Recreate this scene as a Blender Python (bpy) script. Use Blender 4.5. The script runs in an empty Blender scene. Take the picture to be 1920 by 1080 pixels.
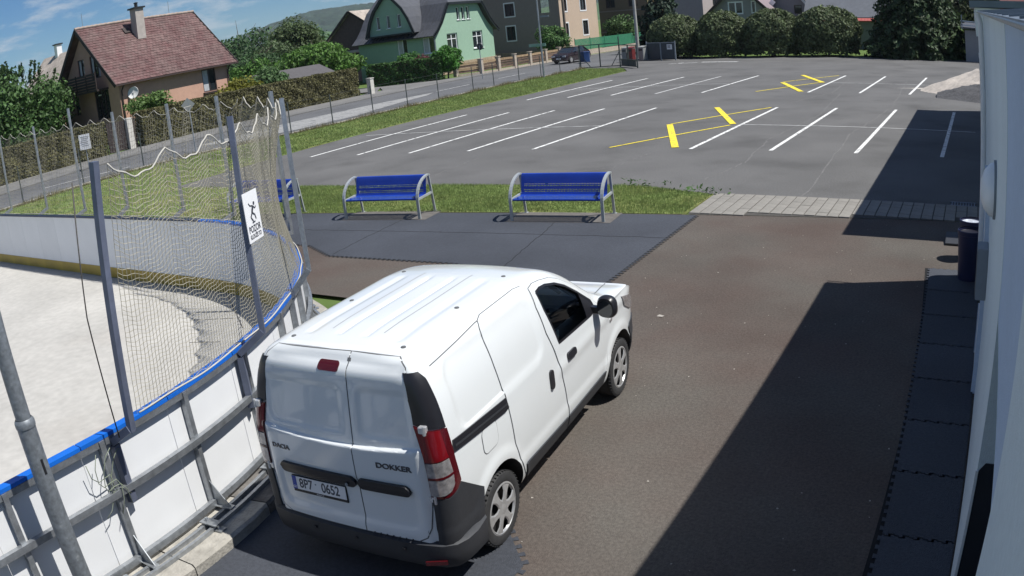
import bpy, bmesh, math, random
from math import sin, cos, pi, radians, hypot, atan2
from mathutils import Vector, Matrix
from mathutils.bvhtree import BVHTree
random.seed(7)
sc = bpy.context.scene
COL = sc.collection

# ------------------------------------------------------------------ camera (wide lens of a security camera)
cd = bpy.data.cameras.new('camera')
cam = bpy.data.objects.new('camera', cd)
COL.objects.link(cam)
sc.camera = cam
RX = (0.85213908, 0.5135385, -0.10068366)
RD = (0.07700521, -0.31334999, -0.94651042)
RF = (-0.51761877, 0.79880535, -0.30656292)
M = Matrix.Identity(4)
for i in range(3):
    M[i][0] = RX[i]
    M[i][1] = -RD[i]
    M[i][2] = -RF[i]
M[2][3] = 3.91346
cam.matrix_world = M
cd.type = 'PANO'
cd.panorama_type = 'FISHEYE_LENS_POLYNOMIAL'
cd.sensor_fit = 'HORIZONTAL'
cd.sensor_width = 19.2
cd.sensor_height = 10.8
for k, v in enumerate((0.000133142, 0.0632877488, 0.000196583986, -4.48174708e-05, 3.58647466e-06)):
    setattr(cd, 'fisheye_polynomial_k%d' % k, -v)
cd.fisheye_fov = radians(180)
cd.clip_end = 6000

# ------------------------------------------------------------------ sun, sky, exposure
SUNV = Vector((0.575, 0.20, 1.0)).normalized()
SUN_EL = math.asin(SUNV.z)
SUN_AZ = atan2(SUNV.x, SUNV.y)
ld = bpy.data.lights.new('sun', 'SUN')
ld.energy = 4.8
ld.angle = radians(0.53)
ld.color = (1.0, 0.975, 0.925)
sun = bpy.data.objects.new('sun', ld)
COL.objects.link(sun)
sun.rotation_euler = (-SUNV).to_track_quat('-Z', 'Y').to_euler()
sun.location = (20, 10, 40)

world = bpy.data.worlds.new('World')
sc.world = world
world.use_nodes = True
nt = world.node_tree
nt.nodes.clear()
N = nt.nodes.new
out = N('ShaderNodeOutputWorld')
bg = N('ShaderNodeBackground')
sky = N('ShaderNodeTexSky')
sky.sky_type = 'NISHITA'
sky.sun_disc = False
sky.sun_elevation = SUN_EL
sky.sun_rotation = SUN_AZ
sky.air_density = 1.0
sky.dust_density = 0.2
sky.ozone_density = 3.0
sky.altitude = 400
tc = N('ShaderNodeTexCoord')
mp = N('ShaderNodeMapping')
mp.inputs['Scale'].default_value = (4.2, 4.2, 17.0)
mp.inputs['Location'].default_value = (0.35, 0.1, 0.2)
nz = N('ShaderNodeTexNoise')
nz.inputs['Scale'].default_value = 2.1
nz.inputs['Detail'].default_value = 7
nz.inputs['Roughness'].default_value = 0.6
rp = N('ShaderNodeValToRGB')
rp.color_ramp.elements[0].position = 0.49
rp.color_ramp.elements[0].color = (0, 0, 0, 1)
rp.color_ramp.elements[1].position = 0.68
rp.color_ramp.elements[1].color = (0.9, 0.9, 0.9, 1)
mx = N('ShaderNodeMixRGB')
mx.inputs['Color2'].default_value = (6.8, 7.4, 8.0, 1)
hsv = N('ShaderNodeHueSaturation')
hsv.inputs['Saturation'].default_value = 1.12
hsv.inputs['Value'].default_value = 1.0
L = nt.links.new
L(tc.outputs['Generated'], mp.inputs['Vector'])
L(mp.outputs[0], nz.inputs['Vector'])
L(nz.outputs['Fac'], rp.inputs[0])
L(sky.outputs[0], hsv.inputs['Color'])
tnt = N('ShaderNodeMixRGB')
tnt.blend_type = 'MULTIPLY'
tnt.inputs['Fac'].default_value = 1.0
tnt.inputs['Color2'].default_value = (0.46, 0.70, 0.94, 1)
L(hsv.outputs[0], tnt.inputs['Color1'])
L(tnt.outputs[0], mx.inputs['Color1'])
L(rp.outputs[0], mx.inputs['Fac'])
L(mx.outputs[0], bg.inputs['Color'])
bg.inputs['Strength'].default_value = 0.066
L(bg.outputs[0], out.inputs[0])

vs = sc.view_settings
vs.view_transform = 'Standard'
vs.look = 'None'
vs.gamma = 1
vs.use_curve_mapping = False
vs.exposure = 0.32
sc.cycles.max_bounces = 8
sc.cycles.transparent_max_bounces = 16
sc.cycles.caustics_reflective = False
sc.cycles.caustics_refractive = False
try:
    sc.cycles.use_denoising = True
    sc.cycles.denoiser = 'OPENIMAGEDENOISE'
except Exception:
    pass

# ------------------------------------------------------------------ materials
MATS = {}


def mat(name, col, rough=0.7, metal=0.0, var=0.0, scale=8.0, var2=0.0, scale2=0.7, bump=0.0, bscale=60.0,
        rnd=0.0, col2=None, spec=0.5, mask=None, coat=0.0, detail=4.0, lim=(0.35, 0.65)):
    """Principled material; base colour varies by fine and coarse noise, by object, and towards col2 in patches."""
    if name in MATS:
        return MATS[name]
    m = bpy.data.materials.new(name)
    m.use_nodes = True
    t = m.node_tree
    b = t.nodes['Principled BSDF']
    b.inputs['Roughness'].default_value = rough
    b.inputs['Metallic'].default_value = metal
    b.inputs['Specular IOR Level'].default_value = spec
    if coat:
        b.inputs['Coat Weight'].default_value = coat
        b.inputs['Coat Roughness'].default_value = 0.04
    n = t.nodes.new
    co = n('ShaderNodeTexCoord')
    src = n('ShaderNodeRGB')
    src.outputs[0].default_value = (*col, 1)
    cur = src.outputs[0]
    if col2 is not None:
        z = n('ShaderNodeTexNoise')
        z.inputs['Scale'].default_value = mask or scale2
        z.inputs['Detail'].default_value = detail
        t.links.new(co.outputs['Object'], z.inputs['Vector'])
        mr = n('ShaderNodeMapRange')
        mr.inputs['From Min'].default_value = lim[0]
        mr.inputs['From Max'].default_value = lim[1]
        t.links.new(z.outputs['Fac'], mr.inputs['Value'])
        k = n('ShaderNodeMixRGB')
        k.inputs['Color2'].default_value = (*col2, 1)
        t.links.new(mr.outputs[0], k.inputs['Fac'])
        t.links.new(cur, k.inputs['Color1'])
        cur = k.outputs[0]

    def vary(cur, amount, sc_, det):
        z = n('ShaderNodeTexNoise')
        z.inputs['Scale'].default_value = sc_
        z.inputs['Detail'].default_value = det
        t.links.new(co.outputs['Object'], z.inputs['Vector'])
        mr = n('ShaderNodeMapRange')
        mr.inputs['From Min'].default_value = 0.25
        mr.inputs['From Max'].default_value = 0.75
        mr.inputs['To Min'].default_value = 1 - amount
        mr.inputs['To Max'].default_value = 1 + amount
        t.links.new(z.outputs['Fac'], mr.inputs['Value'])
        k = n('ShaderNodeVectorMath')
        k.operation = 'SCALE'
        t.links.new(cur, k.inputs[0])
        t.links.new(mr.outputs[0], k.inputs['Scale'])
        return k.outputs[0]
    if var:
        cur = vary(cur, var, scale, 3)
    if var2:
        cur = vary(cur, var2, scale2, 4)
    if rnd:
        oi = n('ShaderNodeObjectInfo')
        mr = n('ShaderNodeMapRange')
        mr.inputs['To Min'].default_value = 1 - rnd
        mr.inputs['To Max'].default_value = 1 + rnd
        t.links.new(oi.outputs['Random'], mr.inputs['Value'])
        k = n('ShaderNodeVectorMath')
        k.operation = 'SCALE'
        t.links.new(cur, k.inputs[0])
        t.links.new(mr.outputs[0], k.inputs['Scale'])
        cur = k.outputs[0]
    t.links.new(cur, b.inputs['Base Color'])
    if bump:
        z = n('ShaderNodeTexNoise')
        z.inputs['Scale'].default_value = bscale
        z.inputs['Detail'].default_value = 3
        t.links.new(co.outputs['Object'], z.inputs['Vector'])
        bp = n('ShaderNodeBump')
        bp.inputs['Strength'].default_value = bump
        bp.inputs['Distance'].default_value = 0.02
        t.links.new(z.outputs['Fac'], bp.inputs['Height'])
        t.links.new(bp.outputs[0], b.inputs['Normal'])
    MATS[name] = m
    return m


def leafmat(name, col, var=0.45, trans=0.35):
    if name in MATS:
        return MATS[name]
    m = mat(name, col, rough=0.55, var=var, scale=1.7, spec=0.25)
    t = m.node_tree
    b = t.nodes['Principled BSDF']
    o = t.nodes['Material Output']
    src = b.inputs['Base Color'].links[0].from_socket
    g = t.nodes.new('ShaderNodeNewGeometry')
    mr = t.nodes.new('ShaderNodeMapRange')
    mr.inputs['To Min'].default_value = 0.6
    mr.inputs['To Max'].default_value = 1.45
    t.links.new(g.outputs['Random Per Island'], mr.inputs['Value'])
    k = t.nodes.new('ShaderNodeVectorMath')
    k.operation = 'SCALE'
    t.links.new(src, k.inputs[0])
    t.links.new(mr.outputs[0], k.inputs['Scale'])
    t.links.new(k.outputs[0], b.inputs['Base Color'])
    tr = t.nodes.new('ShaderNodeBsdfTranslucent')
    t.links.new(k.outputs[0], tr.inputs['Color'])
    ms = t.nodes.new('ShaderNodeMixShader')
    ms.inputs[0].default_value = trans
    t.links.new(b.outputs[0], ms.inputs[1])
    t.links.new(tr.outputs[0], ms.inputs[2])
    t.links.new(ms.outputs[0], o.inputs[0])
    return m


def glassmat(name, tint=(0.25, 0.3, 0.3), rough=0.02):
    """Thin tinted pane: mostly seen through, with a mirror reflection that grows at grazing angles."""
    if name in MATS:
        return MATS[name]
    m = bpy.data.materials.new(name)
    m.use_nodes = True
    t = m.node_tree
    t.nodes.clear()
    o = t.nodes.new('ShaderNodeOutputMaterial')
    tr = t.nodes.new('ShaderNodeBsdfTransparent')
    tr.inputs[0].default_value = (*tint, 1)
    gl = t.nodes.new('ShaderNodeBsdfGlossy')
    gl.inputs['Roughness'].default_value = rough
    gl.inputs['Color'].default_value = (0.9, 0.95, 1, 1)
    fr = t.nodes.new('ShaderNodeFresnel')
    fr.inputs[0].default_value = 1.5
    ms = t.nodes.new('ShaderNodeMixShader')
    t.links.new(fr.outputs[0], ms.inputs[0])
    t.links.new(tr.outputs[0], ms.inputs[1])
    t.links.new(gl.outputs[0], ms.inputs[2])
    t.links.new(ms.outputs[0], o.inputs[0])
    MATS[name] = m
    return m


# ------------------------------------------------------------------ object helpers
def tag(o, label=None, cat=None, group=None, kind=None):
    if label:
        o['label'] = label
    if cat:
        o['category'] = cat
    if group:
        o['group'] = group
    if kind:
        o['kind'] = kind
    return o


def empty(name, loc=(0, 0, 0), rz=0.0, parent=None, **kw):
    o = bpy.data.objects.new(name, None)
    COL.objects.link(o)
    o.location = loc
    o.rotation_euler = (0, 0, rz)
    o.empty_display_size = 0.2
    if parent:
        o.parent = parent
    return tag(o, **kw)


def inst(name, mesh, parent=None, loc=(0, 0, 0), rot=(0, 0, 0), **kw):
    o = bpy.data.objects.new(name, mesh)
    COL.objects.link(o)
    o.location = loc
    o.rotation_euler = rot
    if parent:
        o.parent = parent
    return tag(o, **kw)


def copy_tree(o, parent=None):
    c = o.copy()
    COL.objects.link(c)
    if parent:
        c.parent = parent
    for ch in list(o.children):
        copy_tree(ch, c)
    return c


class MB:
    """Collects shapes and builds them as ONE mesh."""

    def __init__(s):
        s.v = []
        s.f = []
        s.m = []
        s.cur = 0

    def add(s, vs, fs):
        b = len(s.v)
        s.v += [tuple(v) for v in vs]
        s.f += [tuple(b + i for i in f) for f in fs]
        s.m += [s.cur] * len(fs)

    def box(s, c, d, rz=0.0, rot=None):
        hx, hy, hz = d[0] / 2, d[1] / 2, d[2] / 2
        R = rot if rot is not None else Matrix.Rotation(rz, 3, 'Z')
        vs = [Vector(c) + R @ Vector((x * hx, y * hy, z * hz)) for z in (-1, 1) for y in (-1, 1) for x in (-1, 1)]
        s.add(vs, [(0, 2, 3, 1), (4, 5, 7, 6), (0, 1, 5, 4), (2, 6, 7, 3), (0, 4, 6, 2), (1, 3, 7, 5)])

    def bar(s, a, b, w, h, up=(0, 0, 1)):
        a = Vector(a)
        b = Vector(b)
        d = b - a
        ln = d.length
        y = d.normalized()
        x = y.cross(Vector(up))
        if x.length < 1e-5:
            x = y.cross(Vector((1, 0, 0)))
        x.normalize()
        z = x.cross(y)
        R = Matrix((x, y, z)).transposed()
        s.box((a + b) / 2, (w, ln, h), rot=R)

    def tube(s, pts, r, n=8, cap=True, closed=False):
        pts = [Vector(p) for p in pts]
        rr = r if isinstance(r, (list, tuple)) else [r] * len(pts)
        prev = None
        rings = []
        for i, p in enumerate(pts):
            if closed:
                d = pts[(i + 1) % len(pts)] - pts[i - 1]
            else:
                d = pts[min(i + 1, len(pts) - 1)] - pts[max(i - 1, 0)]
            d.normalize()
            if prev is None:
                u = Vector((0, 0, 1)) if abs(d.z) < 0.9 else Vector((1, 0, 0))
                x = d.cross(u).normalized()
            else:
                x = (prev - d * prev.dot(d)).normalized()
            prev = x
            y = d.cross(x)
            rings.append([p + x * (rr[i] * cos(2 * pi * k / n)) + y * (rr[i] * sin(2 * pi * k / n)) for k in range(n)])
        vs = [v for ring in rings for v in ring]
        fs = []
        m = len(pts)
        for i in range(m if closed else m - 1):
            a = i * n
            b = ((i + 1) % m) * n
            for k in range(n):
                fs.append((a + k, a + (k + 1) % n, b + (k + 1) % n, b + k))
        if cap and not closed:
            fs.append(tuple(range(n))[::-1])
            fs.append(tuple((m - 1) * n + k for k in range(n)))
        s.add(vs, fs)

    def prism(s, poly, ext):
        """closed prism: polygon of 3-D points pushed along ext"""
        n = len(poly)
        p = [Vector(q) for q in poly]
        e = Vector(ext)
        vs = p + [q + e for q in p]
        fs = [tuple(range(n))[::-1], tuple(range(n, 2 * n))]
        for i in range(n):
            j = (i + 1) % n
            fs.append((i, j, n + j, n + i))
        s.add(vs, fs)

    def lathe(s, prof, n=16, c=(0, 0, 0), axis='Z', a0=0.0, a1=2 * pi):
        full = abs(a1 - a0 - 2 * pi) < 1e-6
        k = n if full else n + 1
        vs = []
        for i in range(k):
            t = a0 + (a1 - a0) * i / n
            for r, h in prof:
                if axis == 'Z':
                    q = (r * cos(t), r * sin(t), h)
                elif axis == 'X':
                    q = (h, r * cos(t), r * sin(t))
                else:
                    q = (r * cos(t), h, r * sin(t))
                vs.append((c[0] + q[0], c[1] + q[1], c[2] + q[2]))
        m = len(prof)
        fs = []
        for i in range(n):
            a = i * m
            b = ((i + 1) % k) * m
            for j in range(m - 1):
                fs.append((a + j, b + j, b + j + 1, a + j + 1))
        s.add(vs, fs)

    def mesh(s, name, mats, smooth=False, sharp=None, fix=True):
        me = bpy.data.meshes.new(name)
        me.from_pydata(s.v, [], s.f)
        for m in (mats if isinstance(mats, (list, tuple)) else [mats]):
            me.materials.append(m)
        if any(s.m):
            me.polygons.foreach_set('material_index', s.m)
        if fix and len(s.f) < 60000:
            bm = bmesh.new()
            bm.from_mesh(me)
            bmesh.ops.recalc_face_normals(bm, faces=bm.faces)
            bm.to_mesh(me)
            bm.free()
        if smooth:
            me.polygons.foreach_set('use_smooth', [True] * len(me.polygons))
            if sharp:
                me.set_sharp_from_angle(angle=radians(sharp))
        me.update()
        return me

    def build(s, name, mats, parent=None, smooth=False, sharp=None, loc=(0, 0, 0), rot=(0, 0, 0), bevel=0.0, fix=True, **kw):
        me = s.mesh(name, mats, smooth, sharp, fix)
        if bevel:
            bm = bmesh.new()
            bm.from_mesh(me)
            es = [e for e in bm.edges if len(e.link_faces) == 2 and e.calc_face_angle(0) > 0.6]
            bmesh.ops.bevel(bm, geom=es, offset=bevel, segments=2, affect='EDGES', clamp_overlap=True)
            bm.to_mesh(me)
            bm.free()
            me.polygons.foreach_set('use_smooth', [True] * len(me.polygons))
            me.set_sharp_from_angle(angle=radians(40))
        return inst(name, me, parent, loc, rot, **kw)


def sheet(name, poly, z, m, parent=None, thick=0.0, **kw):
    b = MB()
    if thick:
        b.prism([(x, y, z - thick) for x, y in poly], (0, 0, thick))
    else:
        b.add([(x, y, z) for x, y in poly], [tuple(range(len(poly)))])
    return b.build(name, m, parent, **kw)


def text_mesh(s, size, m, name, parent, mw, ext=0.003, sx=1.0, bold=0.0, align='CENTER'):
    """flat lettering as a thin solid mesh; mw is a 4x4 placing x = along the text, y = up, z = out of the surface"""
    cu = bpy.data.curves.new(name, 'FONT')
    cu.body = s
    cu.size = size
    cu.align_x = align
    cu.align_y = 'CENTER'
    cu.extrude = ext
    cu.offset = bold
    to = bpy.data.objects.new(name, cu)
    me = bpy.data.meshes.new_from_object(to)
    bpy.data.objects.remove(to)
    bpy.data.curves.remove(cu)
    me.transform(Matrix.Diagonal((sx, 1, 1, 1)))
    me.transform(mw)
    me.materials.clear()
    me.materials.append(m)
    return inst(name, me, parent)


def frame(o, x, y, z=None):
    """4x4 with origin o and axes x, y, (z)"""
    x = Vector(x).normalized()
    y = Vector(y).normalized()
    z = Vector(z) if z is not None else x.cross(y)
    m = Matrix((x, y, z)).transposed().to_4x4()
    m.translation = Vector(o)
    return m


# shared materials
galv = mat('galvanised steel', (0.36, 0.38, 0.40), rough=0.45, metal=0.75, var=0.22, scale=18, var2=0.12, scale2=2)
galv_dark = mat('weathered galvanised steel', (0.20, 0.22, 0.27), rough=0.5, metal=0.6, var=0.2, scale=14)
steel_grey = mat('grey painted steel', (0.22, 0.25, 0.28), rough=0.5, var=0.1, scale=6)
black_plastic = mat('black plastic', (0.018, 0.018, 0.021), rough=0.5, var=0.15, scale=5)
concrete = mat('weathered concrete', (0.36, 0.34, 0.30), rough=0.9, var=0.25, scale=9, var2=0.25, scale2=1.4, bump=0.5, bscale=40)
white_frame = mat('white window frame', (0.78, 0.79, 0.8), rough=0.4)
brown_frame = mat('dark brown window frame', (0.045, 0.03, 0.028), rough=0.5)
pane_dark = mat('window glass over dark room', (0.02, 0.025, 0.03), rough=0.04, spec=0.8)
curtain = mat('pale curtain behind glass', (0.45, 0.46, 0.48), rough=0.25, var=0.15, scale=5)
# ================================================================== SETTING: ground, lot, road, lawns
asphalt = mat('old grey asphalt', (0.120, 0.118, 0.116), rough=0.88, var=0.26, scale=30, var2=0.17, scale2=0.35, bump=0.35, bscale=70, spec=0.3, col2=(0.092, 0.09, 0.088), mask=0.55, lim=(0.52, 0.72), detail=8.0)
road_m = mat('road asphalt', (0.115, 0.117, 0.122), rough=0.85, var=0.22, scale=14, var2=0.2, scale2=0.25, bump=0.2, spec=0.3)
walk_m = mat('worn pavement asphalt', (0.165, 0.162, 0.158), rough=0.9, var=0.2, scale=12, var2=0.2, scale2=0.4, spec=0.3)
pale_m = mat('pale worn concrete strip', (0.27, 0.27, 0.265), rough=0.9, var=0.35, scale=7, col2=(0.16, 0.16, 0.165), scale2=1.2, mask=1.3, lim=(0.5, 0.72))
brown_m = mat('brown rubber granulate', (0.096, 0.074, 0.064), rough=0.95, var=0.24, scale=34, var2=0.2, scale2=0.45, bump=0.5, bscale=90, spec=0.2,
              col2=(0.104, 0.094, 0.083), mask=0.5, detail=8.0)
blackmat_m = mat('black rubber mat', (0.048, 0.053, 0.065), rough=0.8, var=0.22, scale=40, var2=0.22, scale2=0.5, bump=0.4, bscale=90, spec=0.35, rnd=0.1)
meadow = mat('meadow', (0.10, 0.15, 0.045), rough=1.0, var=0.3, scale=0.8, var2=0.3, scale2=0.05, spec=0.1)
lawn_m = mat('mown lawn', (0.17, 0.225, 0.075), rough=1.0, var=0.35, scale=5, col2=(0.22, 0.215, 0.085), mask=0.75, bump=0.6, bscale=30, spec=0.1, lim=(0.42, 0.7))
white_paint = mat('worn white road paint', (0.70, 0.70, 0.68), rough=0.8, var=0.15, scale=9, col2=(0.16, 0.16, 0.155), mask=6.0, lim=(0.55, 0.66), detail=8.0)
thin_paint = mat('faded white road paint', (0.50, 0.50, 0.49), rough=0.85, var=0.15, scale=9, col2=(0.2, 0.2, 0.2), mask=3.0, lim=(0.5, 0.72))
yellow_paint = mat('yellow road paint', (0.78, 0.62, 0.04), rough=0.75, var=0.2, scale=14, col2=(0.20, 0.18, 0.09), mask=8.0, lim=(0.56, 0.68), detail=8.0)

# a wide sheet of ground to the horizon, with the lot's surfaces as thin sheets above it
gb = MB()
gb.add([(-4200, -1500, -0.06), (2500, -1500, -0.06), (2500, 4500, -0.06), (-4200, 4500, -0.06)], [(0, 1, 2, 3)])
gb.build('ground', meadow, kind='structure')

FENCE = [(-34.4, 9.2), (-33.4, 12.0), (-32.75, 14.7), (-32.7, 17.9), (-32.5, 21.3), (-31.5, 25.2), (-30.2, 28.3), (-29.65, 31.0), (-29.6, 34.2), (-29.5, 36.8),
         (-29.5, 39.9), (-29.6, 43.2), (-29.65, 46.4), (-29.65, 49.6), (-29.5, 52.3), (-29.45, 55.3), (-29.45, 58.6)]
lot = sheet('parking_lot', [(-24.45, 16.9), (-18.1, 16.88), (-7.5, 17.45), (-5.52, 16.86), (0.35, 16.88), (12, 17.0), (12, 67.2), (-2.0, 66.2), (-9, 66.4), (-13, 66.9),
                            (-18, 67.0), (-22.5, 68.0), (-24.2, 70), (-29.4, 74), (-29.45, 58.9), (-25.2, 57.2), (-23.85, 54.5), (-23.6, 40.6), (-24.3, 30), (-24.45, 24)], 0.0, asphalt, kind='structure')
sheet('road', [(x - 0.1, y) for x, y in FENCE] + [(-29.5, 74), (-30.5, 120), (-38.6, 120), (-38.6, 62), (-38.7, 40), (-38.9, 26), (-39.6, 9), (-39.6, -30), (-34.6, -30)], -0.02, road_m, kind='structure')
sheet('pavement', [(-38.62, 120), (-38.62, 62), (-38.72, 40), (-38.92, 26), (-39.62, 9), (-39.62, -30), (-43.8, -30), (-43.6, 20), (-42.4, 32), (-42.3, 50), (-46, 54), (-41.3, 56), (-39.4, 62), (-39.2, 70), (-39.4, 120)],
      0.05, walk_m, thick=0.14, kind='structure')
sheet('driveway', [(-42.2, 49.2), (-56, 51.5), (-56, 55.0), (-46, 54.2)], 0.045, walk_m, kind='structure')
sheet('pale_road_strip', [(-35.5, 26.5), (-32.6, 27.0), (-31.4, 30.5), (-31.2, 34.5), (-32.3, 39), (-33.1, 43.5), (-34.0, 45.4), (-34.7, 40), (-35.4, 34)], -0.012, pale_m, kind='structure')
rb = MB()
for a, b2 in (((-36.4, 17.6), (-34.7, 21.6)), ((-36.0, 9.5), (-36.2, 13.5)), ((-34.2, 46), (-34.2, 50)), ((-34.2, 54), (-34.2, 58))):
    rb.bar((a[0], a[1], -0.012), (b2[0], b2[1], -0.012), 0.13, 0.003)
rb.build('road_marking', thin_paint, kind='structure')
LAWN = [(-24.45, 16.88), (-18.1, 16.86), (-7.5, 17.43), (-5.54, 16.83), (-5.62, 15.03), (-15.2, 13.97), (-16.6, 13.8), (-14.2, 9.0), (-34.2, 9.0)] + [(x + 0.12, y) for x, y in FENCE[1:]] + \
       [(-25.3, 57.15), (-23.9, 54.4), (-23.65, 40.6), (-24.35, 30), (-24.5, 24), (-24.5, 17.5)]
sheet('lawn', LAWN, 0.01, lawn_m, thick=0.05, kind='structure')
# concrete edging under the fence, slab by slab
kb = MB()
kerb_root = empty('concrete_edging', (0, 0, 0), kind='structure')
for (x0, y0), (x1, y1) in zip(FENCE[:-1], FENCE[1:]):
    n = max(1, round(hypot(x1 - x0, y1 - y0) / 1.6))
    for k in range(n):
        a = k / n
        c = (k + 1) / n - 0.012
        q = MB()
        q.bar((x0 + (x1 - x0) * a + 0.05, y0 + (y1 - y0) * a, 0.0), (x0 + (x1 - x0) * c + 0.05, y0 + (y1 - y0) * c, 0.0), 0.27, 0.16)
        q.build('edging_slab', concrete, kerb_root)

# rubber yard between the rink and the building
yard = sheet('rubber_yard', [(-5.2, -8), (0.5, -8), (0.5, 15.74), (-5.5, 15.02), (-15.2, 13.95), (-16.4, 13.7), (-14.2, 9.1), (-9.0, 9.1), (-5.2, 5.2)], 0.004, brown_m, kind='structure')


def teeth(poly, closed_edges, step=0.11, size=0.05):
    """polygon outline with puzzle teeth along the listed edges"""
    outp = []
    n = len(poly)
    for i in range(n):
        a = Vector(poly[i])
        b = Vector(poly[(i + 1) % n])
        if i not in closed_edges:
            outp.append(tuple(a))
            continue
        d = b - a
        ln = d.length
        d.normalize()
        nn = Vector((d.y, -d.x))
        k = int(ln / step)
        s = ln / k
        for j in range(k):
            p = a + d * (j * s)
            for u, w in ((0.0, 0), (0.18, 0), (0.12, size), (0.62, size), (0.56, 0)):
                q = p + d * (u * s) + nn * w
                outp.append((q.x, q.y))
    return outp


MATP = [(-16.3, 13.75), (-14.0, 11.6), (-12.25, 11.56), (-11.2, 11.03), (-8.35, 11.12), (-7.0, 10.9), (-5.29, 9.9), (-5.32, 14.98), (-15.2, 13.9)]
gap_m = mat('shadowed mat joint', (0.008, 0.008, 0.009), rough=1.0)
sheet('mat_joint', teeth([(x * 1.0, y) for x, y in [(-16.3, 13.75), (-14.02, 11.565), (-12.26, 11.525), (-11.2, 10.99), (-8.34, 11.082), (-6.98, 10.862), (-5.25, 9.86), (-5.28, 14.98), (-15.2, 13.9)]], (1, 2, 3, 4, 5, 6)), 0.008, gap_m, kind='structure')
sheet('black_rubber_floor', teeth(MATP, (1, 2, 3, 4, 5, 6)), 0.012, blackmat_m, kind='structure')
sheet('black_rubber_floor', teeth([(-5.35, -3), (-2.9, -3), (-2.95, 4.3), (-4.2, 5.6), (-5.5, 4.4)], (1, 2)), 0.010, blackmat_m, kind='structure')
jb = MB()
for a, b2 in (((-8.0, 14.6), (-7.3, 11.0)), ((-11.6, 14.25), (-11.2, 11.1)), ((-9.9, 12.9), (-5.3, 13.3)), ((-13.5, 12.6), (-9.9, 12.9))):
    p = [Vector((a[0] + (b2[0] - a[0]) * t / 24, a[1] + (b2[1] - a[1]) * t / 24, 0.0135)) + Vector((random.uniform(-1, 1), random.uniform(-1, 1), 0)) * 0.02 for t in range(25)]
    for u, w in zip(p[:-1], p[1:]):
        jb.bar(u, w, 0.012, 0.002)
jb.build('mat_seam', gap_m, kind='structure')

strip = empty('mat_strip', (0, 0, 0), kind='structure')
y = 12.55
for k in range(11):
    y0, y1 = y - 1.0 * (k + 1) + 0.008, y - 1.0 * k
    xl0 = -0.42 - max(0, (y0 - 5)) * 0.027
    xl1 = -0.42 - max(0, (y1 - 5)) * 0.027
    P = [(xl1, y1 - 0.004), (xl0, y0 + 0.004), (0.17, y0 + 0.004), (0.17, y1 - 0.004)]
    sheet('rubber_mat', teeth(P, (0, 1, 3), 0.11, 0.03), 0.022, blackmat_m, strip, thick=0.013)
sheet('mat_gap', [(-0.70, 12.6), (-0.52, 9), (-0.47, 1.5), (0.17, 1.5), (0.17, 12.6)], 0.0075, gap_m, strip)

# concrete pavers between yard and lot: running joints away from the camera
paver_m = mat('concrete paver', (0.235, 0.222, 0.20), rough=0.9, var=0.14, scale=20, rnd=0.06, bump=0.4, bscale=60)
joint_m = mat('sandy paver joint', (0.07, 0.065, 0.058), rough=1.0, var=0.3, scale=20)
pav = sheet('paver_band', [(-5.5, 15.0), (0.45, 15.72), (0.45, 16.88), (-5.45, 16.87)], 0.012, joint_m, kind='structure')
pm = MB()
pm.box((0, 0, 0), (0.205, 0.250, 0.03))
pme = pm.mesh('paver', paver_m)
for i in range(26):
    x = -5.4 + 0.226 * i
    yb = 15.0 + (x + 5.5) * 0.121
    k = 0
    yy = 16.745
    while yy - 0.1 > yb and k < 11:
        inst('paver', pme, pav, (x, yy, 0.012 + random.uniform(-0.003, 0.003)), (random.uniform(-.004, .004), random.uniform(-.004, .004), random.uniform(-.006, .006)))
        yy -= 0.252
        k += 1
# drain grate in the band's end by the wall
dg = MB()
for k in range(9):
    dg.box((-0.42 + 0.06 * k, 17.05, 0.012), (0.02, 0.28, 0.02))
dg.box((-0.18, 17.2, 0.012), (0.56, 0.03, 0.024))
dg.box((-0.18, 16.9, 0.012), (0.56, 0.03, 0.024))
tag(dg.build('drain_grate', galv_dark), 'grey slotted drain grate in the asphalt beside the pavers', 'drain grate')

# parking lines, a sheet each
ROW1 = [((-22.35, 21.79), (-22.15, 31.9)), ((-20.09, 21.91), (-19.98, 32.1)), ((-17.81, 22.0), (-17.75, 32.3)), ((-15.52, 22.2), (-15.4, 32.45)), ((-13.18, 22.38), (-13.0, 32.45)),
        ((-8.05, 22.5), (-7.83, 32.43)), ((-5.67, 22.48), (-5.43, 32.5)), ((-3.26, 22.47), (-3.06, 32.49)), ((-0.86, 22.5), (-0.74, 32.45))]
ROW2 = [((-21.99, 37.2), (-21.6, 47.0)), ((-19.83, 37.6), (-19.45, 47.55)), ((-17.6, 38.0), (-17.2, 47.75)), ((-15.31, 38.2), (-14.86, 47.7)), ((-12.96, 38.36), (-12.6, 47.88)),
        ((-7.75, 38.38), (-7.42, 48.0)), ((-5.31, 38.4), (-5.08, 47.96)), ((-2.97, 38.38), (-2.67, 47.96))]
for i, (a, b2) in enumerate(ROW1 + ROW2):
    q = MB()
    q.bar((a[0], a[1], 0.004), (b2[0], b2[1], 0.004), 0.115, 0.003)
    q.build('parking_line', thin_paint if i == 12 else white_paint, lot)
for pts in ([(-23.64, 26.5), (-13.09, 27.25)], [(-8.0, 27.45), (0.1, 27.42)], [(-23.2, 41.6), (-12.96, 42.88)], [(-7.5, 43.4), (-2.0, 43.35)]):
    for a, b2 in zip(pts[:-1], pts[1:]):
        q = MB()
        q.bar((a[0], a[1], 0.0075), (b2[0], b2[1], 0.0075), 0.075, 0.003)
        q.build('parking_line', thin_paint, lot)
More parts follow.
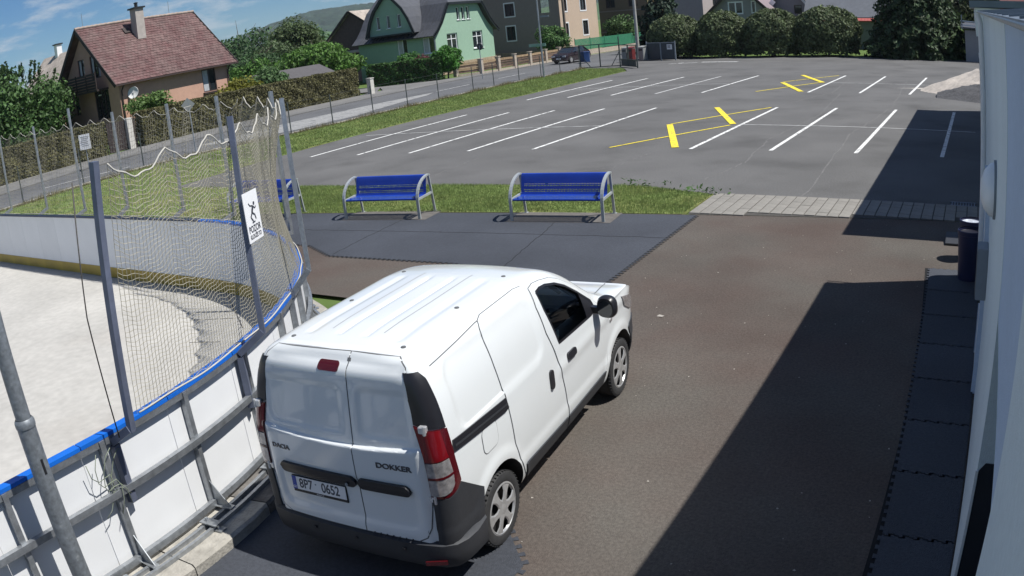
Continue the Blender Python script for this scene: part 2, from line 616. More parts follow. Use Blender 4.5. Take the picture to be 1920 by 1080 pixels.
for a, b2, w in (((-10.66, 22.62), (-8.28, 27.31), 0.09), ((-10.53, 27.54), (-8.06, 32.34), 0.09), ((-8.58, 22.68), (-10.52, 27.41), 0.22), ((-8.25, 27.58), (-10.31, 32.3), 0.22),
                 ((-10.34, 38.6), (-8.03, 43.6), 0.09), ((-10.16, 43.65), (-7.81, 47.98), 0.09), ((-8.14, 38.66), (-10.11, 43.33), 0.25), ((-7.95, 43.45), (-10.0, 48.1), 0.25)):
    q = MB()
    z = 0.011 if w < 0.2 else 0.0145
    q.bar((a[0], a[1], z), (b2[0], b2[1], z), w, 0.003)
    q.build('yellow_line', yellow_paint, lot)
# worn arrow strokes by the entrance, dust patch by the heap
ar = MB()
for a, b2, w in (((-22.9, 60.3), (-22.0, 61.3), 0.2), ((-22.2, 60.6), (-20.9, 61.3), 0.2), ((-20.6, 61.5), (-17.6, 61.0), 0.45)):
    ar.bar((a[0], a[1], 0.004), (b2[0], b2[1], 0.004), w, 0.003)
ar.build('road_marking', thin_paint, lot)
sheet('sand_dust', [(-3.9, 41.2), (-3.2, 41.35), (-2.3, 41.1), (-1.2, 40.2), (-0.6, 38.6), (0.2, 37.6), (0.6, 39), (0.3, 42), (-1.4, 42.0), (-2.6, 41.8)], 0.0045,
      mat('spilled sand', (0.42, 0.39, 0.35), rough=1.0, var=0.3, scale=6), kind='structure')
# darker seams and tar repairs in the asphalt
cr = MB()
for pts in ([(-6.3, 18.2), (-5.9, 20.5), (-6.2, 24.2), (-5.7, 30.5), (-6.2, 38)], [(-3.6, 17), (-3.9, 26), (-3.3, 33), (-3.6, 45)], [(-7.9, 33), (-6.6, 38.5), (-6.9, 46)], [(-14, 17.4), (-14.3, 21)], [(-11, 18), (-9.2, 19.5), (-9.0, 21.8)],
            [(-19, 33), (-13, 34.6), (-6, 34.9), (0, 34.6)]):
    for a, b2 in zip(pts[:-1], pts[1:]):
        n = 14
        p = [Vector((a[0] + (b2[0] - a[0]) * t / n, a[1] + (b2[1] - a[1]) * t / n, 0.0025)) + Vector((random.uniform(-1, 1), random.uniform(-1, 1), 0)) * 0.05 for t in range(n + 1)]
        for u, w in zip(p[:-1], p[1:]):
            cr.bar(u, w, random.uniform(0.02, 0.05), 0.001)
cr.build('asphalt_seam', mat('bleached asphalt seam', (0.142, 0.139, 0.136), rough=0.9, var=0.3, scale=8), lot)

# ------------------------------------------------------------------ distant wooded hill
forest_m = mat('distant forest', (0.026, 0.045, 0.03), rough=1.0, var=0.4, scale=0.02, spec=0.0)
field_m = mat('distant field', (0.06, 0.11, 0.04), rough=1.0, var=0.2, scale=0.01, spec=0.0)


def hill_h(u, d):
    """ridge height; u = bearing tangent (metres along the ridge), d = distance"""
    s = [(-1900, 0.003), (-900, 0.007), (-620, 0.013), (-520, 0.02), (-420, 0.027), (-285, 0.039), (-205, 0.0445), (-94, 0.0455), (60, 0.0445), (500, 0.04), (1200, 0.03), (2200, 0.01)]
    for (a, ha), (b, hb) in zip(s[:-1], s[1:]):
        if a <= u <= b:
            t = (u - a) / (b - a)
            return (ha + (hb - ha) * t) * 2500
    return 8


AX = Vector((-0.645, 0.764, 0)).normalized()
TX = Vector((0.764, 0.645, 0)).normalized()
hb_ = MB()
vs = []
nu, nd = 260, 46
for j in range(nd):
    d = 1500 + 1100 * j / (nd - 1)
    t = j / (nd - 1)
    prof = t * t * (3 - 2 * t)
    for i in range(nu):
        u = -1900 + 3600 * i / (nu - 1)
        z = -3 + hill_h(u * 2500 / d if d else u, d) * prof
        tree = 0.0
        if t > 0.34 + 0.03 * sin(u * 0.013):
            tree = random.uniform(0, 11) + 5
        p = AX * d + TX * u
        vs.append((p.x, p.y, z + tree))
fs = [(j * nu + i, j * nu + i + 1, (j + 1) * nu + i + 1, (j + 1) * nu + i) for j in range(nd - 1) for i in range(nu - 1)]
hb_.add(vs, fs)
for k, f in enumerate(fs):
    j = k // (nu - 1)
    hb_.m[k] = 0 if j / (nd - 1) > 0.34 else 1
hb_.build('hill', [forest_m, field_m], fix=False, kind='structure')
# ================================================================== RINK
CX, CY, RK = -11.92, 2.49, 6.18
rink_floor = mat('pale rink concrete', (0.43, 0.415, 0.385), rough=0.85, var=0.10, scale=7, var2=0.12, scale2=0.6, col2=(0.38, 0.35, 0.315), mask=0.35, lim=(0.55, 0.85))
pts = [(-45, -14), (CX + RK, -14)] + [(CX + RK * cos(a * pi / 36), CY + RK * sin(a * pi / 36)) for a in range(19)] + [(-45, CY + RK)]
sheet('rink_floor', pts, 0.02, rink_floor, kind='structure')
fj = MB()
for a, b2 in (((-11.0, 7.4), (-10.25, 7.72)), ((-10.1, 6.7), (-9.6, 6.9)), ((-11.3, 8.5), (-9.7, 7.45))):
    fj.bar((a[0], a[1], 0.0225), (b2[0], b2[1], 0.0225), 0.014, 0.003)
fj.build('floor_joint', mat('dark floor joint', (0.09, 0.085, 0.08), rough=1.0), kind='structure')

board_m = mat('white board panel', (0.80, 0.81, 0.82), rough=0.35, var=0.03, scale=2, var2=0.04, scale2=0.9, rnd=0.03)
kick_m = mat('yellow kick plate', (0.42, 0.29, 0.035), rough=0.5, var=0.15, scale=3)
cap_m = mat('blue cap rail', (0.008, 0.13, 0.56), rough=0.35, var=0.12, scale=3)
boards = empty('rink_boards', (CX, CY, 0), label='curved white rink boards with blue cap rail, yellow kick plate and galvanised outer frame', cat='rink boards')
DA = radians(9.0)
SEG = RK * DA                       # 0.971 m


def arc_pts(r, z, n=6, a0=0.0, a1=DA):
    return [(r * cos(a0 + (a1 - a0) * i / n), r * sin(a0 + (a1 - a0) * i / n), z) for i in range(n + 1)]


def arc_strip(b, r0, r1, z0, z1, n=6, gap=0.0):
    """curved slab between two radii and two heights over one segment"""
    a0, a1 = gap / r0, DA - gap / r0
    vs, fs = [], []
    for i in range(n + 1):
        a = a0 + (a1 - a0) * i / n
        for r, z in ((r0, z0), (r1, z0), (r1, z1), (r0, z1)):
            vs.append((r * cos(a), r * sin(a), z))
    for i in range(n):
        p, q = i * 4, i * 4 + 4
        for k in range(4):
            fs.append((p + k, p + (k + 1) % 4, q + (k + 1) % 4, q + k))
    fs += [(3, 2, 1, 0), (n * 4, n * 4 + 1, n * 4 + 2, n * 4 + 3)]
    b.add(vs, fs)


def seg_meshes(curved):
    out_ = {}

    def strip_(nm, r0, r1, z0, z1, m, gap=0.0):
        b = MB()
        if curved:
            arc_strip(b, r0, r1, z0, z1, 6, gap)
        else:
            b.box(((r0 + r1) / 2, SEG / 2, (z0 + z1) / 2), (abs(r1 - r0), SEG - 2 * gap, abs(z1 - z0)))
        out_[nm] = b.mesh(nm, m, smooth=curved, sharp=30)
    strip_('board_panel', RK - 0.012, RK, 0.02, 1.30, board_m, 0.003)
    strip_('kick_plate', RK - 0.024, RK - 0.0145, 0.03, 0.25, kick_m, 0.002)
    strip_('cap_rail', RK - 0.045, RK + 0.05, 1.303, 1.336, cap_m, 0.004)
    strip_('top_rail', RK + 0.003, RK + 0.05, 1.245, 1.30, galv, 0.0)
    strip_('middle_rail', RK + 0.042, RK + 0.095, 0.80, 0.86, galv, 0.0)
    strip_('bottom_rail', RK + 0.042, RK + 0.095, 0.17, 0.23, galv, 0.0)
    b = MB()
    for r in (RK + 0.17, RK + 0.27):
        if curved:
            arc_strip(b, r, r + 0.035, 0.125, 0.165)
        else:
            b.box((r + 0.0175, SEG / 2, 0.145), (0.035, SEG, 0.04))
    out_['base_rail'] = b.mesh('base_rail', galv)
    return out_


MC, MS = seg_meshes(True), seg_meshes(False)
st = MB()
st.box((RK + 0.0345, 0, 0.68), (0.06, 0.05, 1.24))
stm = st.mesh('stanchion', galv)
gs = MB()
gs.prism([(RK + 0.066, -0.004, 0.42), (RK + 0.066, -0.004, 0.167), (RK + 0.26, -0.004, 0.167)], (0, 0.008, 0))
gs.box((RK + 0.16, 0, 0.172), (0.22, 0.07, 0.008))
gsm = gs.mesh('foot_gusset', galv)
cl = MB()
cl.box((RK + 0.24, 0, 0.186), (0.20, 0.09, 0.012))
cl.tube([(RK + 0.20, 0, 0.17), (RK + 0.20, 0, 0.225)], 0.014, 8)
cl.tube([(RK + 0.33, 0, 0.12), (RK + 0.33, 0, 0.175)], 0.014, 8)
cl.box((RK + 0.335, 0, 0.135), (0.10, 0.08, 0.012))
clm = cl.mesh('base_clamp', galv)


def add_seg(ms, loc, rz, sta, foot=True, outer=True, clamp=False):
    for nm, me in ms.items():
        if not outer and nm in ('middle_rail', 'bottom_rail', 'base_rail'):
            continue
        inst(nm, me, boards, loc, (0, 0, rz))
    if sta is not None:
        rz2, off = sta
        s_ = inst('stanchion', stm, boards, (loc[0] + off[0], loc[1] + off[1], 0), (0, 0, rz2))
        if foot:
            inst('foot_gusset', gsm, s_, (0, 0, 0))
        if clamp:
            inst('base_clamp', clm, boards, (loc[0] + off[0] + 0.0, loc[1] + off[1], 0), (0, 0, rz2 - 0.045))


for k in range(10):
    add_seg(MC, (0, 0, 0), DA * k, (DA * k + 0.032, (0, 0)), clamp=True)
for k in range(9):                                                     # near side, straight, towards and past the camera
    add_seg(MS, (0, -SEG * (k + 1), 0), 0, (0, (0, SEG * 0.2)), clamp=True)
MF = dict(MS)
fcb = MB()
fcb.box((RK + .0025, SEG / 2, 1.3195), (.095, SEG - .008, .033))
MF['cap_rail'] = fcb.mesh('cap_rail', mat('dark blue grey cap rail', (.035, .05, .095), rough=.5))  # far side cap rails take a darker, greyer blue
for k in range(20):                                                    # far side, straight
    add_seg(MF, (-SEG * k, 0, 0), pi / 2, (pi / 2, (-0.3, 0)), foot=False)

# concrete kerb under the boards
kerb = empty('rink_kerb', (CX, CY, 0), label='worn concrete kerb at the foot of the white rink boards', cat='kerb')
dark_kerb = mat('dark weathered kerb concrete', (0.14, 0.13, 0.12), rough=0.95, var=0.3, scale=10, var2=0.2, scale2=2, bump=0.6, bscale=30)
for k in range(-5, 14):
    b = MB()
    n = 5
    vs, fs = [], []
    for i in range(n + 1):
        a = (k + 0.42) * DA + DA * (0.006 + 0.988 * i / n)
        for r, z in ((RK - 0.015, 0.0), (RK + 0.50, 0.0), (RK + 0.50, 0.10), (RK + 0.475, 0.125), (RK - 0.015, 0.125)):
            r += random.uniform(-.006, .006) * (z > 0)
            if a < 0:
                vs.append((r, RK * a, z + random.uniform(-.004, .004)))
            elif a > pi / 2:
                vs.append((-(a - pi / 2) * RK, r, z))
            else:
                vs.append((r * cos(a), r * sin(a), z + random.uniform(-.004, .004)))
    for i in range(n):
        p, q = i * 5, i * 5 + 5
        for j in range(5):
            fs.append((p + j, p + (j + 1) % 5, q + (j + 1) % 5, q + j))
    fs += [(4, 3, 2, 1, 0), tuple(n * 5 + j for j in range(5))]
    b.add(vs, fs)
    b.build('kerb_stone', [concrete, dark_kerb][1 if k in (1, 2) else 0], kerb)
# raised rim of bigger rubble behind the van
for a, r, s in ((37, 6.85, .14), (39.5, 6.9, .11), (42, 6.8, .16), (45, 6.95, .10), (34, 6.8, .1)):
    q = MB()
    q.lathe([(0, -.5 * s), (s, -.35 * s), (1.15 * s, 0), (.8 * s, .4 * s), (0, .5 * s)], 7)
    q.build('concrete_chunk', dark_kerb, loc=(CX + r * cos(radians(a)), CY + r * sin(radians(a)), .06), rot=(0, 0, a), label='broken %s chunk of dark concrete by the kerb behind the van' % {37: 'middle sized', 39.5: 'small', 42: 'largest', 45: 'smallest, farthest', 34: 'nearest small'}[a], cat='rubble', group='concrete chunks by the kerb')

# net posts: leaning channel posts on brackets
POSTS = [((-5.45, 2.87, 1.39), (-5.31, 3.01, 3.42), (-5.70, 2.81, 1.24)),
         ((-5.82, 4.69, 1.47), (-5.90, 4.82, 3.45), (-6.02, 4.52, 1.28)),
         ((-6.56, 6.10, 1.58), (-6.74, 6.26, 3.45), (-6.75, 5.93, 1.30)),
         ((-9.30, 8.42, 1.26), (-9.26, 8.40, 3.41), (-9.36, 8.14, 1.26)),
         ((-11.4, 9.07, 1.36), (-11.4, 9.07, 3.41), (-11.4, 8.70, 1.25)),
         ((-12.91, 9.07, 1.41), (-12.91, 9.07, 3.40), (-12.91, 8.70, 1.25)),
         ((-14.91, 9.07, 1.45), (-14.91, 9.07, 3.41), (-14.91, 8.70, 1.25)),
         ((-16.8, 9.07, 1.37), (-16.8, 9.07, 3.66), (-16.8, 8.70, 1.25)),
         ((-18.8, 9.07, 1.40), (-18.8, 9.07, 3.41), (-18.8, 8.70, 1.25)),
         ((-21.1, 9.07, 1.38), (-21.1, 9.07, 3.5), (-21.1, 8.70, 1.25)),
         ((-23.2, 9.07, 1.38), (-23.2, 9.07, 3.4), (-23.2, 8.70, 1.25))]
blue_grey = mat('blue grey steel post', (0.15, 0.17, 0.235), rough=0.45, metal=0.35, var=0.15, scale=9)
PL = ['blue grey net post on a bracket, nearest to the grey lamp post', 'blue grey net post carrying the white warning sign', 'galvanised net post standing outside the curved boards behind the van', 'galvanised net post at the far end of the dense folded net']
for i, (b0, t0, br) in enumerate(POSTS):
    lab = PL[i] if i < 4 else 'slim galvanised net post behind the far boards, %s from the right' % ('first second third fourth fifth sixth seventh'.split()[i - 4])
    pr = empty('net_post', b0, label=lab, cat='net post', group='net posts around the rink')
    m_ = blue_grey if i < 2 else galv
    v0 = Vector((0, 0, 0))
    v1 = Vector(t0) - Vector(b0)
    c0 = Vector(br) - Vector(b0)
    w = 0.058 if i < 4 else 0.052
    outw = Vector((b0[0] - br[0], b0[1] - br[1], 0)).normalized()
    q = MB()
    q.bar(v0 - Vector((0, 0, .03)), v1, w, w * 0.85, up=outw)
    q.build('post', m_, pr)
    q = MB()
    q.bar(c0, v0, 0.07, 0.06)
    q.build('bracket', m_, pr)
    q = MB()
    q.bar(c0 + Vector((0, 0, -0.03)), c0 + Vector((0, 0, -0.55)) + outw * 0.0, 0.065, 0.06, up=outw)
    q.build('mounting_plate', m_, pr)

# protective net hung behind the boards' cap, scalloped at the top
net_m = mat('pale net cord', (0.30, 0.28, 0.22), rough=0.9, var=0.2, scale=3)
rope_m = mat('white rope', (0.46, 0.44, 0.39), rough=0.9, var=0.1, scale=9)
A0 = radians(5.9)
LARC = RK * (pi / 2 - A0)


def net_base(s):
    """point on the cap rail's line at run length s from the first post"""
    if s < LARC:
        a = A0 + s / RK
        return Vector((CX + (RK + 0.02) * cos(a), CY + (RK + 0.02) * sin(a), 0)), Vector((cos(a), sin(a), 0))
    return Vector((CX - (s - LARC), CY + RK + 0.02, 0)), Vector((0, 1, 0))


def sstep_(a, b, x):
    t = min(max((x - a) / (b - a), 0), 1)
    return t * t * (3 - 2 * t)


def net_part(s0, s1, du, dz, r, name, zt, sag, span, wob, lab, bunch=0.0):
    nu = int((s1 - s0) / du)
    nz = int((zt - 1.30) / dz)
    grid = []
    for i in range(nu + 1):
        s = s0 + (s1 - s0) * i / nu
        p, nrm = net_base(s)
        ph = ((s - s0) % span) / span
        top = zt - sag * 4 * ph * (1 - ph) * 0.8
        colm = []
        for j in range(nz + 1):
            t = j / nz
            z = 1.315 + (top - 1.315) * t
            lean = max(0.05, 0.36 * (1 - s / (LARC * 0.42))) * t if s < LARC else 0.05 * (1 - t) + 0.27 * t
            fold = wob * (0.3 + t * (1.3 - t)) * sin(s * 7.3 + 2.0 * sin(s * 1.7) + t * 1.1)
            if s < LARC * 1.1:
                lean -= 0.17 * sin(pi * t) * sstep_(0.22 * LARC, 0.5 * LARC, s)
            q = p + nrm * (lean + fold) + Vector((0, 0, z + (0.012 * sin(s * 31 + j) if j else 0)))
            colm.append(q)
        grid.append(colm)
    nb = MB()

    def cord(a, b, rr):
        d = (b - a).normalized()
        u = d.cross(Vector((0.31, 0.52, 0.79))).normalized() * rr
        w = d.cross(u)
        o1 = u
        o2 = -0.5 * u + 0.866 * w
        o3 = -0.5 * u - 0.866 * w
        nb.add([a + o1, a + o2, a + o3, b + o1, b + o2, b + o3], [(0, 1, 4, 3), (1, 2, 5, 4), (2, 0, 3, 5)])
    for i in range(nu + 1):
        for j in range(nz):
            cord(grid[i][j], grid[i][j + 1], r)
    for i in range(nu):
        for j in range(nz + 1):
            cord(grid[i][j], grid[i + 1][j], r * (1.3 if j in (0, nz) else 1.0))
    root = empty(name, tuple(net_base(s0)[0]), label=lab, cat='net')
    o = nb.build('netting', net_m, root, fix=False, kind='stuff')
    o.location = -Vector(root.location)
    tb = MB()
    tb.tube([grid[i][nz] for i in range(0, nu + 1)], 0.008 if du < .06 else 0.0055, 5)
    o = tb.build('top_rope', rope_m, root, smooth=True)
    o.location = -Vector(root.location)
    tb = MB()
    tb.tube([grid[i][0] + Vector((0.02, 0.01, 0.007 * sin(i * .21) + 0.03)) for i in range(0, nu + 1)], 0.009, 5)
    o = tb.build('bottom_rope', rope_m, root, smooth=True)
    o.location = -Vector(root.location)
    return grid


net_part(0.0, LARC * 0.80, 0.042, 0.044, 0.0026, 'safety_net', 3.37, 0.19, 0.64, 0.014, 'fine pale safety net hung round the rink corner above the boards')
net_part(LARC * 0.80, LARC + 12.5, 0.09, 0.09, 0.0026, 'safety_net', 3.34, 0.16, 0.62, 0.02, 'thin safety net strung on the posts behind the far straight boards')
# guy wires and loose cords beside the first post
gw = MB()
gw.tube([(-5.52, 2.78, 1.33), (-5.545, 2.80, 2.3), (-5.50, 2.9, 3.30)], 0.006, 6)
tag(gw.build('guy_wire', mat('dark wire', (0.05, 0.045, 0.04), rough=0.6), smooth=True), 'thin dark wire running down beside the nearest net post', 'wire')
lw = MB()
for k in range(4):
    lw.tube([(-5.66 + 0.03 * sin(k), 2.72 - 0.05 * k + 0.10 * cos(t * .7 + k), 1.18 - 0.055 * t + 0.07 * sin(t * 1.1 + k)) for t in range(9)], 0.004, 5)
tag(lw.build('loose_cord', mat('grey green cord', (0.20, 0.23, 0.17), rough=0.8), smooth=True), 'loose loops of thin cord hanging on the outside of the boards', 'cord')

# warning sign hung on the second post
sx = Vector((-0.39, 0.92, 0)).normalized()
sn = Vector((sx.y, -sx.x, 0))
sc0 = Vector((-5.90, 4.84, 2.52)) + sn * 0.05
sgn = empty('warning_sign', tuple(sc0), label='white warning sign with a slipping figure fixed to the second net post', cat='sign')
F0 = frame((0, 0, 0), sx, (0, 0, 1), sn)
sign_white = mat('white sign face', (0.80, 0.80, 0.80), rough=0.4)
ink = mat('dark sign ink', (0.05, 0.055, 0.07), rough=0.5)
q = MB()
q.box((0, 0, 0), (0.30, 0.455, 0.006))
me = q.mesh('sign_board', sign_white)
me.transform(F0)
inst('sign_board', me, sgn)
q = MB()


def limb(b, pts, w, z=0.0042):
    for (x0, y0), (x1, y1) in zip(pts[:-1], pts[1:]):
        b.bar((x0, y0, z), (x1, y1, z), w, 0.002)


q.lathe([(0, 0.0034), (0.017, 0.0034), (0.017, 0.0052), (0, 0.0052)], 12, (0.052, 0.108, 0))
limb(q, [(0.03, 0.088), (0.0, 0.05), (-0.008, 0.025)], 0.032)
limb(q, [(0.02, 0.09), (-0.03, 0.098), (-0.055, 0.125)], 0.013)
limb(q, [(0.03, 0.085), (0.06, 0.06), (0.085, 0.075)], 0.013)
limb(q, [(-0.008, 0.03), (0.04, 0.005), (0.055, -0.04)], 0.018)
limb(q, [(-0.008, 0.03), (-0.045, -0.005), (-0.005, -0.05)], 0.018)
limb(q, [(-0.03, -0.06), (0.03, -0.055)], 0.012)
me = q.mesh('pictogram', ink)
me.transform(F0)
inst('pictogram', me, sgn)
text_mesh('POZOR', 0.085, ink, 'lettering', sgn, F0 @ Matrix.Translation((0, -0.115, 0.0035)), 0.001, 0.85, 0.002)
text_mesh('KLOUŽE TO', 0.056, ink, 'lettering', sgn, F0 @ Matrix.Translation((0, -0.182, 0.0035)), 0.001, 0.75, 0.0015)

# tall grey lamp post on the kerb, stepped at a collar
lp = empty('lamp_post', (-5.38, 1.98, 0.11), label='tall stepped grey lamp post standing on the kerb in the lower left foreground', cat='lamp post')
lamp_m = mat('blotchy grey zinc coating', (0.205, 0.225, 0.245), rough=0.5, metal=0.35, var=0.28, scale=26, var2=0.12, scale2=2.5, col2=(0.30, 0.32, 0.33), mask=20, lim=(0.6, 0.75))
q = MB()
q.lathe([(0, 0), (.075, 0), (.075, 1.70), (.074, 1.735), (.066, 1.76)], 28)
q.build('lower_tube', lamp_m, lp, smooth=True, sharp=35)
q = MB()
q.lathe([(.079, 1.70), (.081, 1.715), (.081, 1.735), (.077, 1.75), (.066, 1.765)], 28)
q.build('collar', lamp_m, lp, smooth=True, sharp=50)
q = MB()
q.lathe([(.061, 1.75), (.059, 3.2), (.050, 5.2), (0, 5.22)], 28)
q.build('upper_tube', lamp_m, lp, smooth=True, sharp=50)
q = MB()
q.box((0.0748, 0.004, 1.40), (0.004, 0.02, 0.12))
q.build('service_slot', black_plastic, lp)
q = MB()
q.bar((0, 0, 5.15), (0.0, -0.7, 5.3), 0.06, 0.06)
q.box((0.0, -0.95, 5.33), (0.22, 0.6, 0.12))
q.build('lamp_head', steel_grey, lp)
# ================================================================== VAN
van_white = mat('white van paint', (0.725, 0.75, 0.755), rough=0.22, coat=0.8, var=0.015, scale=2, spec=0.5)
van_black = mat('textured black bumper plastic', (0.028, 0.030, 0.035), rough=0.55, var=0.12, scale=40)
van_trim = mat('satin black trim', (0.016, 0.016, 0.02), rough=0.35)
seam_m = mat('dark panel gap', (0.11, 0.115, 0.12), rough=0.8)
rubber = mat('tyre rubber', (0.028, 0.028, 0.029), rough=0.75, var=0.2, scale=20)
hub_m = mat('silver wheel cover', (0.50, 0.50, 0.50), rough=0.35, metal=0.55, var=0.12, scale=25)
chrome = mat('bright hinge metal', (0.75, 0.76, 0.78), rough=0.25, metal=0.6)
red_lens = mat('red lamp lens', (0.17, 0.006, 0.010), rough=0.12, coat=0.6)
dark_red = mat('dark red lamp lens', (0.075, 0.005, 0.008), rough=0.15, coat=0.6)
clear_lens = mat('clear lamp lens', (0.40, 0.38, 0.38), rough=0.18, metal=0.5, var=.4, scale=30)
cabin_m = mat('dark cab trim', (0.05, 0.052, 0.056), rough=0.8, var=0.2, scale=3)
seat_m = mat('grey seat cloth', (0.07, 0.075, 0.085), rough=0.95, var=0.3, scale=14)
vglass = glassmat('tinted car glass', (0.62, 0.70, 0.68))

van = empty('parked_van', (-4.11, 4.4754, 0.0), 0.09274, label='white panel van parked beside the rink with its plain rear doors towards the camera', cat='van')

RING = [(0, .26), (.45, .26), (.70, .27), (.80, .31), (.845, .42), (.868, .62), (.875, .86), (.866, 1.10), (.846, 1.30), (.812, 1.50), (.765, 1.665), (.728, 1.745), (.695, 1.79), (.655, 1.828), (.60, 1.85), (.50, 1.862), (.25, 1.876), (0, 1.88)]


def lerp_tab(tab, y):
    if y <= tab[0][0]:
        return tab[0][1]
    for (a, va), (b, vb) in zip(tab[:-1], tab[1:]):
        if y <= b:
            t = (y - a) / (b - a)
            return va + (vb - va) * t
    return tab[-1][1]


def smooth_tab(tab, y):
    """Catmull-Rom through the table"""
    xs = [a for a, _ in tab]
    if y <= xs[0]:
        return tab[0][1]
    if y >= xs[-1]:
        return tab[-1][1]
    i = max(k for k in range(len(xs) - 1) if xs[k] <= y)
    p = lambda k: tab[min(max(k, 0), len(tab) - 1)]
    (x0, v0), (x1, v1), (x2, v2), (x3, v3) = p(i - 1), p(i), p(i + 1), p(i + 2)
    h = x2 - x1
    t = (y - x1) / h
    m1 = (v2 - v0) / max(x2 - x0, 1e-6) * h
    m2 = (v3 - v1) / max(x3 - x1, 1e-6) * h
    if abs(m1) > 3 * abs(v2 - v1):
        m1 = math.copysign(3 * abs(v2 - v1), m1)
    if abs(m2) > 3 * abs(v2 - v1):
        m2 = math.copysign(3 * abs(v2 - v1), m2)
    t2, t3 = t * t, t * t * t
    return (2 * t3 - 3 * t2 + 1) * v1 + (t3 - 2 * t2 + t) * m1 + (-2 * t3 + 3 * t2) * v2 + (t3 - t2) * m2


ZTOP = [(-.8, 1.855), (-.5, 1.865), (0, 1.882), (.7, 1.885), (1.1, 1.872), (1.4, 1.835), (1.65, 1.765), (1.95, 1.62), (2.25, 1.42), (2.5, 1.245), (2.65, 1.19), (2.95, 1.15), (3.25, 1.08), (3.45, .98), (3.56, .86), (3.62, .7)]
WID = [(-.8, .985), (-.4, 1.0), (2.6, 1.0), (3.1, .985), (3.35, .94), (3.5, .86), (3.6, .72), (3.64, .60)]
ZT0 = 1.88
YREAR = [(.2, -.75), (.45, -.75), (.85, -.748), (1.18, -.745), (1.45, -.714), (1.65, -.691), (1.75, -.678), (1.80, -.662), (1.845, -.63), (1.87, -.60), (1.9, -.57)]


def resample(ring, n):
    P = [Vector((a, b)) for a, b in ring]
    # Catmull-Rom by chord length
    fine = []
    for i in range(len(P) - 1):
        p0, p1, p2, p3 = P[max(i - 1, 0)], P[i], P[i + 1], P[min(i + 2, len(P) - 1)]
        for k in range(12):
            t = k / 12
            fine.append(0.5 * ((2 * p1) + (-p0 + p2) * t + (2 * p0 - 5 * p1 + 4 * p2 - p3) * t * t + (-p0 + 3 * p1 - 3 * p2 + p3) * t ** 3))
    fine.append(P[-1])
    d = [0]
    for a, b in zip(fine[:-1], fine[1:]):
        d.append(d[-1] + (b - a).length)
    outp = []
    j = 0
    for k in range(n):
        s = d[-1] * k / (n - 1)
        while j < len(d) - 2 and d[j + 1] < s:
            j += 1
        t = (s - d[j]) / max(d[j + 1] - d[j], 1e-9)
        outp.append(fine[j].lerp(fine[j + 1], t))
    outp[0].x = 0
    outp[-1].x = 0
    return outp


def sstep(a, b, x):
    t = min(max((x - a) / (b - a), 0), 1)
    return t * t * (3 - 2 * t)


def rrect(y, z, y0, y1, z0, z1, r):
    """signed distance to a rounded rectangle (negative inside)"""
    qx = abs(y - (y0 + y1) / 2) - (y1 - y0) / 2 + r
    qz = abs(z - (z0 + z1) / 2) - (z1 - z0) / 2 + r
    return hypot(max(qx, 0), max(qz, 0)) + min(max(qx, qz), 0) - r


def side_relief(y, z):
    """pressed panel, arch flares and the lower crease of the flanks: depth outwards"""
    d = 0.0
    if y < 1.25:
        s = rrect(y, z, -.42, .985, 1.225, 1.72, .12)
        d -= 0.012 * (1 - sstep(-.012, .012, s))
    for yc in (0.0, 2.81):
        rr = hypot(y - yc, z - .33)
        d += 0.014 * sstep(.52, .43, rr) * (1 if z < .95 else 0)
    d += 0.010 * sstep(.60, .54, z) - 0.0
    if y > 1.2:
        d += 0.010 * sstep(.09, .0, abs(z - (1.0 + (y - 2.3) * .03)))
    return d


def rear_relief(x, z):
    """rear doors: shelf crease at mid height, framed blank window above, plate recess below (outwards positive)"""
    d = 0.0
    zc = 1.185 + 0.035 * (x / .65) ** 2
    d += 0.030 * sstep(zc + .006, zc - .008, z) * sstep(.74, .68, abs(x))
    if z > zc:
        for x0, x1 in ((-.70, .13), (.17, .70)):
            s = rrect(x, z, x0 + .055, x1 - .055, 1.26, 1.615, .05)
            d -= 0.010 * (1 - sstep(-.015, .015, s))
    s = rrect(x, z, -.64, .64, .56, .91, .09)
    d -= 0.020 * (1 - sstep(-.03, .03, s))
    d += 0.004 * sstep(1.66, 1.69, z)
    return d


NR = 104
ring0 = resample(RING, NR)
dense = []
for p, q in zip(ring0[:-1], ring0[1:]):
    dense.append(p)
    if p.x > .5 and 1.13 < p.y < 1.25:
        dense += [p.lerp(q, .25), p.lerp(q, .5), p.lerp(q, .75)]
dense.append(ring0[-1])
ring0 = dense
NR = len(ring0)


def rear_bulge(x):
    return .03 * max(0.0, 1 - (abs(x) / .74) ** 2.2)


YS = [-.755, -.75, -.735, -.71, -.67] + [-.63 + .03 * k for k in range(int((3.66 + .63) / .03))] + [3.645]
vs, fs = [], []
NYS = len(YS)


def ring_at(y):
    k = min(1.0, max(0.02, (smooth_tab(ZTOP, y) - 1.10) / (ZT0 - 1.10)))
    w = smooth_tab(WID, y)
    low = sstep(3.25, 3.64, y)
    r = []
    for p in ring0:
        x, z = p.x * w, p.y
        if z > 1.10:
            z = 1.10 + (z - 1.10) * k
            if y > 2.3:
                x = x * (1 + 0.10 * sstep(2.3, 2.6, y) * (p.y - 1.10) / .78 * (1 if p.x > .3 else .3))
        zt = smooth_tab(ZTOP, y)
        if y > 3.2:
            z = .26 + (z - .26) * min(1.0, (zt - .26) / (1.12 - .26)) if z > .26 else z
            z = z + low * .06 * (1 - z)
        r.append((x, z))
    return r


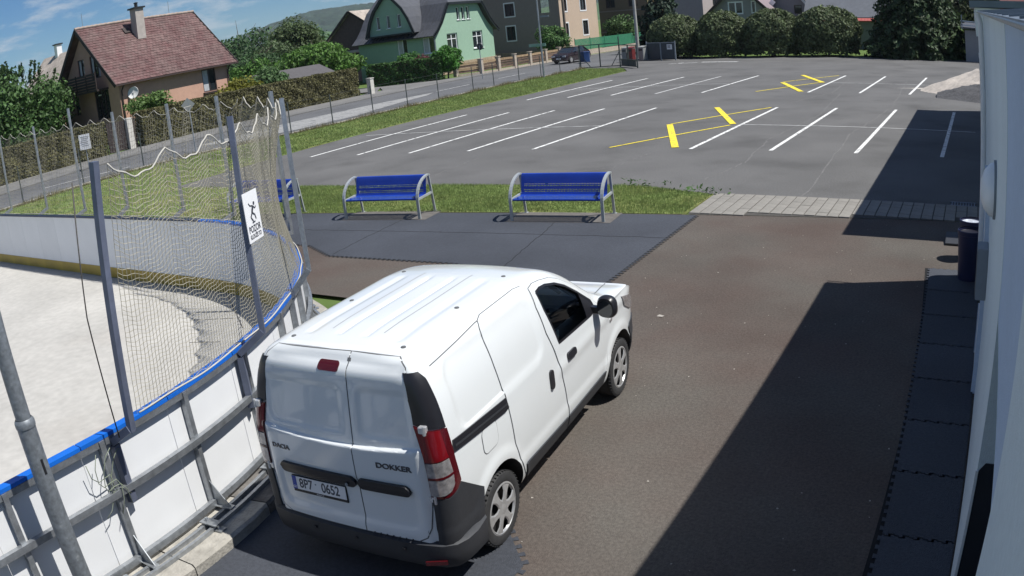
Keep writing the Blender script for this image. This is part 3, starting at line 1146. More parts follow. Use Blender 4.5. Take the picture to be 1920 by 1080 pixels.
for iy, y in enumerate(YS):
    r = ring_at(max(y, -.62))
    if y > 3.64:
        r = [(x * .97, .4 + (z - .4) * .96) for x, z in r]
    inset = 0.0
    if y < -.63:                                   # rounded rear edge
        t = (-.63 - y) / .125
        inset = .07 * (1 - math.sqrt(max(0.0, 1 - min(t, 1) ** 2)))
    half = []
    for j, (x, z) in enumerate(r):
        # outward normal in the section plane
        xa, za = r[max(j - 1, 0)]
        xb, zb = r[min(j + 1, NR - 1)]
        tx, tz = xb - xa, zb - za
        ln = hypot(tx, tz) or 1
        nx, nz_ = tz / ln, -tx / ln
        d = -inset
        if .3 < z < 1.79 and x > .5:
            d += side_relief(y, z)
        # roof ribs
        if z > 1.845 and abs(nz_) > .5 and -.45 < y < 1.0:
            for xr in (.12, .40):
                d -= 0.012 * sstep(.030, .012, abs(x - xr)) * sstep(-.45, -.35, y) * sstep(1.0, .9, y)
        yy = y
        if y < -.3:
            # follow the raked rear end
            t = sstep(-.30, -.75, y)
            yy = y + t * (lerp_tab(YREAR, z) + .755 - rear_bulge(x))
        xx = max(0.0, x + nx * d) if 0 < j < NR - 1 else 0.0
        half.append((xx, yy, z + nz_ * d))
    full = half + [(-x, y_, z) for x, y_, z in half[-2:0:-1]]
    vs += full
NF = 2 * NR - 2
for i in range(NYS - 1):
    for j in range(NF):
        fs.append((i * NF + j, i * NF + (j + 1) % NF, (i + 1) * NF + (j + 1) % NF, (i + 1) * NF + j))
# rear cap: rows between left and right halves of the first ring
NX = 72
base_i = len(vs)
first = vs[:NF]
first_z = [z for x, z in ring_at(-.62)]
cap = {}
for j in range(1, NR - 1):
    xr, yr, zr = first[j]
    for k in range(NX + 1):
        x = xr - 2 * xr * k / NX
        if k == 0:
            cap[(j, k)] = j
        elif k == NX:
            cap[(j, k)] = NF - j
        else:
            e = min(1.0, (xr - abs(x)) / .09) * sstep(1.80, 1.74, zr)
            y = lerp_tab(YREAR, first_z[j]) - rear_bulge(x) - rear_relief(x, zr) * e
            cap[(j, k)] = len(vs)
            vs.append((x, y, zr))
for j in range(1, NR - 2):
    for k in range(NX):
        fs.append((cap[(j, k)], cap[(j, k + 1)], cap[(j + 1, k + 1)], cap[(j + 1, k)]))
fs.append(tuple([0] + [cap[(1, k)] for k in range(NX + 1)][::1])[::-1])
fs.append(tuple([NR - 1] + [cap[(NR - 2, k)] for k in range(NX, -1, -1)])[::-1])
fs.append(tuple((NYS - 1) * NF + j for j in range(NF)))
bm = bmesh.new()
bv = [bm.verts.new(v) for v in vs]
for f in fs:
    try:
        bm.faces.new([bv[i] for i in f])
    except ValueError:
        pass
bmesh.ops.remove_doubles(bm, verts=bm.verts, dist=0.0004)
bmesh.ops.recalc_face_normals(bm, faces=bm.faces)
TREE = BVHTree.FromBMesh(bm)
bme = bpy.data.meshes.new('body')
bm.to_mesh(bme)
bm.free()
for m_ in (van_white, cabin_m, van_trim):
    bme.materials.append(m_)
body = inst('body', bme, van)


def cut(shapes):
    """boolean cut-outs: (mesh builder, slot) pairs"""
    for b, slot in shapes:
        me = b.mesh('cutter', [van_white, cabin_m, van_trim])
        me.polygons.foreach_set('material_index', [slot] * len(me.polygons))
        co = bpy.data.objects.new('cutter', me)
        COL.objects.link(co)
        co.parent = van
        md = body.modifiers.new('cut', 'BOOLEAN')
        md.object = co
        md.operation = 'DIFFERENCE'
        md.solver = 'EXACT'
        md.material_mode = 'TRANSFER' if hasattr(md, 'material_mode') else 'INDEX'
        bpy.context.view_layer.update()
        dg = bpy.context.evaluated_depsgraph_get()
        new = bpy.data.meshes.new_from_object(body.evaluated_get(dg))
        body.modifiers.clear()
        old = body.data
        body.data = new
        bpy.data.meshes.remove(old)
        bpy.data.objects.remove(co)


cuts = []
for yc in (0.0, 2.81):
    for sx_ in (-1, 1):
        b = MB()
        b.lathe([(0, .52 * sx_), (.385, .52 * sx_), (.40, 1.0 * sx_), (0, 1.0 * sx_)], 40, (0, yc, .325), 'X')
        cuts.append((b, 2))
        b = MB()
        b.box((.76 * sx_, yc, .16), (.5, .72, .32))
        cuts.append((b, 2))
b = MB()
b.prism([(-.68, .93, .55), (-.68, 2.38, .62), (-.68, 2.45, 1.10), (-.68, 2.22, 1.30), (-.68, 1.95, 1.50), (-.68, 1.62, 1.66), (-.68, 1.35, 1.74), (-.68, .93, 1.76)], (1.36, 0, 0))
cuts.append((b, 1))
WIN = [(1.17, 1.70), (1.26, 1.708), (1.38, 1.695), (1.57, 1.645), (1.75, 1.565), (1.97, 1.43), (2.20, 1.27), (2.22, 1.19), (2.10, 1.165), (1.70, 1.18), (1.31, 1.195), (1.25, 1.37), (1.19, 1.54)]
b = MB()
b.prism([(-1.0, y, z) for y, z in WIN], (2.0, 0, 0))
cuts.append((b, 2))
b = MB()
b.prism([(-.60, 1.3, 1.29), (.60, 1.3, 1.29), (.50, 1.3, 1.73), (-.50, 1.3, 1.73)], (0, 1.9, 0))
cuts.append((b, 2))
cut(cuts)
body.data.polygons.foreach_set('use_smooth', [True] * len(body.data.polygons))
body.data.set_sharp_from_angle(angle=radians(32))


def patch(name, poly, axis, off, m, parent=van, grid=0.04, rim=0.012, sign=1, smooth=True, extra=()):
    """a piece of sheet lying on the body: 2-D outline projected along an axis, offset along the surface normal, with a turned rim"""
    bm = bmesh.new()
    d = {'X': Vector((-sign, 0, 0)), 'W': Vector((-sign, 0, 0)), 'Y': Vector((0, 1, 0)), 'Z': Vector((0, 0, -1))}[axis]

    def to3(a, b):
        if axis in 'XW':
            return Vector((2.0 * sign, a, b))
        if axis == 'Y':
            return Vector((a, -3.0, b))
        return Vector((a, b, 3.5))
    f = bm.faces.new([bm.verts.new(to3(a, b)) for a, b in poly])
    us = [p[0] for p in poly]
    ws = [p[1] for p in poly]
    ax = {'X': (1, 2), 'W': (1, 2), 'Y': (0, 2), 'Z': (0, 1)}[axis]
    for k, (lo, hi) in enumerate(((min(us), max(us)), (min(ws), max(ws)))):
        n = int((hi - lo) / grid)
        for i in range(1, n + 1):
            co = Vector((0, 0, 0))
            co[ax[k]] = lo + (hi - lo) * i / (n + 1)
            no = Vector((0, 0, 0))
            no[ax[k]] = 1
            bmesh.ops.bisect_plane(bm, geom=bm.verts[:] + bm.edges[:] + bm.faces[:], plane_co=co, plane_no=no, dist=1e-5)
    for zz in extra:
        bmesh.ops.bisect_plane(bm, geom=bm.verts[:] + bm.edges[:] + bm.faces[:], plane_co=(0, 0, zz), plane_no=(0, 0, 1), dist=1e-5)
    bm.normal_update()
    hitn = {}
    for v in bm.verts:
        h = None
        dd = d
        if axis == 'W':
            yc = lerp_tab(YREAR, v.co.z) + .055
            if v.co.y < yc:                        # wrap round the corner onto the rear face
                e_, n, _, _ = TREE.ray_cast(Vector((2.0 * sign, yc, v.co.z)), d)
                if e_ is None:
                    e_ = TREE.find_nearest(Vector((.8 * sign, yc, v.co.z)))[0]
                dd = Vector((-sign * .6, .8, 0)) if yc - v.co.y < .035 else Vector((0, 1, 0))
                w = yc - v.co.y
                tgt = Vector((sign * (abs(e_.x) - w * .95), yc - min(w, .05), v.co.z))
                h, n, _, _ = TREE.ray_cast(tgt - dd * .6, dd)
        if h is None:
            dd = d
            h, n, _, _ = TREE.ray_cast(v.co, d)
        if h is None:
            h, n, _, _ = TREE.find_nearest(v.co + d * 1.2)
        if n.dot(dd) > 0:
            n = -n
        o = off(h) if callable(off) else off
        v.co = h + n * o
        hitn[v] = n.copy()
    bm.normal_update()
    for f in bm.faces:
        if f.normal.dot(hitn[f.verts[0]]) < 0:
            f.normal_flip()
    if rim:
        edges = [e for e in bm.edges if e.is_boundary]
        r = bmesh.ops.extrude_edge_only(bm, edges=edges)
        for v in r['geom']:
            if isinstance(v, bmesh.types.BMVert):
                _, n, _, _ = TREE.find_nearest(v.co)
                if n.dot(v.co - Vector((0, 1.2, .9))) < 0:
                    n = -n
                v.co -= n * rim
    bmesh.ops.recalc_face_normals(bm, faces=bm.faces)
    me = bpy.data.meshes.new(name)
    bm.to_mesh(me)
    bm.free()
    me.materials.append(m)
    if smooth:
        me.polygons.foreach_set('use_smooth', [True] * len(me.polygons))
        me.set_sharp_from_angle(angle=radians(38))
    return inst(name, me, parent)


def ribbon(name, lines, axis, w, off, m, parent=van, sign=1, step=0.03, closed=False):
    """thin strip following a polyline on the body"""
    b = MB()
    d = {'X': Vector((-sign, 0, 0)), 'Y': Vector((0, 1, 0)), 'Z': Vector((0, 0, -1))}[axis]
    for line in lines:
        pl = []
        L_ = list(line) + ([line[0]] if closed else [])
        for (a0, b0), (a1, b1) in zip(L_[:-1], L_[1:]):
            n = max(1, int(hypot(a1 - a0, b1 - b0) / step))
            pl += [(a0 + (a1 - a0) * i / n, b0 + (b1 - b0) * i / n) for i in range(n)]
        pl.append(L_[-1])
        P = []
        for a, c in pl:
            o = {'X': Vector((2.0 * sign, a, c)), 'Y': Vector((a, -3, c)), 'Z': Vector((a, c, 3.5))}[axis]
            h, n, _, _ = TREE.ray_cast(o, d)
            if h is None:
                continue
            if n.dot(d) > 0:
                n = -n
            P.append((h + n * off, n))
        vs_, fs_ = [], []
        for i in range(len(P)):
            t = (P[min(i + 1, len(P) - 1)][0] - P[max(i - 1, 0)][0]).normalized()
            x = t.cross(P[i][1]).normalized()
            vs_ += [P[i][0] - x * w / 2, P[i][0] + x * w / 2]
        for i in range(len(P) - 1):
            fs_.append((2 * i, 2 * i + 1, 2 * i + 3, 2 * i + 2))
        b.add(vs_, fs_)
    return b.build(name, m, parent)


def rr_poly(x0, x1, z0, z1, r, n=5):
    o = []
    for cx, cz, a0 in ((x1 - r, z1 - r, 0), (x0 + r, z1 - r, 90), (x0 + r, z0 + r, 180), (x1 - r, z0 + r, 270)):
        for k in range(n + 1):
            a = radians(a0 + 90 * k / n)
            o.append((cx + r * cos(a), cz + r * sin(a)))
    return o


# ---- rear doors with all that sits on them
ZB = .475
dr = [(.150, ZB), (.60, ZB), (.67, ZB + .04), (.705, ZB + .12), (.742, .85), (.735, 1.2), (.705, 1.45), (.665, 1.65), (.62, 1.78), (.55, 1.83), (.160, 1.84), (.158, 1.2), (.152, .75)]
dl = [(-x, z) for x, z in dr[:10]][::-1] + [(.140, ZB), (.142, .75), (.148, 1.2), (.150, 1.84)]
dl = [dl[-1]] + dl[:-1]
ribbon('door_gap', [dl, dr], 'Y', .02, .0025, seam_m, closed=True)
CR = [1.165 + .005 * k for k in range(15)]
door_l = patch('rear_door', dl, 'Y', .005, van_white, grid=.024, rim=.006, extra=CR)
door_r = patch('rear_door', dr, 'Y', .005, van_white, grid=.024, rim=.006, extra=CR)
patch('door_handle_bar', rr_poly(-.60, .136, .845, .94, .042), 'Y', lambda h: .030, van_trim, door_l, rim=.035)
patch('door_handle_bar', rr_poly(.154, .60, .845, .94, .042), 'Y', lambda h: .030, van_trim, door_r, rim=.035)
b = MB()
b.lathe([(0, 0), (.013, 0), (.013, .008), (0, .009)], 12, (0, 0, 0), 'Y')
b.build('lock_barrel', steel_grey, door_l, loc=(.055, -.832, .868))
patch('brake_light', rr_poly(-.10, .085, 1.72, 1.78, .022), 'Y', lambda h: .010, dark_red, rim=.012)
# number plate
pl = empty('number_plate', (-.25, -.80, .765), parent=van)
pl.rotation_euler = (radians(-3), 0, 0)
b = MB()
b.box((0, .003, -.012), (.535, .012, .145))
b.build('plate_holder', black_plastic, pl, bevel=.004)
b = MB()
b.box((0, -.006, 0), (.52, .005, .11))
b.build('plate_face', sign_white, pl)
b = MB()
b.box((-.24, -.0093, 0), (.04, .002, .11))
b.build('blue_band', mat('plate blue', (.01, .05, .35), rough=.4), pl)
b = MB()
b.lathe([(0, 0), (.007, 0), (.007, -.001), (0, -.001)], 12, (-.025, -.0095, .02), 'Y')
b.build('plate_seal', steel_grey, pl)
FP = frame((0, -.0088, 0), (1, 0, 0), (0, 0, 1), (0, -1, 0))
text_mesh('8P7', .112, ink, 'plate_lettering', pl, FP @ Matrix.Translation((-.125, 0, 0)), .0008, .78, .0022)
text_mesh('0652', .112, ink, 'plate_lettering', pl, FP @ Matrix.Translation((.115, 0, 0)), .0008, .78, .0022)
text_mesh('CZ', .026, sign_white, 'plate_lettering', pl, FP @ Matrix.Translation((-.24, -.035, .002)), .0008, .9, .0005)
text_mesh('dokker.cz', .018, sign_white, 'plate_lettering', pl, FP @ Matrix.Translation((0, -.0695, -.004)), .0008, 1, 0)


def badge(s, x, z, size, sx_, parent):
    h, n, _, _ = TREE.ray_cast(Vector((x, -3, z)), Vector((0, 1, 0)))
    if n.y > 0:
        n = -n
    up = Vector((0, 0, 1))
    up = (up - n * up.dot(n)).normalized()
    text_mesh(s, size, mat('dark chrome badge', (.09, .09, .10), rough=.3, metal=.6), 'badge_lettering', parent, frame(h + n * .007, up.cross(n), up, n), .003, sx_, .0012)


badge('DACIA', -.56, 1.065, .052, 1.15, door_l)
badge('DOKKER', .49, 1.075, .058, 1.25, door_r)
for x, z, s in ((.752, 1.385, 1), (.757, .84, 1), (-.752, 1.385, -1), (-.757, .84, -1)):
    b = MB()
    b.box((0, 0, 0), (.055, .045, .05))
    b.tube([(.02 * s, -.018, -.035), (.02 * s, -.018, .035)], .013, 8)
    b.build('door_hinge', chrome, van, loc=(x, -.742, z), bevel=.004)

# ---- rear lamps in the corner posts, with black cover above
for s in (1, -1):
    outer = [(-.71, 1.755), (-.62, 1.75), (-.60, 1.70), (-.595, 1.55), (-.595, 1.345), (-.81, 1.405), (-.77, 1.58)]
    cov = patch('corner_post_cover', outer, 'W', .010, van_trim, grid=.025, rim=.012, sign=s)
    lamp = [(-.81, 1.40), (-.595, 1.34), (-.585, 1.10), (-.565, .92), (-.62, .88), (-.70, .855), (-.81, .85)]
    tl = patch('tail_light', lamp, 'W', .016, dark_red, grid=.022, rim=.018, sign=s)
    patch('upper_lens', [(-.805, 1.39), (-.665, 1.352), (-.66, 1.15), (-.805, 1.14)], 'W', .021, red_lens, tl, grid=.022, rim=.005, sign=s)
    patch('clear_lens', [(-.805, 1.13), (-.66, 1.14), (-.645, 1.02), (-.65, .94), (-.68, .90), (-.72, .88), (-.805, .875)], 'W', .022, clear_lens, tl, grid=.02, rim=.005, sign=s)
    patch('lens_divider', [(-.805, 1.02), (-.645, 1.03), (-.645, 1.015), (-.805, 1.0)], 'W', .026, dark_red, tl, grid=.025, rim=.005, sign=s)

# ---- bumper wrapping round the corners
bp = MB()
prof = [(.04, .235), (.075, .28), (.088, .38), (.085, .455), (.045, .475), (0.0, .48)]
path = [(.895, -.33), (.893, -.50), (.88, -.62), (.845, -.70), (.77, -.752), (.60, -.785), (.3, -.80), (0, -.805)]
path = path + [(-x, y) for x, y in path[-2::-1]]
vs2, fs2 = [], []
for i, (x, y) in enumerate(path):
    xa, ya = path[max(i - 1, 0)]
    xb, yb = path[min(i + 1, len(path) - 1)]
    t = Vector((xb - xa, yb - ya)).normalized()
    n = Vector((-t.y, t.x))
    if n.dot(Vector((x * .6, y))) < 0:
        n = -n
    e = .35 if i in (0, len(path) - 1) else 1
    for o, z in prof:
        vs2.append((x + n.x * (o - .05) * e, y + n.y * (o - .05) * e, z))
    vs2.append((x - n.x * .06, y - n.y * .06, .48))
    vs2.append((x - n.x * .06, y - n.y * .06, .235))
m8 = len(prof) + 2
for i in range(len(path) - 1):
    for k in range(m8):
        fs2.append((i * m8 + k, i * m8 + (k + 1) % m8, (i + 1) * m8 + (k + 1) % m8, (i + 1) * m8 + k))
bp.add(vs2, fs2)
bump = bp.build('rear_bumper', van_black, van, smooth=True, sharp=35)
for s in (1, -1):
    patch('bumper_corner', [(-.80, .845), (-.70, .845), (-.62, .87), (-.565, .905), (-.29, .70), (-.335, .50), (-.36, .28), (-.80, .24)], 'W', .017, van_black, grid=.03, rim=.02, sign=s)
b = MB()
b.box((0, 0, 0), (.008, .055, .006))
rme = b.mesh('step_rib', van_black)
for k in range(7):
    inst('step_rib', rme, van, (.22 + .055 * k, -.82, .479))
for x in (-.35, .05, .48):
    b = MB()
    b.lathe([(0, -.004), (.016, -.004), (.016, .004), (0, .004)], 12, (0, 0, 0), 'Y')
    b.build('parking_sensor', van_trim, van, loc=(x, -.845, .40))
b = MB()
b.box((0, 0, 0), (.16, .012, .035))
b.build('bumper_reflector', dark_red, van, loc=(.73, -.813, .315), rot=(0, 0, radians(24)))

# ---- flanks: gaps, doors, fuel flap, rails, sills, handles
for s in (1, -1):
    slide = [(.43, .40), (.345, .58), (.30, .75), (.28, .95), (.25, 1.2), (.215, 1.45), (.20, 1.65), (.21, 1.745), (.25, 1.79), (.32, 1.808), (.90, 1.812), (1.02, 1.80), (1.07, 1.75), (1.06, 1.60), (1.10, 1.36), (1.17, 1.20), (1.245, .98), (1.315, .74), (1.39, .42)]
    FR = [(1.10, 1.755), (1.20, 1.765), (1.34, 1.748), (1.53, 1.71), (1.70, 1.645), (1.91, 1.53), (2.09, 1.40), (2.24, 1.275), (2.36, 1.15)]
    FF = [(2.42, .99), (2.44, .78), (2.41, .59), (2.33, .44)]
    FB = [(1.41, .42), (1.335, .74), (1.265, .98), (1.19, 1.20), (1.12, 1.36), (1.08, 1.60)]
    front = FR + FF + FB
    ribbon('door_gap', [slide, front], 'X', .015, .002, seam_m, sign=s, closed=True)
    wl = [(y, z) for y, z in WIN]
    sd = patch('sliding_door', slide, 'X', .005, van_white, grid=.035, rim=.006, sign=s)
    # the cab door is a ring round its window
    lower = FB[:3] + [(1.21, 1.15), (1.31, 1.194), (1.70, 1.179), (2.10, 1.164), (2.22, 1.19), (2.36, 1.15)] + FF
    fdoor = patch('cab_door', lower, 'X', .005, van_white, grid=.035, rim=.006, sign=s)
    upper = FR + [(2.222, 1.191)] + WIN[6::-1] + [WIN[12], WIN[11], WIN[10], (1.212, 1.152), (1.19, 1.20), (1.12, 1.36), (1.08, 1.60)]
    patch('window_surround', upper, 'X', .005, van_white, fdoor, grid=.05, rim=.004, sign=s)
    patch('cab_window', WIN, 'X', -.010, vglass, fdoor, grid=.06, rim=0, sign=s)
    ribbon('window_seal', [WIN], 'X', .024, .0065, van_trim, fdoor, sign=s, closed=True)
    patch('mirror_corner', [(1.97, 1.43), (2.20, 1.27), (2.22, 1.19), (2.10, 1.165), (1.99, 1.168)], 'X', .004, van_trim, fdoor, grid=.05, rim=.012, sign=s)
    hd = patch('door_handle', rr_poly(1.41, 1.60, .985, 1.05, .03), 'X', .024, van_trim, fdoor, grid=.03, rim=.02, sign=s)
    hs = patch('door_handle', rr_poly(1.02, 1.09, .875, 1.05, .033), 'X', .022, van_trim, sd, grid=.03, rim=.02, sign=s)
    patch('rail_track', [(-.575, 1.16), (-.56, 1.225), (.235, 1.175), (.262, 1.085), (.20, 1.075), (-.57, 1.14)], 'X', .010, van_trim, grid=.04, rim=.012, sign=s)
    ribbon('track_lip', [[(-.55, 1.18), (.235, 1.125)]], 'X', .02, .014, van_black, sign=s)
    if s == 1:
        ff = rr_poly(-.19, .04, .90, 1.10, .055)
        ribbon('flap_gap', [ff], 'X', .012, .002, seam_m, sign=s, closed=True)
        patch('fuel_flap', ff, 'X', .004, van_white, grid=.04, rim=.005, sign=s)
    patch('sill_moulding', [(.435, .48), (1.345, .455), (1.355, .345), (.47, .34)], 'X', .018, van_black, sd, grid=.05, rim=.018, sign=s)
    patch('sill_moulding', [(1.375, .455), (2.35, .47), (2.30, .35), (1.375, .345)], 'X', .018, van_black, fdoor, grid=.05, rim=.018, sign=s)
    ribbon('roof_gutter', [[(-.50, 1.745), (.2, 1.79), (.85, 1.795)]], 'X', .008, .0015, seam_m, sign=s)
    patch('side_repeater', rr_poly(2.54, 2.60, .92, .955, .016), 'X', .008, clear_lens, rim=.008, sign=s, grid=.05)
    b = MB()                                                          # door mirror
    b.lathe([(0, -.055), (.085, -.05), (.105, -.02), (.102, .03), (.07, .075), (0, .09)], 24, (0, 0, 0), 'Y')
    b.v = [(math.copysign(abs(x / .105) ** .75 * .105, x) * .95, y, math.copysign(abs(z / .105) ** .75 * .105, z) * (1.15 if z > 0 else .95)) for x, y, z in b.v]
    mr_ = b.build('door_mirror', van_trim, fdoor, smooth=True, sharp=50, loc=(.99 * s, 2.20, 1.21), rot=(0, 0, -.12 * s))
    b = MB()
    b.bar((.83 * s, 2.17, 1.20), (.93 * s, 2.20, 1.18), .07, .06)
    b.build('mirror_arm', van_trim, fdoor)
    b = MB()
    b.lathe([(0, 0), (.083, 0), (.083, -.004), (0, -.004)], 20, (0, -.054, 0), 'Y')
    b.build('mirror_glass', pane_dark, mr_)
    # headlamp and front wheel side of the nose
    patch('headlight', [(2.93, 1.06), (3.2, .995), (3.40, .90), (3.38, .80), (3.20, .84), (3.02, .93)], 'X', .012, clear_lens, rim=.012, sign=s, grid=.04)
    patch('bumper_wing', [(3.10, .66), (3.42, .70), (3.52, .60), (3.5, .30), (3.18, .30), (3.20, .45)], 'X', .012, van_black, rim=.015, sign=s, grid=.04)
b = MB()
b.box((0, 3.60, .48), (1.15, .16, .34))
b.build('front_bumper', van_black, van, bevel=.05)
ribbon('bonnet_gap', [[(-.70, 2.62), (-.66, 2.9), (-.60, 3.25), (0, 3.36), (.60, 3.25), (.66, 2.9), (.70, 2.62)]], 'Z', .012, .002, seam_m)
patch('windscreen', [(-.59, 2.40), (.59, 2.40), (.49, 1.62), (-.49, 1.62)], 'Z', -.008, vglass, rim=0, grid=.08)
patch('cowl', [(-.62, 2.42), (.62, 2.42), (.66, 2.58), (-.66, 2.58)], 'Z', .004, van_trim, rim=.008, grid=.08)
ribbon('roof_seam', [[(-.235, -.30), (-.24, .3), (-.235, 1.05)], [(.235, -.30), (.24, .3), (.235, 1.05)], [(-.55, -.585), (0, -.605), (.55, -.585)]], 'Z', .009, .0015, mat('pale roof seam', (.30, .31, .32), rough=.8))
for x in (-.50, .50):
    for y in (-.46, .30, 1.10):
        h, n, _, _ = TREE.ray_cast(Vector((x, y, 3)), Vector((0, 0, -1)))
        b = MB()
        b.lathe([(.020, 0), (.018, .006), (0, .008)], 12)
        b.build('roof_plug', seam_m, van, loc=tuple(h))

# ---- cab fittings seen through the door glass
for s in (1, -1):
    q = MB()
    q.box((.36 * s, 1.42, .80), (.48, .50, .14))
    q.build('seat_cushion', seat_m, van, bevel=.04)
    q = MB()
    q.box((.36 * s, 1.12, 1.10), (.46, .14, .62), rot=Matrix.Rotation(radians(-12), 3, 'X'))
    q.build('seat_back', seat_m, van, bevel=.04)
    q = MB()
    q.box((.36 * s, 1.045, 1.50), (.27, .10, .17))
    q.build('head_restraint', seat_m, van, bevel=.035)
q = MB()
q.box((0, 2.22, .98), (1.30, .36, .26))
q.build('dashboard', cabin_m, van, bevel=.05)
sw = empty('steering_wheel', (-.36, 1.86, 1.10), parent=van)
sw.rotation_euler = (radians(65), 0, 0)
q = MB()
q.tube([(.185 * cos(a * pi / 12), .185 * sin(a * pi / 12), 0) for a in range(24)], .016, 8, closed=True)
q.build('wheel_rim', mat('light grey wheel', (.25, .26, .27), rough=.5), sw, smooth=True)
q = MB()
q.box((0, 0, 0), (.13, .10, .04))
q.bar((-.17, 0, 0), (.17, 0, 0), .035, .02)
q.bar((0, -.17, 0), (0, 0, 0), .035, .02)
q.build('wheel_hub', cabin_m, sw)
q = MB()
q.box((.83, 1.36, 1.255), (.004, .055, .07))
q.build('window_sticker', sign_white, van, rot=(0, 0, 0))

# ---- wheels
ty = MB()
TP = [(.20, -.085), (.225, -.098), (.27, -.103), (.297, -.095), (.309, -.075), (.3095, -.062), (.305, -.06), (.305, -.055), (.311, -.053), (.311, -.006), (.306, -.004), (.306, .004), (.311, .006), (.311, .053), (.305, .055), (.305, .06), (.3095, .062), (.309, .075), (.297, .095), (.27, .103), (.225, .098), (.20, .085)]
ty.lathe(TP, 56, axis='X')
tyre_me = ty.mesh('tyre', rubber, smooth=True, sharp=30)
tb = MB()
for k in range(48):
    a = 2 * pi * k / 48
    for xo in (-.08, .08):
        tb.box((xo, .309 * cos(a), .309 * sin(a)), (.03, .008, .007), rot=Matrix.Rotation(a, 3, 'X'))
tread_me = tb.mesh('tread_block', rubber)
hc = MB()
hc.lathe([(.222, .080), (.222, .097), (.208, .101), (.200, .093), (.196, .083)], 48, axis='X')
hc.lathe([(.066, .088), (.058, .098), (.030, .102), (0, .103)], 30, axis='X')
for k in range(6):
    a = 2 * pi * k / 6 + .3
    vs3 = []
    for r_, w_, xo in ((.045, .050, .094), (.10, .032, .097), (.15, .036, .096), (.203, .066, .090)):
        for sg in (-1, 1):
            c_ = Vector((cos(a), sin(a)))
            t_ = Vector((-sin(a), cos(a)))
            p_ = c_ * r_ + t_ * (sg * w_)
            vs3.append((xo, p_.x, p_.y))
            p_ = c_ * r_ + t_ * (sg * (w_ - .012))
            vs3.append((xo + .007, p_.x, p_.y))
    hc.add(vs3, [f_ for i_ in range(3) for f_ in ((4 * i_, 4 * i_ + 1, 4 * i_ + 5, 4 * i_ + 4), (4 * i_ + 1, 4 * i_ + 3, 4 * i_ + 7, 4 * i_ + 5), (4 * i_ + 3, 4 * i_ + 2, 4 * i_ + 6, 4 * i_ + 7))])
hub_me = hc.mesh('wheel_cover', hub_m, smooth=True, sharp=25)
dk = MB()
dk.lathe([(.20, .055), (.05, .06), (0, .06)], 32, axis='X')
disc_me = dk.mesh('steel_disc', mat('dark steel wheel', (.03, .03, .032), rough=.6, metal=.3))
for yc in (0, 2.81):
    for s in (1, -1):
        w_ = inst('wheel', tyre_me, van, (.765 * s, yc, .311), (random.uniform(0, 1), 0, 0 if s == 1 else pi))
        inst('tread', tread_me, w_, kind='stuff')
        inst('wheel_cover', hub_me, w_)
        inst('steel_disc', disc_me, w_)
# ================================================================== BUILDING on the right, with its fittings
facade = mat('pale blue grey render', (0.66, 0.73, 0.75), rough=0.9, var=0.05, scale=30, var2=0.05, scale2=0.6, bump=0.25, bscale=130)
facade_b = mat('blue render band', (0.46, 0.55, 0.68), rough=0.9, var=0.05, scale=30, var2=0.05, scale2=0.6, bump=0.25, bscale=130)
white_trim = mat('white painted trim', (0.76, 0.77, 0.77), rough=0.5, var=0.05, scale=6)
roof_metal = mat('grey blue sheet roof', (0.16, 0.19, 0.22), rough=0.45, metal=0.3, var=0.15, scale=2)
dark_slab = mat('dark recess sheet', (0.022, 0.024, 0.032), rough=0.5, var=0.1, scale=5)


def wx(y):
    return 0.17 + 0.003 * y


bld = empty('clubhouse', (0.2, 6.0, 0), label='long low pale blue rendered building running along the right edge', cat='building')


def bpart(q, name, m, **kw):
    o = q.build(name, m, bld, **kw)
    o.location = -Vector(bld.location)
    return o


def wall_piece(y0, y1, z0, z1, name, m, x_off=0.0, depth=0.4):
    q = MB()
    q.prism([(wx(y0) + x_off, y0, z0), (wx(y1) + x_off, y1, z0), (wx(y1) + depth, y1, z0), (wx(y0) + depth, y0, z0)], (0, 0, z1 - z0))
    return bpart(q, name, m)


NY0, NY1, NZ0, NZ1 = 2.38, 4.2, 1.53, 2.37
wall_piece(-5, NY0, 0, 3.872, 'wall', facade)
wall_piece(NY0 + .001, NY1, NZ1, 3.872, 'wall', facade_b, 0.002)
wall_piece(NY1 + .001, 12.3, 0, 3.872, 'wall', facade)
# door recess: far jamb dark on its lower part, with a pale edge strip, closed leaf at the back, pull handle
q = MB()
q.prism([(wx(4) + .010, NY1 - .006, 0), (wx(4) + .45, NY1 - .006, 0), (wx(4) + .45, NY1 - .006, NZ0), (wx(4) + .045, NY1 - .006, NZ0), (wx(4) + .010, NY1 - .006, NZ0 - .05)], (0, .005, 0))
bpart(q, 'dark_jamb', dark_slab)
q = MB()
q.box((wx(4) + .0, NY1 - .008, (NZ0 - .05) / 2), (.016, .012, NZ0 - .05))
bpart(q, 'edge_strip', white_trim)
q = MB()
q.box((wx(3) + .47, (NY0 + NY1) / 2, NZ1 / 2), (.04, NY1 - NY0, NZ1))
bpart(q, 'door_leaf', dark_slab)
q = MB()
q.box((wx(4) + .105, NY1 - .05, 1.83), (.018, .02, .34))
q.box((wx(4) + .105, NY1 - .03, 2.0), (.022, .05, .05))
q.box((wx(4) + .105, NY1 - .03, 1.66), (.022, .05, .05))
bpart(q, 'pull_handle', galv_dark)
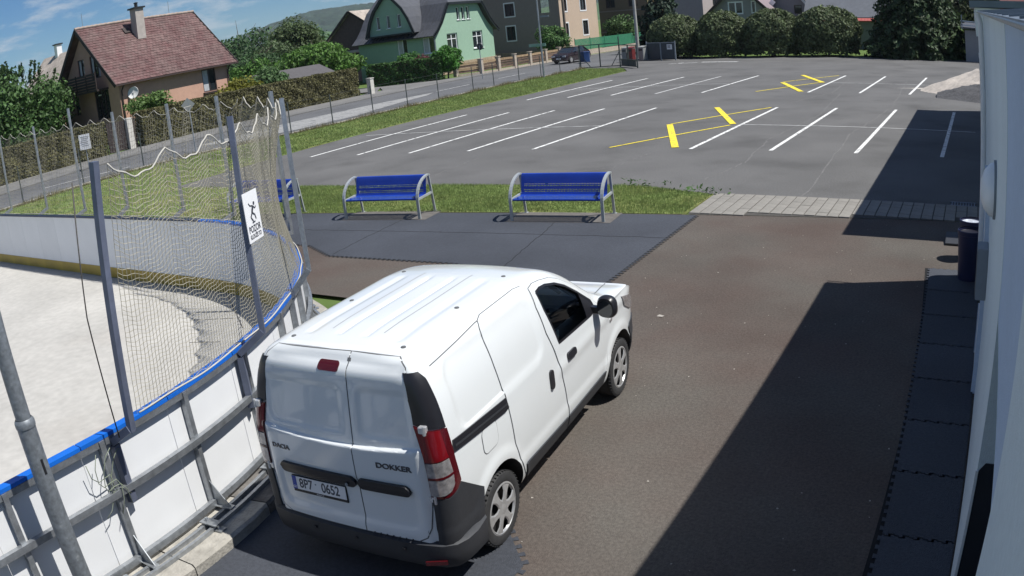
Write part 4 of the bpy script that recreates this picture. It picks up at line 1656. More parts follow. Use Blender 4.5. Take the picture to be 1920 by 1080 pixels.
# eaves: soffit board, gutter, roof sheet
q = MB()
q.box((.645, 3.6, 3.879), (1.02, 17.4, .012))
bpart(q, 'soffit', white_trim)
q = MB()
n = 8
for k in range(2):
    r = .055 - .006 * k
prof = [(-.012 + .024 * i / 8, -.012 * math.sqrt(max(0, 1 - (2 * i / 8 - 1) ** 2))) for i in range(9)]
for (a0, b0), (a1, b1) in zip(prof[:-1], prof[1:]):
    q.prism([(.118 + a0, -5.1, 3.888 + b0), (.118 + a1, -5.1, 3.888 + b1), (.118 + a1, -5.1, 3.890 + b1), (.118 + a0, -5.1, 3.890 + b0)], (0, 17.4, 0))
bpart(q, 'gutter', galv)
q = MB()
q.prism([(.13, -5.1, 3.886), (6.5, -5.1, 4.55), (6.5, -5.1, 4.56), (.13, -5.1, 3.896)], (0, 17.45, 0))
bpart(q, 'roof', roof_metal)
for k in range(30):
    q = MB()
    q.bar((.14, -5 + .6 * k, 3.899), (6.5, -5 + .6 * k, 4.563), .03, .012)
    bpart(q, 'roof_seam', roof_metal)
# door in the far part of the wall
dr_ = MB()
dr_.box((wx(8.9) - .012, 8.9, 1.05), (.05, 1.0, 2.1))
o = bpart(dr_, 'door', white_trim)
q = MB()
for yy in (8.36, 9.44):
    q.box((wx(8.9) - .022, yy, 1.07), (.05, .07, 2.14))
q.box((wx(8.9) - .022, 8.9, 2.17), (.05, 1.15, .07))
bpart(q, 'door_frame', facade_b)
q = MB()
q.box((wx(8.9) - .055, 8.52, 1.03), (.05, .05, .16))
q.box((wx(8.9) - .085, 8.56, 1.06), (.02, .13, .025))
bpart(q, 'door_lock', black_plastic)
q = MB()
q.tube([(wx(11.6) - .05, 11.6, .05), (wx(11.6) - .05, 11.6, 3.75), (.12, 11.6, 3.86)], .04, 10)
bpart(q, 'downpipe', white_trim, smooth=True, sharp=40)

# the second block beyond a short gap
far = empty('far_annex', (0.25, 24, 0), label='second pale blue wing beyond the gap in the right hand building', cat='building')
for nm, y0, y1, z0, z1, m_ in (('wall', 15.1, 33.4, 0, 3.45, facade),):
    q = MB()
    q.prism([(.30, y0, z0), (.42, y1, z0), (6, y1, z0), (6, y0, z0)], (0, 0, z1 - z0))
    o = q.build(nm, m_, far)
    o.location = -Vector(far.location)
q = MB()
q.prism([(.02, 15.0, 3.95), (.10, 33.6, 3.95), (6.2, 33.6, 4.2), (6.2, 15.0, 4.2)], (0, 0, .12))
o = q.build('roof', roof_metal, far)
o.location = -Vector(far.location)
q = MB()
q.prism([(.12, 15.05, 3.45), (.22, 33.5, 3.45), (.6, 33.5, 3.45), (.6, 15.05, 3.45)], (0, 0, .50))
o = q.build('fascia', white_trim, far)
o.location = -Vector(far.location)
for y0, y1 in ((18, 20.5), (23, 25.5), (28, 30.5)):
    q = MB()
    q.box((.33, (y0 + y1) / 2, 1.6), (.08, y1 - y0, 1.6))
    w_ = q.build('window', white_frame, far)
    w_.location = -Vector(far.location)
    q = MB()
    q.box((.285, (y0 + y1) / 2, 1.6), (.01, y1 - y0 - .16, 1.44))
    p_ = q.build('pane', pane_dark, w_)

# fittings on the near wall
q = MB()
q.lathe([(0, -.125), (.07, -.12), (.14, -.095), (.19, -.05), (.205, 0), (0, 0)], 28, (0, 0, 0), 'X')
dome = empty('wall_lamp', (wx(6.2), 6.2, 2.62), label='round white dome shaped fixture high on the right hand wall', cat='lamp')
q.build('dome', mat('milky white dome', (0.72, 0.75, 0.78), rough=0.3), dome, smooth=True, sharp=50)
q = MB()
q.lathe([(0, 0), (.215, 0), (.215, -.02), (0, -.02)], 28, (0.0, 0, 0), 'X')
q.build('back_ring', steel_grey, dome)
cab = empty('meter_cabinet', (wx(8.0), 8.0, 1.45), label='grey metal box fixed to the right hand wall above the blue bins', cat='cabinet')
q = MB()
q.box((-.055, 0, 0), (.11, .30, .50))
q.build('casing', steel_grey, cab, bevel=.006)
q = MB()
q.box((-.112, 0, .0), (.006, .25, .44))
q.build('lid', mat('grey cabinet lid', (.17, .18, .19), rough=.5), cab)

navy = mat('navy blue plastic', (0.012, 0.015, 0.055), rough=0.45, var=0.15, scale=3)


def wheelie(x, y, r, h, lab, lidm, open_lid=False):
    e = empty('litter_bin', (x, y, 0), label=lab, cat='bin', group='bins by the right hand wall')
    q = MB()
    q.lathe([(0, .02), (r * .86, .02), (r * .88, .06), (r, h), (r * .94, h), (r * .84, .1), (0, .1)], 24)
    q.build('drum', navy, e, smooth=True, sharp=35)
    q = MB()
    q.lathe([(r * 1.0, h - .05), (r * 1.05, h - .045), (r * 1.05, h + .015), (r * .97, h + .02)], 24)
    q.build('rim', navy, e, smooth=True, sharp=35)
    q = MB()
    q.lathe([(r * .93, h - .02), (r * .6, h - .05), (0, h - .06)], 24)
    q.build('liner', lidm, e, smooth=True)
    return e


wheelie(0.0, 12.2, .19, .74, 'tall navy blue bin standing nearest in the shadow by the wall', mat('dark bin liner', (.02, .02, .03), rough=.3))
b2_ = wheelie(0.02, 13.3, .20, .62, 'shorter navy bin with a pale shiny liner behind the tall one', mat('pale crumpled liner', (.45, .48, .55), rough=.25, var=.5, scale=14))
lidp = MB()
lidp.box((0, 0, 0), (.45, .5, .025), rot=Matrix.Rotation(radians(9), 3, 'X'))
tag(lidp.build('bin_lid', mat('grey plastic lid', (.035, .037, .043), rough=.5), loc=(-.22, 14.2, .07), bevel=.008), 'loose flat grey lid lying on the ground beside the navy bins', 'lid')
# low wall and gate filling the gap
gp = MB()
gp.box((.62, 13.7, .45), (.2, 2.7, .9))
tag(gp.build('low_wall', facade, label='low rendered wall joining the two blocks behind the bins', cat='wall'))

# ------------------------------------------------------------------ blue benches
bench_blue = mat('blue perforated steel', (0.012, 0.05, 0.36), rough=0.35, var=0.12, scale=4, coat=0.2)
bench_grey = mat('pale grey bench frame', (0.48, 0.51, 0.51), rough=0.35, metal=0.35, var=0.06, scale=5)
slab_m = mat('concrete slab', (0.125, 0.115, 0.105), rough=0.9, var=0.2, scale=7)
BL = 2.0


def perforated(q, w, prof, rows, cols, hole=.011, margin=.07):
    """curved sheet along X with real round-ish holes: faces between hole cells"""
    # prof: list of (y, z) along the sheet
    L_ = [0]
    for (a, b), (c, d) in zip(prof[:-1], prof[1:]):
        L_.append(L_[-1] + hypot(c - a, d - b))
    tot = L_[-1]

    def at(s):
        for i in range(len(prof) - 1):
            if s <= L_[i + 1] + 1e-9:
                t = (s - L_[i]) / (L_[i + 1] - L_[i])
                return (prof[i][0] + (prof[i + 1][0] - prof[i][0]) * t, prof[i][1] + (prof[i + 1][1] - prof[i][1]) * t)
        return prof[-1]
    xs = [-w / 2, -w / 2 + margin] + []
    cw = (w - 2 * margin) / cols
    rowsS = rows
    vs_, fs_ = [], []

    def v(x, s):
        y, z = at(min(max(s, 0), tot))
        vs_.append((x, y, z))
        return len(vs_) - 1
    # horizontal bands
    s = 0
    bands = []
    for (s0, s1, holes) in rowsS:
        bands.append((s0, s1, holes))
    for s0, s1, holes in bands:
        if not holes:
            n = max(1, int((s1 - s0) / .04))
            for k in range(n):
                a, b = s0 + (s1 - s0) * k / n, s0 + (s1 - s0) * (k + 1) / n
                fs_.append((v(-w / 2, a), v(w / 2, a), v(w / 2, b), v(-w / 2, b)))
        else:
            fs_.append((v(-w / 2, s0), v(-w / 2 + margin, s0), v(-w / 2 + margin, s1), v(-w / 2, s1)))
            fs_.append((v(w / 2 - margin, s0), v(w / 2, s0), v(w / 2, s1), v(w / 2 - margin, s1)))
            for c in range(cols):
                x0 = -w / 2 + margin + cw * c
                x1 = x0 + cw
                xc, sc_ = (x0 + x1) / 2, (s0 + s1) / 2
                corner = [v(x0, s0), v(x1, s0), v(x1, s1), v(x0, s1)]
                hx, hs = cw * .32, (s1 - s0) * .34
                ins = [v(xc - hx * .7, sc_ - hs * .7), v(xc, sc_ - hs), v(xc + hx * .7, sc_ - hs * .7), v(xc + hx, sc_), v(xc + hx * .7, sc_ + hs * .7), v(xc, sc_ + hs), v(xc - hx * .7, sc_ + hs * .7), v(xc - hx, sc_)]
                fs_ += [(corner[0], corner[1], ins[2], ins[1], ins[0]), (corner[1], corner[2], ins[4], ins[3], ins[2]), (corner[2], corner[3], ins[6], ins[5], ins[4]), (corner[3], corner[0], ins[0], ins[7], ins[6])]
    q.add(vs_, fs_)


def make_bench():
    e = empty('bench', label='x', cat='bench', group='blue benches on the grass edge')
    # local: x along the bench, front legs at y=0, back towards +y
    sp = [(.02, .415), (.0, .44), (.03, .452), (.42, .438), (.46, .45)]
    tot = sum(hypot(c - a, d - b) for (a, b), (c, d) in zip(sp[:-1], sp[1:]))
    rows = [(0, .10, False)]
    s = .10
    while s + .035 < tot - .04:
        rows.append((s, s + .030, True))
        rows.append((s + .030, s + .034, False))
        s += .034
    rows.append((s, tot, False))
    q = MB()
    perforated(q, BL - .14, sp, rows, 56)
    q.build('seat', bench_blue, e, fix=False)
    bp_ = [(.46, .45), (.475, .48), (.50, .62), (.545, .80), (.575, .875), (.60, .868)]
    tot = sum(hypot(c - a, d - b) for (a, b), (c, d) in zip(bp_[:-1], bp_[1:]))
    rows = [(0, .05, False)]
    s = .05
    while s + .13 < tot - .06:
        rows += [(s, s + .03, True), (s + .03, s + .036, False), (s + .036, s + .066, True), (s + .066, s + .115, False)]
        s += .115
    rows.append((s, tot, False))
    q = MB()
    perforated(q, BL - .14, bp_, rows, 52)
    q.build('backrest', bench_blue, e, fix=False)
    for sx_ in (-1, 1):
        x = sx_ * (BL / 2 - .03)
        q = MB()                                                    # front leg that bends over into the armrest and runs to the back top
        P = [(x, .0, .0), (x, .0, .40)] + [(x, .56 - .56 * cos(a), .40 + .47 * sin(a)) for a in [pi / 2 * k / 10 for k in range(1, 11)]] + [(x, .60, .862)]
        for a, b in zip(P[:-1], P[1:]):
            q.bar(a, (Vector(b) + (Vector(b) - Vector(a)).normalized() * .008), .06, .034, up=(1, 0, 0) if False else (0, 1, .3))
        q.build('armrest', bench_grey, e)
        q = MB()
        q.bar((x, .585, .86), (x, .70, .012), .05, .03, up=(0, 1, 0))
        q.box((x, .705, .008), (.09, .09, .012))
        q.build('rear_leg', bench_grey, e)
        q = MB()
        q.bar((x, .02, .43), (x, .635, .455), .035, .045)
        q.build('seat_rail', bench_grey, e)
        q = MB()
        q.lathe([(0, 0), (.022, 0), (.022, .02), (0, .022)], 10)
        q.build('bolt', bench_blue, e, loc=(x - sx_ * .13, .10, .452))
    return e


BENCH = [((-7.87, 14.015), (-8.88, 13.9), (-6.86, 14.13), 'blue perforated bench nearest the pavers, on the right of the row'),
         ((-12.06, 13.66), (-13.04, 13.53), (-11.08, 13.79), 'blue perforated bench in the middle of the row on the grass edge'),
         ((-15.85, 13.3), (-16.85, 13.18), (-14.88, 13.36), 'blue perforated bench half hidden behind the safety net')]
proto = make_bench()
for i, (c_, a_, b_, lab) in enumerate(BENCH):
    o = proto if i == 0 else copy_tree(proto)
    o.location = (c_[0], c_[1], .012)
    o.rotation_euler = (0, 0, atan2(b_[1] - a_[1], b_[0] - a_[0]))
    o['label'] = lab
for i, (c_, a_, b_, lab) in enumerate(BENCH[:2]):
    q = MB()
    q.box((0, .34, 0), (2.25, .80, .012))
    q.build('bench_slab', slab_m, loc=(c_[0], c_[1], .0115), rot=(0, 0, atan2(b_[1] - a_[1], b_[0] - a_[0])), label=['worn slab under the bench nearest the pavers', 'worn slab under the middle blue bench'][i], cat='slab')

# ------------------------------------------------------------------ wire fence posts along the road, gate, lamp and signs
dark_post = mat('dark green grey post', (0.05, 0.062, 0.06), rough=0.6)
fr = empty('wire_fence', (-30, 36, 0), label='low wire fence with thin dark posts between the grass and the road', cat='fence')
FP_ = [(-33.6, 11.5), (-32.74, 14.7), (-32.75, 17.86), (-32.9, 21.3), (-31.4, 25.4), (-30.04, 28.24), (-29.46, 30.65), (-29.8, 34.21), (-29.44, 36.79), (-29.3, 39.57), (-29.8, 43.98), (-29.76, 46.37), (-29.75, 49.59), (-29.56, 52.34), (-29.4, 54.97), (-29.45, 58.3)]
q = MB()
q.lathe([(.028, 0), (.028, 1.58), (0, 1.6)], 8)
fpm = q.mesh('post', dark_post)
for x, y in FP_:
    inst('post', fpm, fr, (x + 30, y - 36, 0))
wire = mat('thin fence wire', (0.16, 0.17, 0.17), rough=0.5, metal=0.5)
q = MB()
for (x0, y0), (x1, y1) in zip(FP_[:-1], FP_[1:]):
    for z in (.25, .6, .95, 1.3, 1.55):
        q.tube([(x0 + 30, y0 - 36, z), ((x0 + x1) / 2 + 30, (y0 + y1) / 2 - 36, z - .015), (x1 + 30, y1 - 36, z)], .003, 3, cap=False)
q.build('wire', wire, fr, kind='stuff')

gfm = mat('grey green gate steel', (0.045, 0.06, 0.06), rough=0.5)
gm = mat('blue grey gate sheet', (0.042, 0.055, 0.065), rough=0.55, var=0.1, scale=3)
gt = empty('sliding_gate', (-28.0, 59.0, 0), label='see-through sliding gate frame with braces beside the road entrance', cat='gate')


def gbar(pts, w, par, nm, m_=gfm, org=(0, 0, 0)):
    for a, b in pts:
        q = MB()
        q.bar(Vector(a) - Vector(org), Vector(b) - Vector(org), w, w)
        q.build(nm, m_, par)


A_, B_ = Vector((-29.5, 58.6, 0)), Vector((-26.55, 59.5, 0))
up = Vector((0, 0, 1))
og = gt.location
gbar([(A_ + up * .1, B_ + up * .1), (A_ + up * 1.85, B_ + up * 1.85)], .06, gt, 'frame_bar', gfm, og)
gbar([(A_, A_ + up * 1.9), (B_, B_ + up * 2.35), (A_.lerp(B_, .5) + up * .1, A_.lerp(B_, .5) + up * 1.85)], .07, gt, 'frame_post', gfm, og)
gbar([(A_.lerp(B_, .25) + up * .1, A_ + up * 1.2), (A_.lerp(B_, .78) + up * .1, B_ + up * 1.2)], .05, gt, 'brace', gfm, og)
g2 = empty('mesh_gate', (-25.3, 58.2, 0), label='small meshed gate leaf standing open by the lot entrance', cat='gate')
A2, B2 = Vector((-26.5, 59.4, 0)), Vector((-24.06, 57.0, 0))
og = g2.location
gbar([(A2 + up * .12, B2 + up * .12), (A2 + up * 1.7, B2 + up * 1.7), (A2 + up * .6, B2 + up * .6)], .07, g2, 'frame_bar', gfm, og)
gbar([(A2, A2 + up * 1.75), (B2, B2 + up * 1.75), (A2.lerp(B2, .5) + up * .1, A2.lerp(B2, .5) + up * 1.7)], .08, g2, 'frame_post', gfm, og)
q = MB()
d_ = (B2 - A2)
for k in range(1, 16):
    p_ = A2 + d_ * (k / 16) - og
    q.tube([p_ + up * .12, p_ + up * 1.7], .008, 3, cap=False)
q.build('mesh_infill', gfm, g2, kind='stuff')
q = MB()
q.bar(A2.lerp(B2, .08) + up * .36 - og, A2.lerp(B2, .92) + up * .36 - og, .01, .44)
q.build('kick_sheet', gm, g2)
g3 = empty('sheet_gate', (-25.2, 65.4, 0), label='closed dark blue grey sheet gate with a small notice beside the round shrubs', cat='gate')
A3, B3 = Vector((-26.9, 66.0, 0)), Vector((-23.95, 64.85, 0))
og = g3.location
for k in range(2):
    q = MB()
    q.bar(A3.lerp(B3, .02 + .5 * k) + up * .78 - og, A3.lerp(B3, .47 + .5 * k) + up * .78 - og, .03, 1.32)
    q.build('gate_sheet', gm, g3)
gbar([(A3, A3 + up * 1.6), (A3.lerp(B3, .5), A3.lerp(B3, .5) + up * 1.5), (B3, B3 + up * 1.6)], .09, g3, 'gate_post', steel_grey, og)
gbar([(A3 + up * 1.48, B3 + up * 1.48)], .06, g3, 'top_bar', steel_grey, og)
q = MB()
fx = (B3 - A3).normalized()
q.bar(A3.lerp(B3, .72) + up * 1.12 - og + Vector((.02, -.05, 0)), A3.lerp(B3, .90) + up * 1.12 - og + Vector((.02, -.05, 0)), .012, .42)
nt_ = q.build('notice', sign_white, g3)
q = MB()
c_ = A3.lerp(B3, .81) + up * 1.12 - og + Vector((-.02, -.068, 0))
for zz, w_ in ((.1, .34), (.02, .28), (-.06, .32)):
    q.bar(c_ - fx * w_ / 2 + up * zz, c_ + fx * w_ / 2 + up * zz, .004, .035)
q.build('notice_lettering', ink, nt_)

sl = empty('street_lamp', (-28.95, 51.67, 0), label='slim grey street lamp post behind the grass strip with a small arm sign', cat='street lamp')
q = MB()
q.lathe([(.07, 0), (.065, 2.5), (.05, 7.5), (0, 7.5)], 12)
q.build('pole', galv, sl, smooth=True, sharp=40)
q = MB()
q.box((.42, .05, 4.35), (.75, .03, .12))
q.build('arm_sign', steel_grey, sl)
q = MB()
q.box((-.30, 0, 2.35), (1.35, .03, .22))
q.build('street_sign', mat('green white street sign', (.42, .50, .46), rough=.5, col2=(.1, .3, .2), mask=1.0), sl)

up_ = empty('utility_pole', (-41.2, 79.0, 0), label='tall brown wooden utility pole in front of the beige house', cat='utility pole')
q = MB()
q.lathe([(.16, 0), (.13, 8), (0, 8)], 12)
q.build('pole', mat('weathered wooden pole', (.16, .125, .10), rough=.9, var=.2, scale=6), up_, smooth=True, sharp=40)
up2 = empty('utility_pole', (-29.6, 70.5, 0), label='pale concrete utility pole left of the round shrubs', cat='utility pole')
q = MB()
q.lathe([(.17, 0), (.12, 9), (0, 9)], 10)
q.build('pole', mat('pale concrete pole', (.38, .37, .35), rough=.9, var=.15, scale=3), up2, smooth=True, sharp=40)

# road signs
rs = empty('mirror_sign', (-35.92, 54.44, 0), label='round traffic mirror on a post seen from behind before the green house', cat='traffic mirror')
q = MB()
q.lathe([(.03, 0), (.03, 2.6), (0, 2.6)], 8)
q.build('post', steel_grey, rs)
q = MB()
q.lathe([(0, -.05), (.25, -.03), (.29, .03), (.27, .05), (0, .08)], 20, (0, .06, 2.55), 'Y')
q.build('mirror_back', mat('dark mirror housing', (.05, .055, .06), rough=.5), rs, smooth=True, sharp=40)
ds = empty('priority_sign', (-33.48, 24.86, 0), label='diamond priority road sign on a thin post seen edge-on above the net', cat='road sign')
q = MB()
q.lathe([(.03, 0), (.03, 2.6), (0, 2.6)], 8)
q.build('post', steel_grey, ds)
q = MB()
q.prism([(0, 0, .35), (.35, 0, 0), (0, 0, -.35), (-.35, 0, 0)], (0, .02, 0))
q.build('sign_plate', mat('pale grey sign back', (.30, .31, .31), rough=.5, metal=.3), ds, loc=(0, -.04, 2.3), rot=(0, 0, .9))
ns = empty('notice_board', (-38.5, 21.49, 0), label='small white notice on a post before the hedge, above the nearest net post', cat='sign')
q = MB()
q.lathe([(.03, 0), (.03, 1.6), (0, 1.6)], 8)
q.build('post', steel_grey, ns)
q = MB()
q.box((0, 0, 0), (.62, .03, .78))
nb_ = q.build('board', sign_white, ns, loc=(.04, -.03, 1.45), rot=(0, 0, .75))
q = MB()
for k in range(6):
    q.box((random.uniform(-.03, .03), -.018, .26 - .09 * k), (.44 - .05 * (k % 3), .004, .035))
q.build('notice_lettering', mat('grey print', (.3, .3, .32), rough=.7), nb_)
gpst = MB()
gpst.box((0, 0, .6), (.38, .38, 1.2))
gpst.box((0, 0, 1.22), (.46, .46, .06))
tag(gpst.build('gate_pillar', mat('pale rendered pillar', (.55, .53, .48), rough=.9, var=.1, scale=5), loc=(-41.4, 47.6, 0)), 'pale square pillar at the end of the long clipped hedge', 'pillar')
gpst = MB()
gpst.box((0, 0, .95), (.38, .38, 1.9))
tag(gpst.build('gate_pillar', MATS['pale rendered pillar'], loc=(-43.0, 27.2, 0)), 'pale square pillar standing in the gap of the hedge before the orange house', 'pillar')

# ------------------------------------------------------------------ parked car far off, tubs, heaps
car = empty('parked_car', (-35.7, 69.2, 0.0), radians(-8), label='dark maroon hatchback parked at the kerb by the stone fence', cat='car')
car_m = mat('dark car paint', (0.030, 0.020, 0.026), rough=0.25, coat=0.7)
CS = [(-2.05, .35, .62, .80), (-2.0, .28, .78, .84), (-1.6, .22, .90, .86), (-1.0, .2, .96, .87), (.0, .2, .98, .87), (1.2, .2, .98, .87), (1.8, .22, .95, .86), (2.0, .3, .85, .82)]
q = MB()
n = len(CS)
vs, fs = [], []
for y, z0, z1, w in CS:
    vs += [(-w * .9, y, z0), (w * .9, y, z0), (w, y, (z0 + z1) / 2), (w * .92, y, z1), (-w * .92, y, z1), (-w, y, (z0 + z1) / 2)]
for i in range(n - 1):
    for k in range(6):
        fs.append((i * 6 + k, i * 6 + (k + 1) % 6, (i + 1) * 6 + (k + 1) % 6, (i + 1) * 6 + k))
fs += [tuple(range(6))[::-1], tuple((n - 1) * 6 + k for k in range(6))]
q.add(vs, fs)
q.build('body', car_m, car, smooth=True, sharp=40)
GH = [(-1.15, .93, .93, .80), (-.45, .95, 1.40, .66), (.1, .95, 1.47, .66), (.9, .95, 1.44, .65), (1.5, .95, 1.25, .62), (1.9, .9, .93, .78)]


def gh(scale, z_off, m_, nm, par):
    q = MB()
    vs, fs = [], []
    for y, z0, z1, w in GH:
        vs += [(-.80 * scale, y * (scale), z0), (.80 * scale, y * scale, z0), (w * scale, y * scale, z1 + z_off), (-w * scale, y * scale, z1 + z_off)]
    for i in range(len(GH) - 1):
        for k in range(4):
            fs.append((i * 4 + k, i * 4 + (k + 1) % 4, (i + 1) * 4 + (k + 1) % 4, (i + 1) * 4 + k))
    fs += [(3, 2, 1, 0), tuple((len(GH) - 1) * 4 + k for k in range(4))]
    q.add(vs, fs)
    return q.build(nm, m_, par, smooth=True, sharp=30)


gh(1.0, -.03, pane_dark, 'windows', car)
q = MB()
q.prism([(-.62, -.42, 1.41), (.62, -.42, 1.41), (.62, 1.0, 1.45), (-.62, 1.0, 1.45)], (0, 0, .03))
for sx_ in (-1, 1):
    for (y0, z0, w0), (y1, z1, w1) in (((-1.1, .95, .79), (-.42, 1.40, .66)), ((.25, .95, .80), (.25, 1.44, .665)), ((1.75, .95, .79), (1.0, 1.43, .65))):
        q.bar((sx_ * w0, y0, z0), (sx_ * w1, y1, z1), .06, .05)
q.build('roof', car_m, car)
for x in (-.62, .62):
    q = MB()
    q.box((x, -2.03, .68), (.34, .08, .16))
    q.build('headlight', mat('clear headlight', (.5, .52, .55), rough=.1), car, bevel=.02)
q = MB()
q.box((0, -2.06, .48), (.52, .02, .11))
q.build('number_plate', sign_white, car)
for sx_ in (-1, 1):
    for yy in (-1.3, 1.25):
        q = MB()
        q.lathe([(.0, -.1), (.29, -.1), (.31, -.06), (.31, .06), (.29, .1), (0, .1)], 20, (0, 0, 0), 'X')
        w_ = q.build('wheel', rubber, car, loc=(sx_ * .80, yy, .31))
        q = MB()
        q.lathe([(.0, .105 * sx_), (.19, .104 * sx_), (.2, .09 * sx_)], 16, (0, 0, 0), 'X')
        q.build('rim', hub_m, w_)
for sx_ in (-1, 1):
    q = MB()
    q.box((sx_ * .92, -.62, .98), (.16, .10, .11))
    q.build('door_mirror', car_m, car, bevel=.02)

for i, (x, y, c_, lab) in enumerate(((-33.6, 67.2, (.03, .06, .14), 'dark blue plastic bin at the kerb behind the parked car'), (-33.0, 66.9, (.06, .13, .32), 'brighter blue plastic bin beside the dark blue one'))):
    e = empty('wheeled_bin', (x, y, 0), .4, label=lab, cat='bin', group='blue bins at the kerb')
    m_ = mat('blue bin plastic %s' % 'ab'[i], c_, rough=.5)
    q = MB()
    q.prism([(-.24, -.24, .08), (.24, -.24, .08), (.24, .24, .08), (-.24, .24, .08)], (0, 0, .85))
    q.build('bin_body', m_, e, bevel=.03)
    q = MB()
    q.box((0, 0, .97), (.54, .58, .06))
    q.build('lid', m_, e, bevel=.02)
    for sx_ in (-1, 1):
        q = MB()
        q.lathe([(0, -.03), (.09, -.03), (.09, .03), (0, .03)], 12, (0, 0, 0), 'X')
        q.build('wheel', rubber, e, loc=(sx_ * .22, .25, .09))
# recycling tubs behind the mesh gate
for i, (x, y, c_, lab) in enumerate(((-28.6, 65.4, (.26, .27, .27), 'pale container left of the red one behind the mesh gate'), (-27.9, 65.0, (.17, .025, .025), 'red collecting container behind the small mesh gate'), (-27.2, 65.7, (.28, .29, .28), 'pale container right of the red one behind the mesh gate'))):
    e = empty('container', (x, y, 0), -.35, label=lab, cat='container', group='collecting containers by the entrance')
    m_ = mat('container paint %s' % 'abc'[i], c_, rough=.5, var=.1, scale=3)
    q = MB()
    q.box((0, 0, .60), (.55, .45, 1.05))
    q.build('body', m_, e, bevel=.03)
    q = MB()
    q.prism([(-.29, -.25, 1.14), (.29, -.25, 1.14), (.29, .25, 1.24), (-.29, .25, 1.24)], (0, 0, .05))
    q.build('lid', m_, e)
    q = MB()
    q.box((0, -.235, .95), (.36, .02, .12))
    q.build('slot', black_plastic, e)

# pale sand heap and a darker heap at the end of the far wing


def heap(name, c, rx, ry, h, m_, seed, lab, peak=(0, 0)):
    rnd = random.Random(seed)
    n = 44
    vs, fs = [], []
    ph = [rnd.uniform(0, 6.3) for _ in range(8)]
    for j in range(n + 1):
        for i in range(n + 1):
            u, v = 2 * i / n - 1, 2 * j / n - 1
            a = atan2(v, u)
            edge = 1 + .10 * sin(3 * a + ph[0]) + .07 * sin(5 * a + ph[1])
            r = hypot(u - peak[0] * (1 - abs(u)), v - peak[1] * (1 - abs(v))) / edge
            z = max(0.0, 1 - r) ** 0.92 * h
            z += (.10 * sin(9 * u + ph[2]) * sin(8 * v + ph[3]) + .06 * sin(21 * u + ph[4] + 3 * v) * sin(17 * v + ph[5])) * min(z / h * 2, 1) * h * .55
            z += rnd.uniform(-.03, .03) * (1 if z > .03 else 0)
            vs.append((u * rx, v * ry, max(z, -.02) - .012 * (z < .01)))
    for j in range(n):
        for i in range(n):
            a = j * (n + 1) + i
            fs.append((a, a + 1, a + n + 2, a + n + 1))
    q = MB()
    q.add(vs, fs)
    return tag(q.build(name, m_, loc=c, smooth=True), lab, 'heap')


heap('sand_heap', (1.4, 41.6, 0), 4.2, 3.6, 1.55, mat('pale sand', (.43, .385, .34), rough=1, var=.2, scale=5, bump=.6, bscale=9), 3, 'pale heap of sand at the far right of the parking lot', (.15, 0))
heap('dark_heap', (1.25, 38.4, 0), 2.9, 2.6, 1.0, mat('darker grey', (.075, .075, .08), rough=1, var=.4, scale=12, bump=.8, bscale=14), 5, 'darker grey heap lying in front of the pale sand heap', (.2, 0))
# ================================================================== HOUSES
def wall(par, o, r, poly, holes, m, depth=0.2, name='wall'):
    """upright wall face (u along r, z up) with real openings and reveals; outward normal is r x up"""
    o, r = Vector(o), Vector(r).normalized()
    n = Vector((r.y, -r.x, 0))
    bm = bmesh.new()
    bm.faces.new([bm.verts.new((u, 0, z)) for u, z in poly])
    for u0, u1, z0, z1 in holes:
        for co, no in (((u0, 0, 0), (1, 0, 0)), ((u1, 0, 0), (1, 0, 0)), ((0, 0, z0), (0, 0, 1)), ((0, 0, z1), (0, 0, 1))):
            bmesh.ops.bisect_plane(bm, geom=bm.verts[:] + bm.edges[:] + bm.faces[:], plane_co=co, plane_no=no, dist=1e-5)
    kill = [f for f in bm.faces if any(u0 < f.calc_center_median().x < u1 and z0 < f.calc_center_median().z < z1 for u0, u1, z0, z1 in holes)]
    bmesh.ops.delete(bm, geom=kill, context='FACES')
    q = MB()
    idx = {v: i for i, v in enumerate(bm.verts)}
    T = lambda u, d, z: o + r * u - n * d + Vector((0, 0, z))
    q.add([T(v.co.x, 0, v.co.z) for v in bm.verts], [tuple(idx[v] for v in f.verts) for f in bm.faces])
    bm.free()
    for u0, u1, z0, z1 in holes:
        c = [(u0, z0), (u1, z0), (u1, z1), (u0, z1)]
        for i in range(4):
            (a, b), (c2, d2) = c[i], c[(i + 1) % 4]
            q.add([T(a, 0, b), T(c2, 0, d2), T(c2, depth, d2), T(a, depth, b)], [(0, 1, 2, 3)])
    return q.build(name, m, par, fix=False)


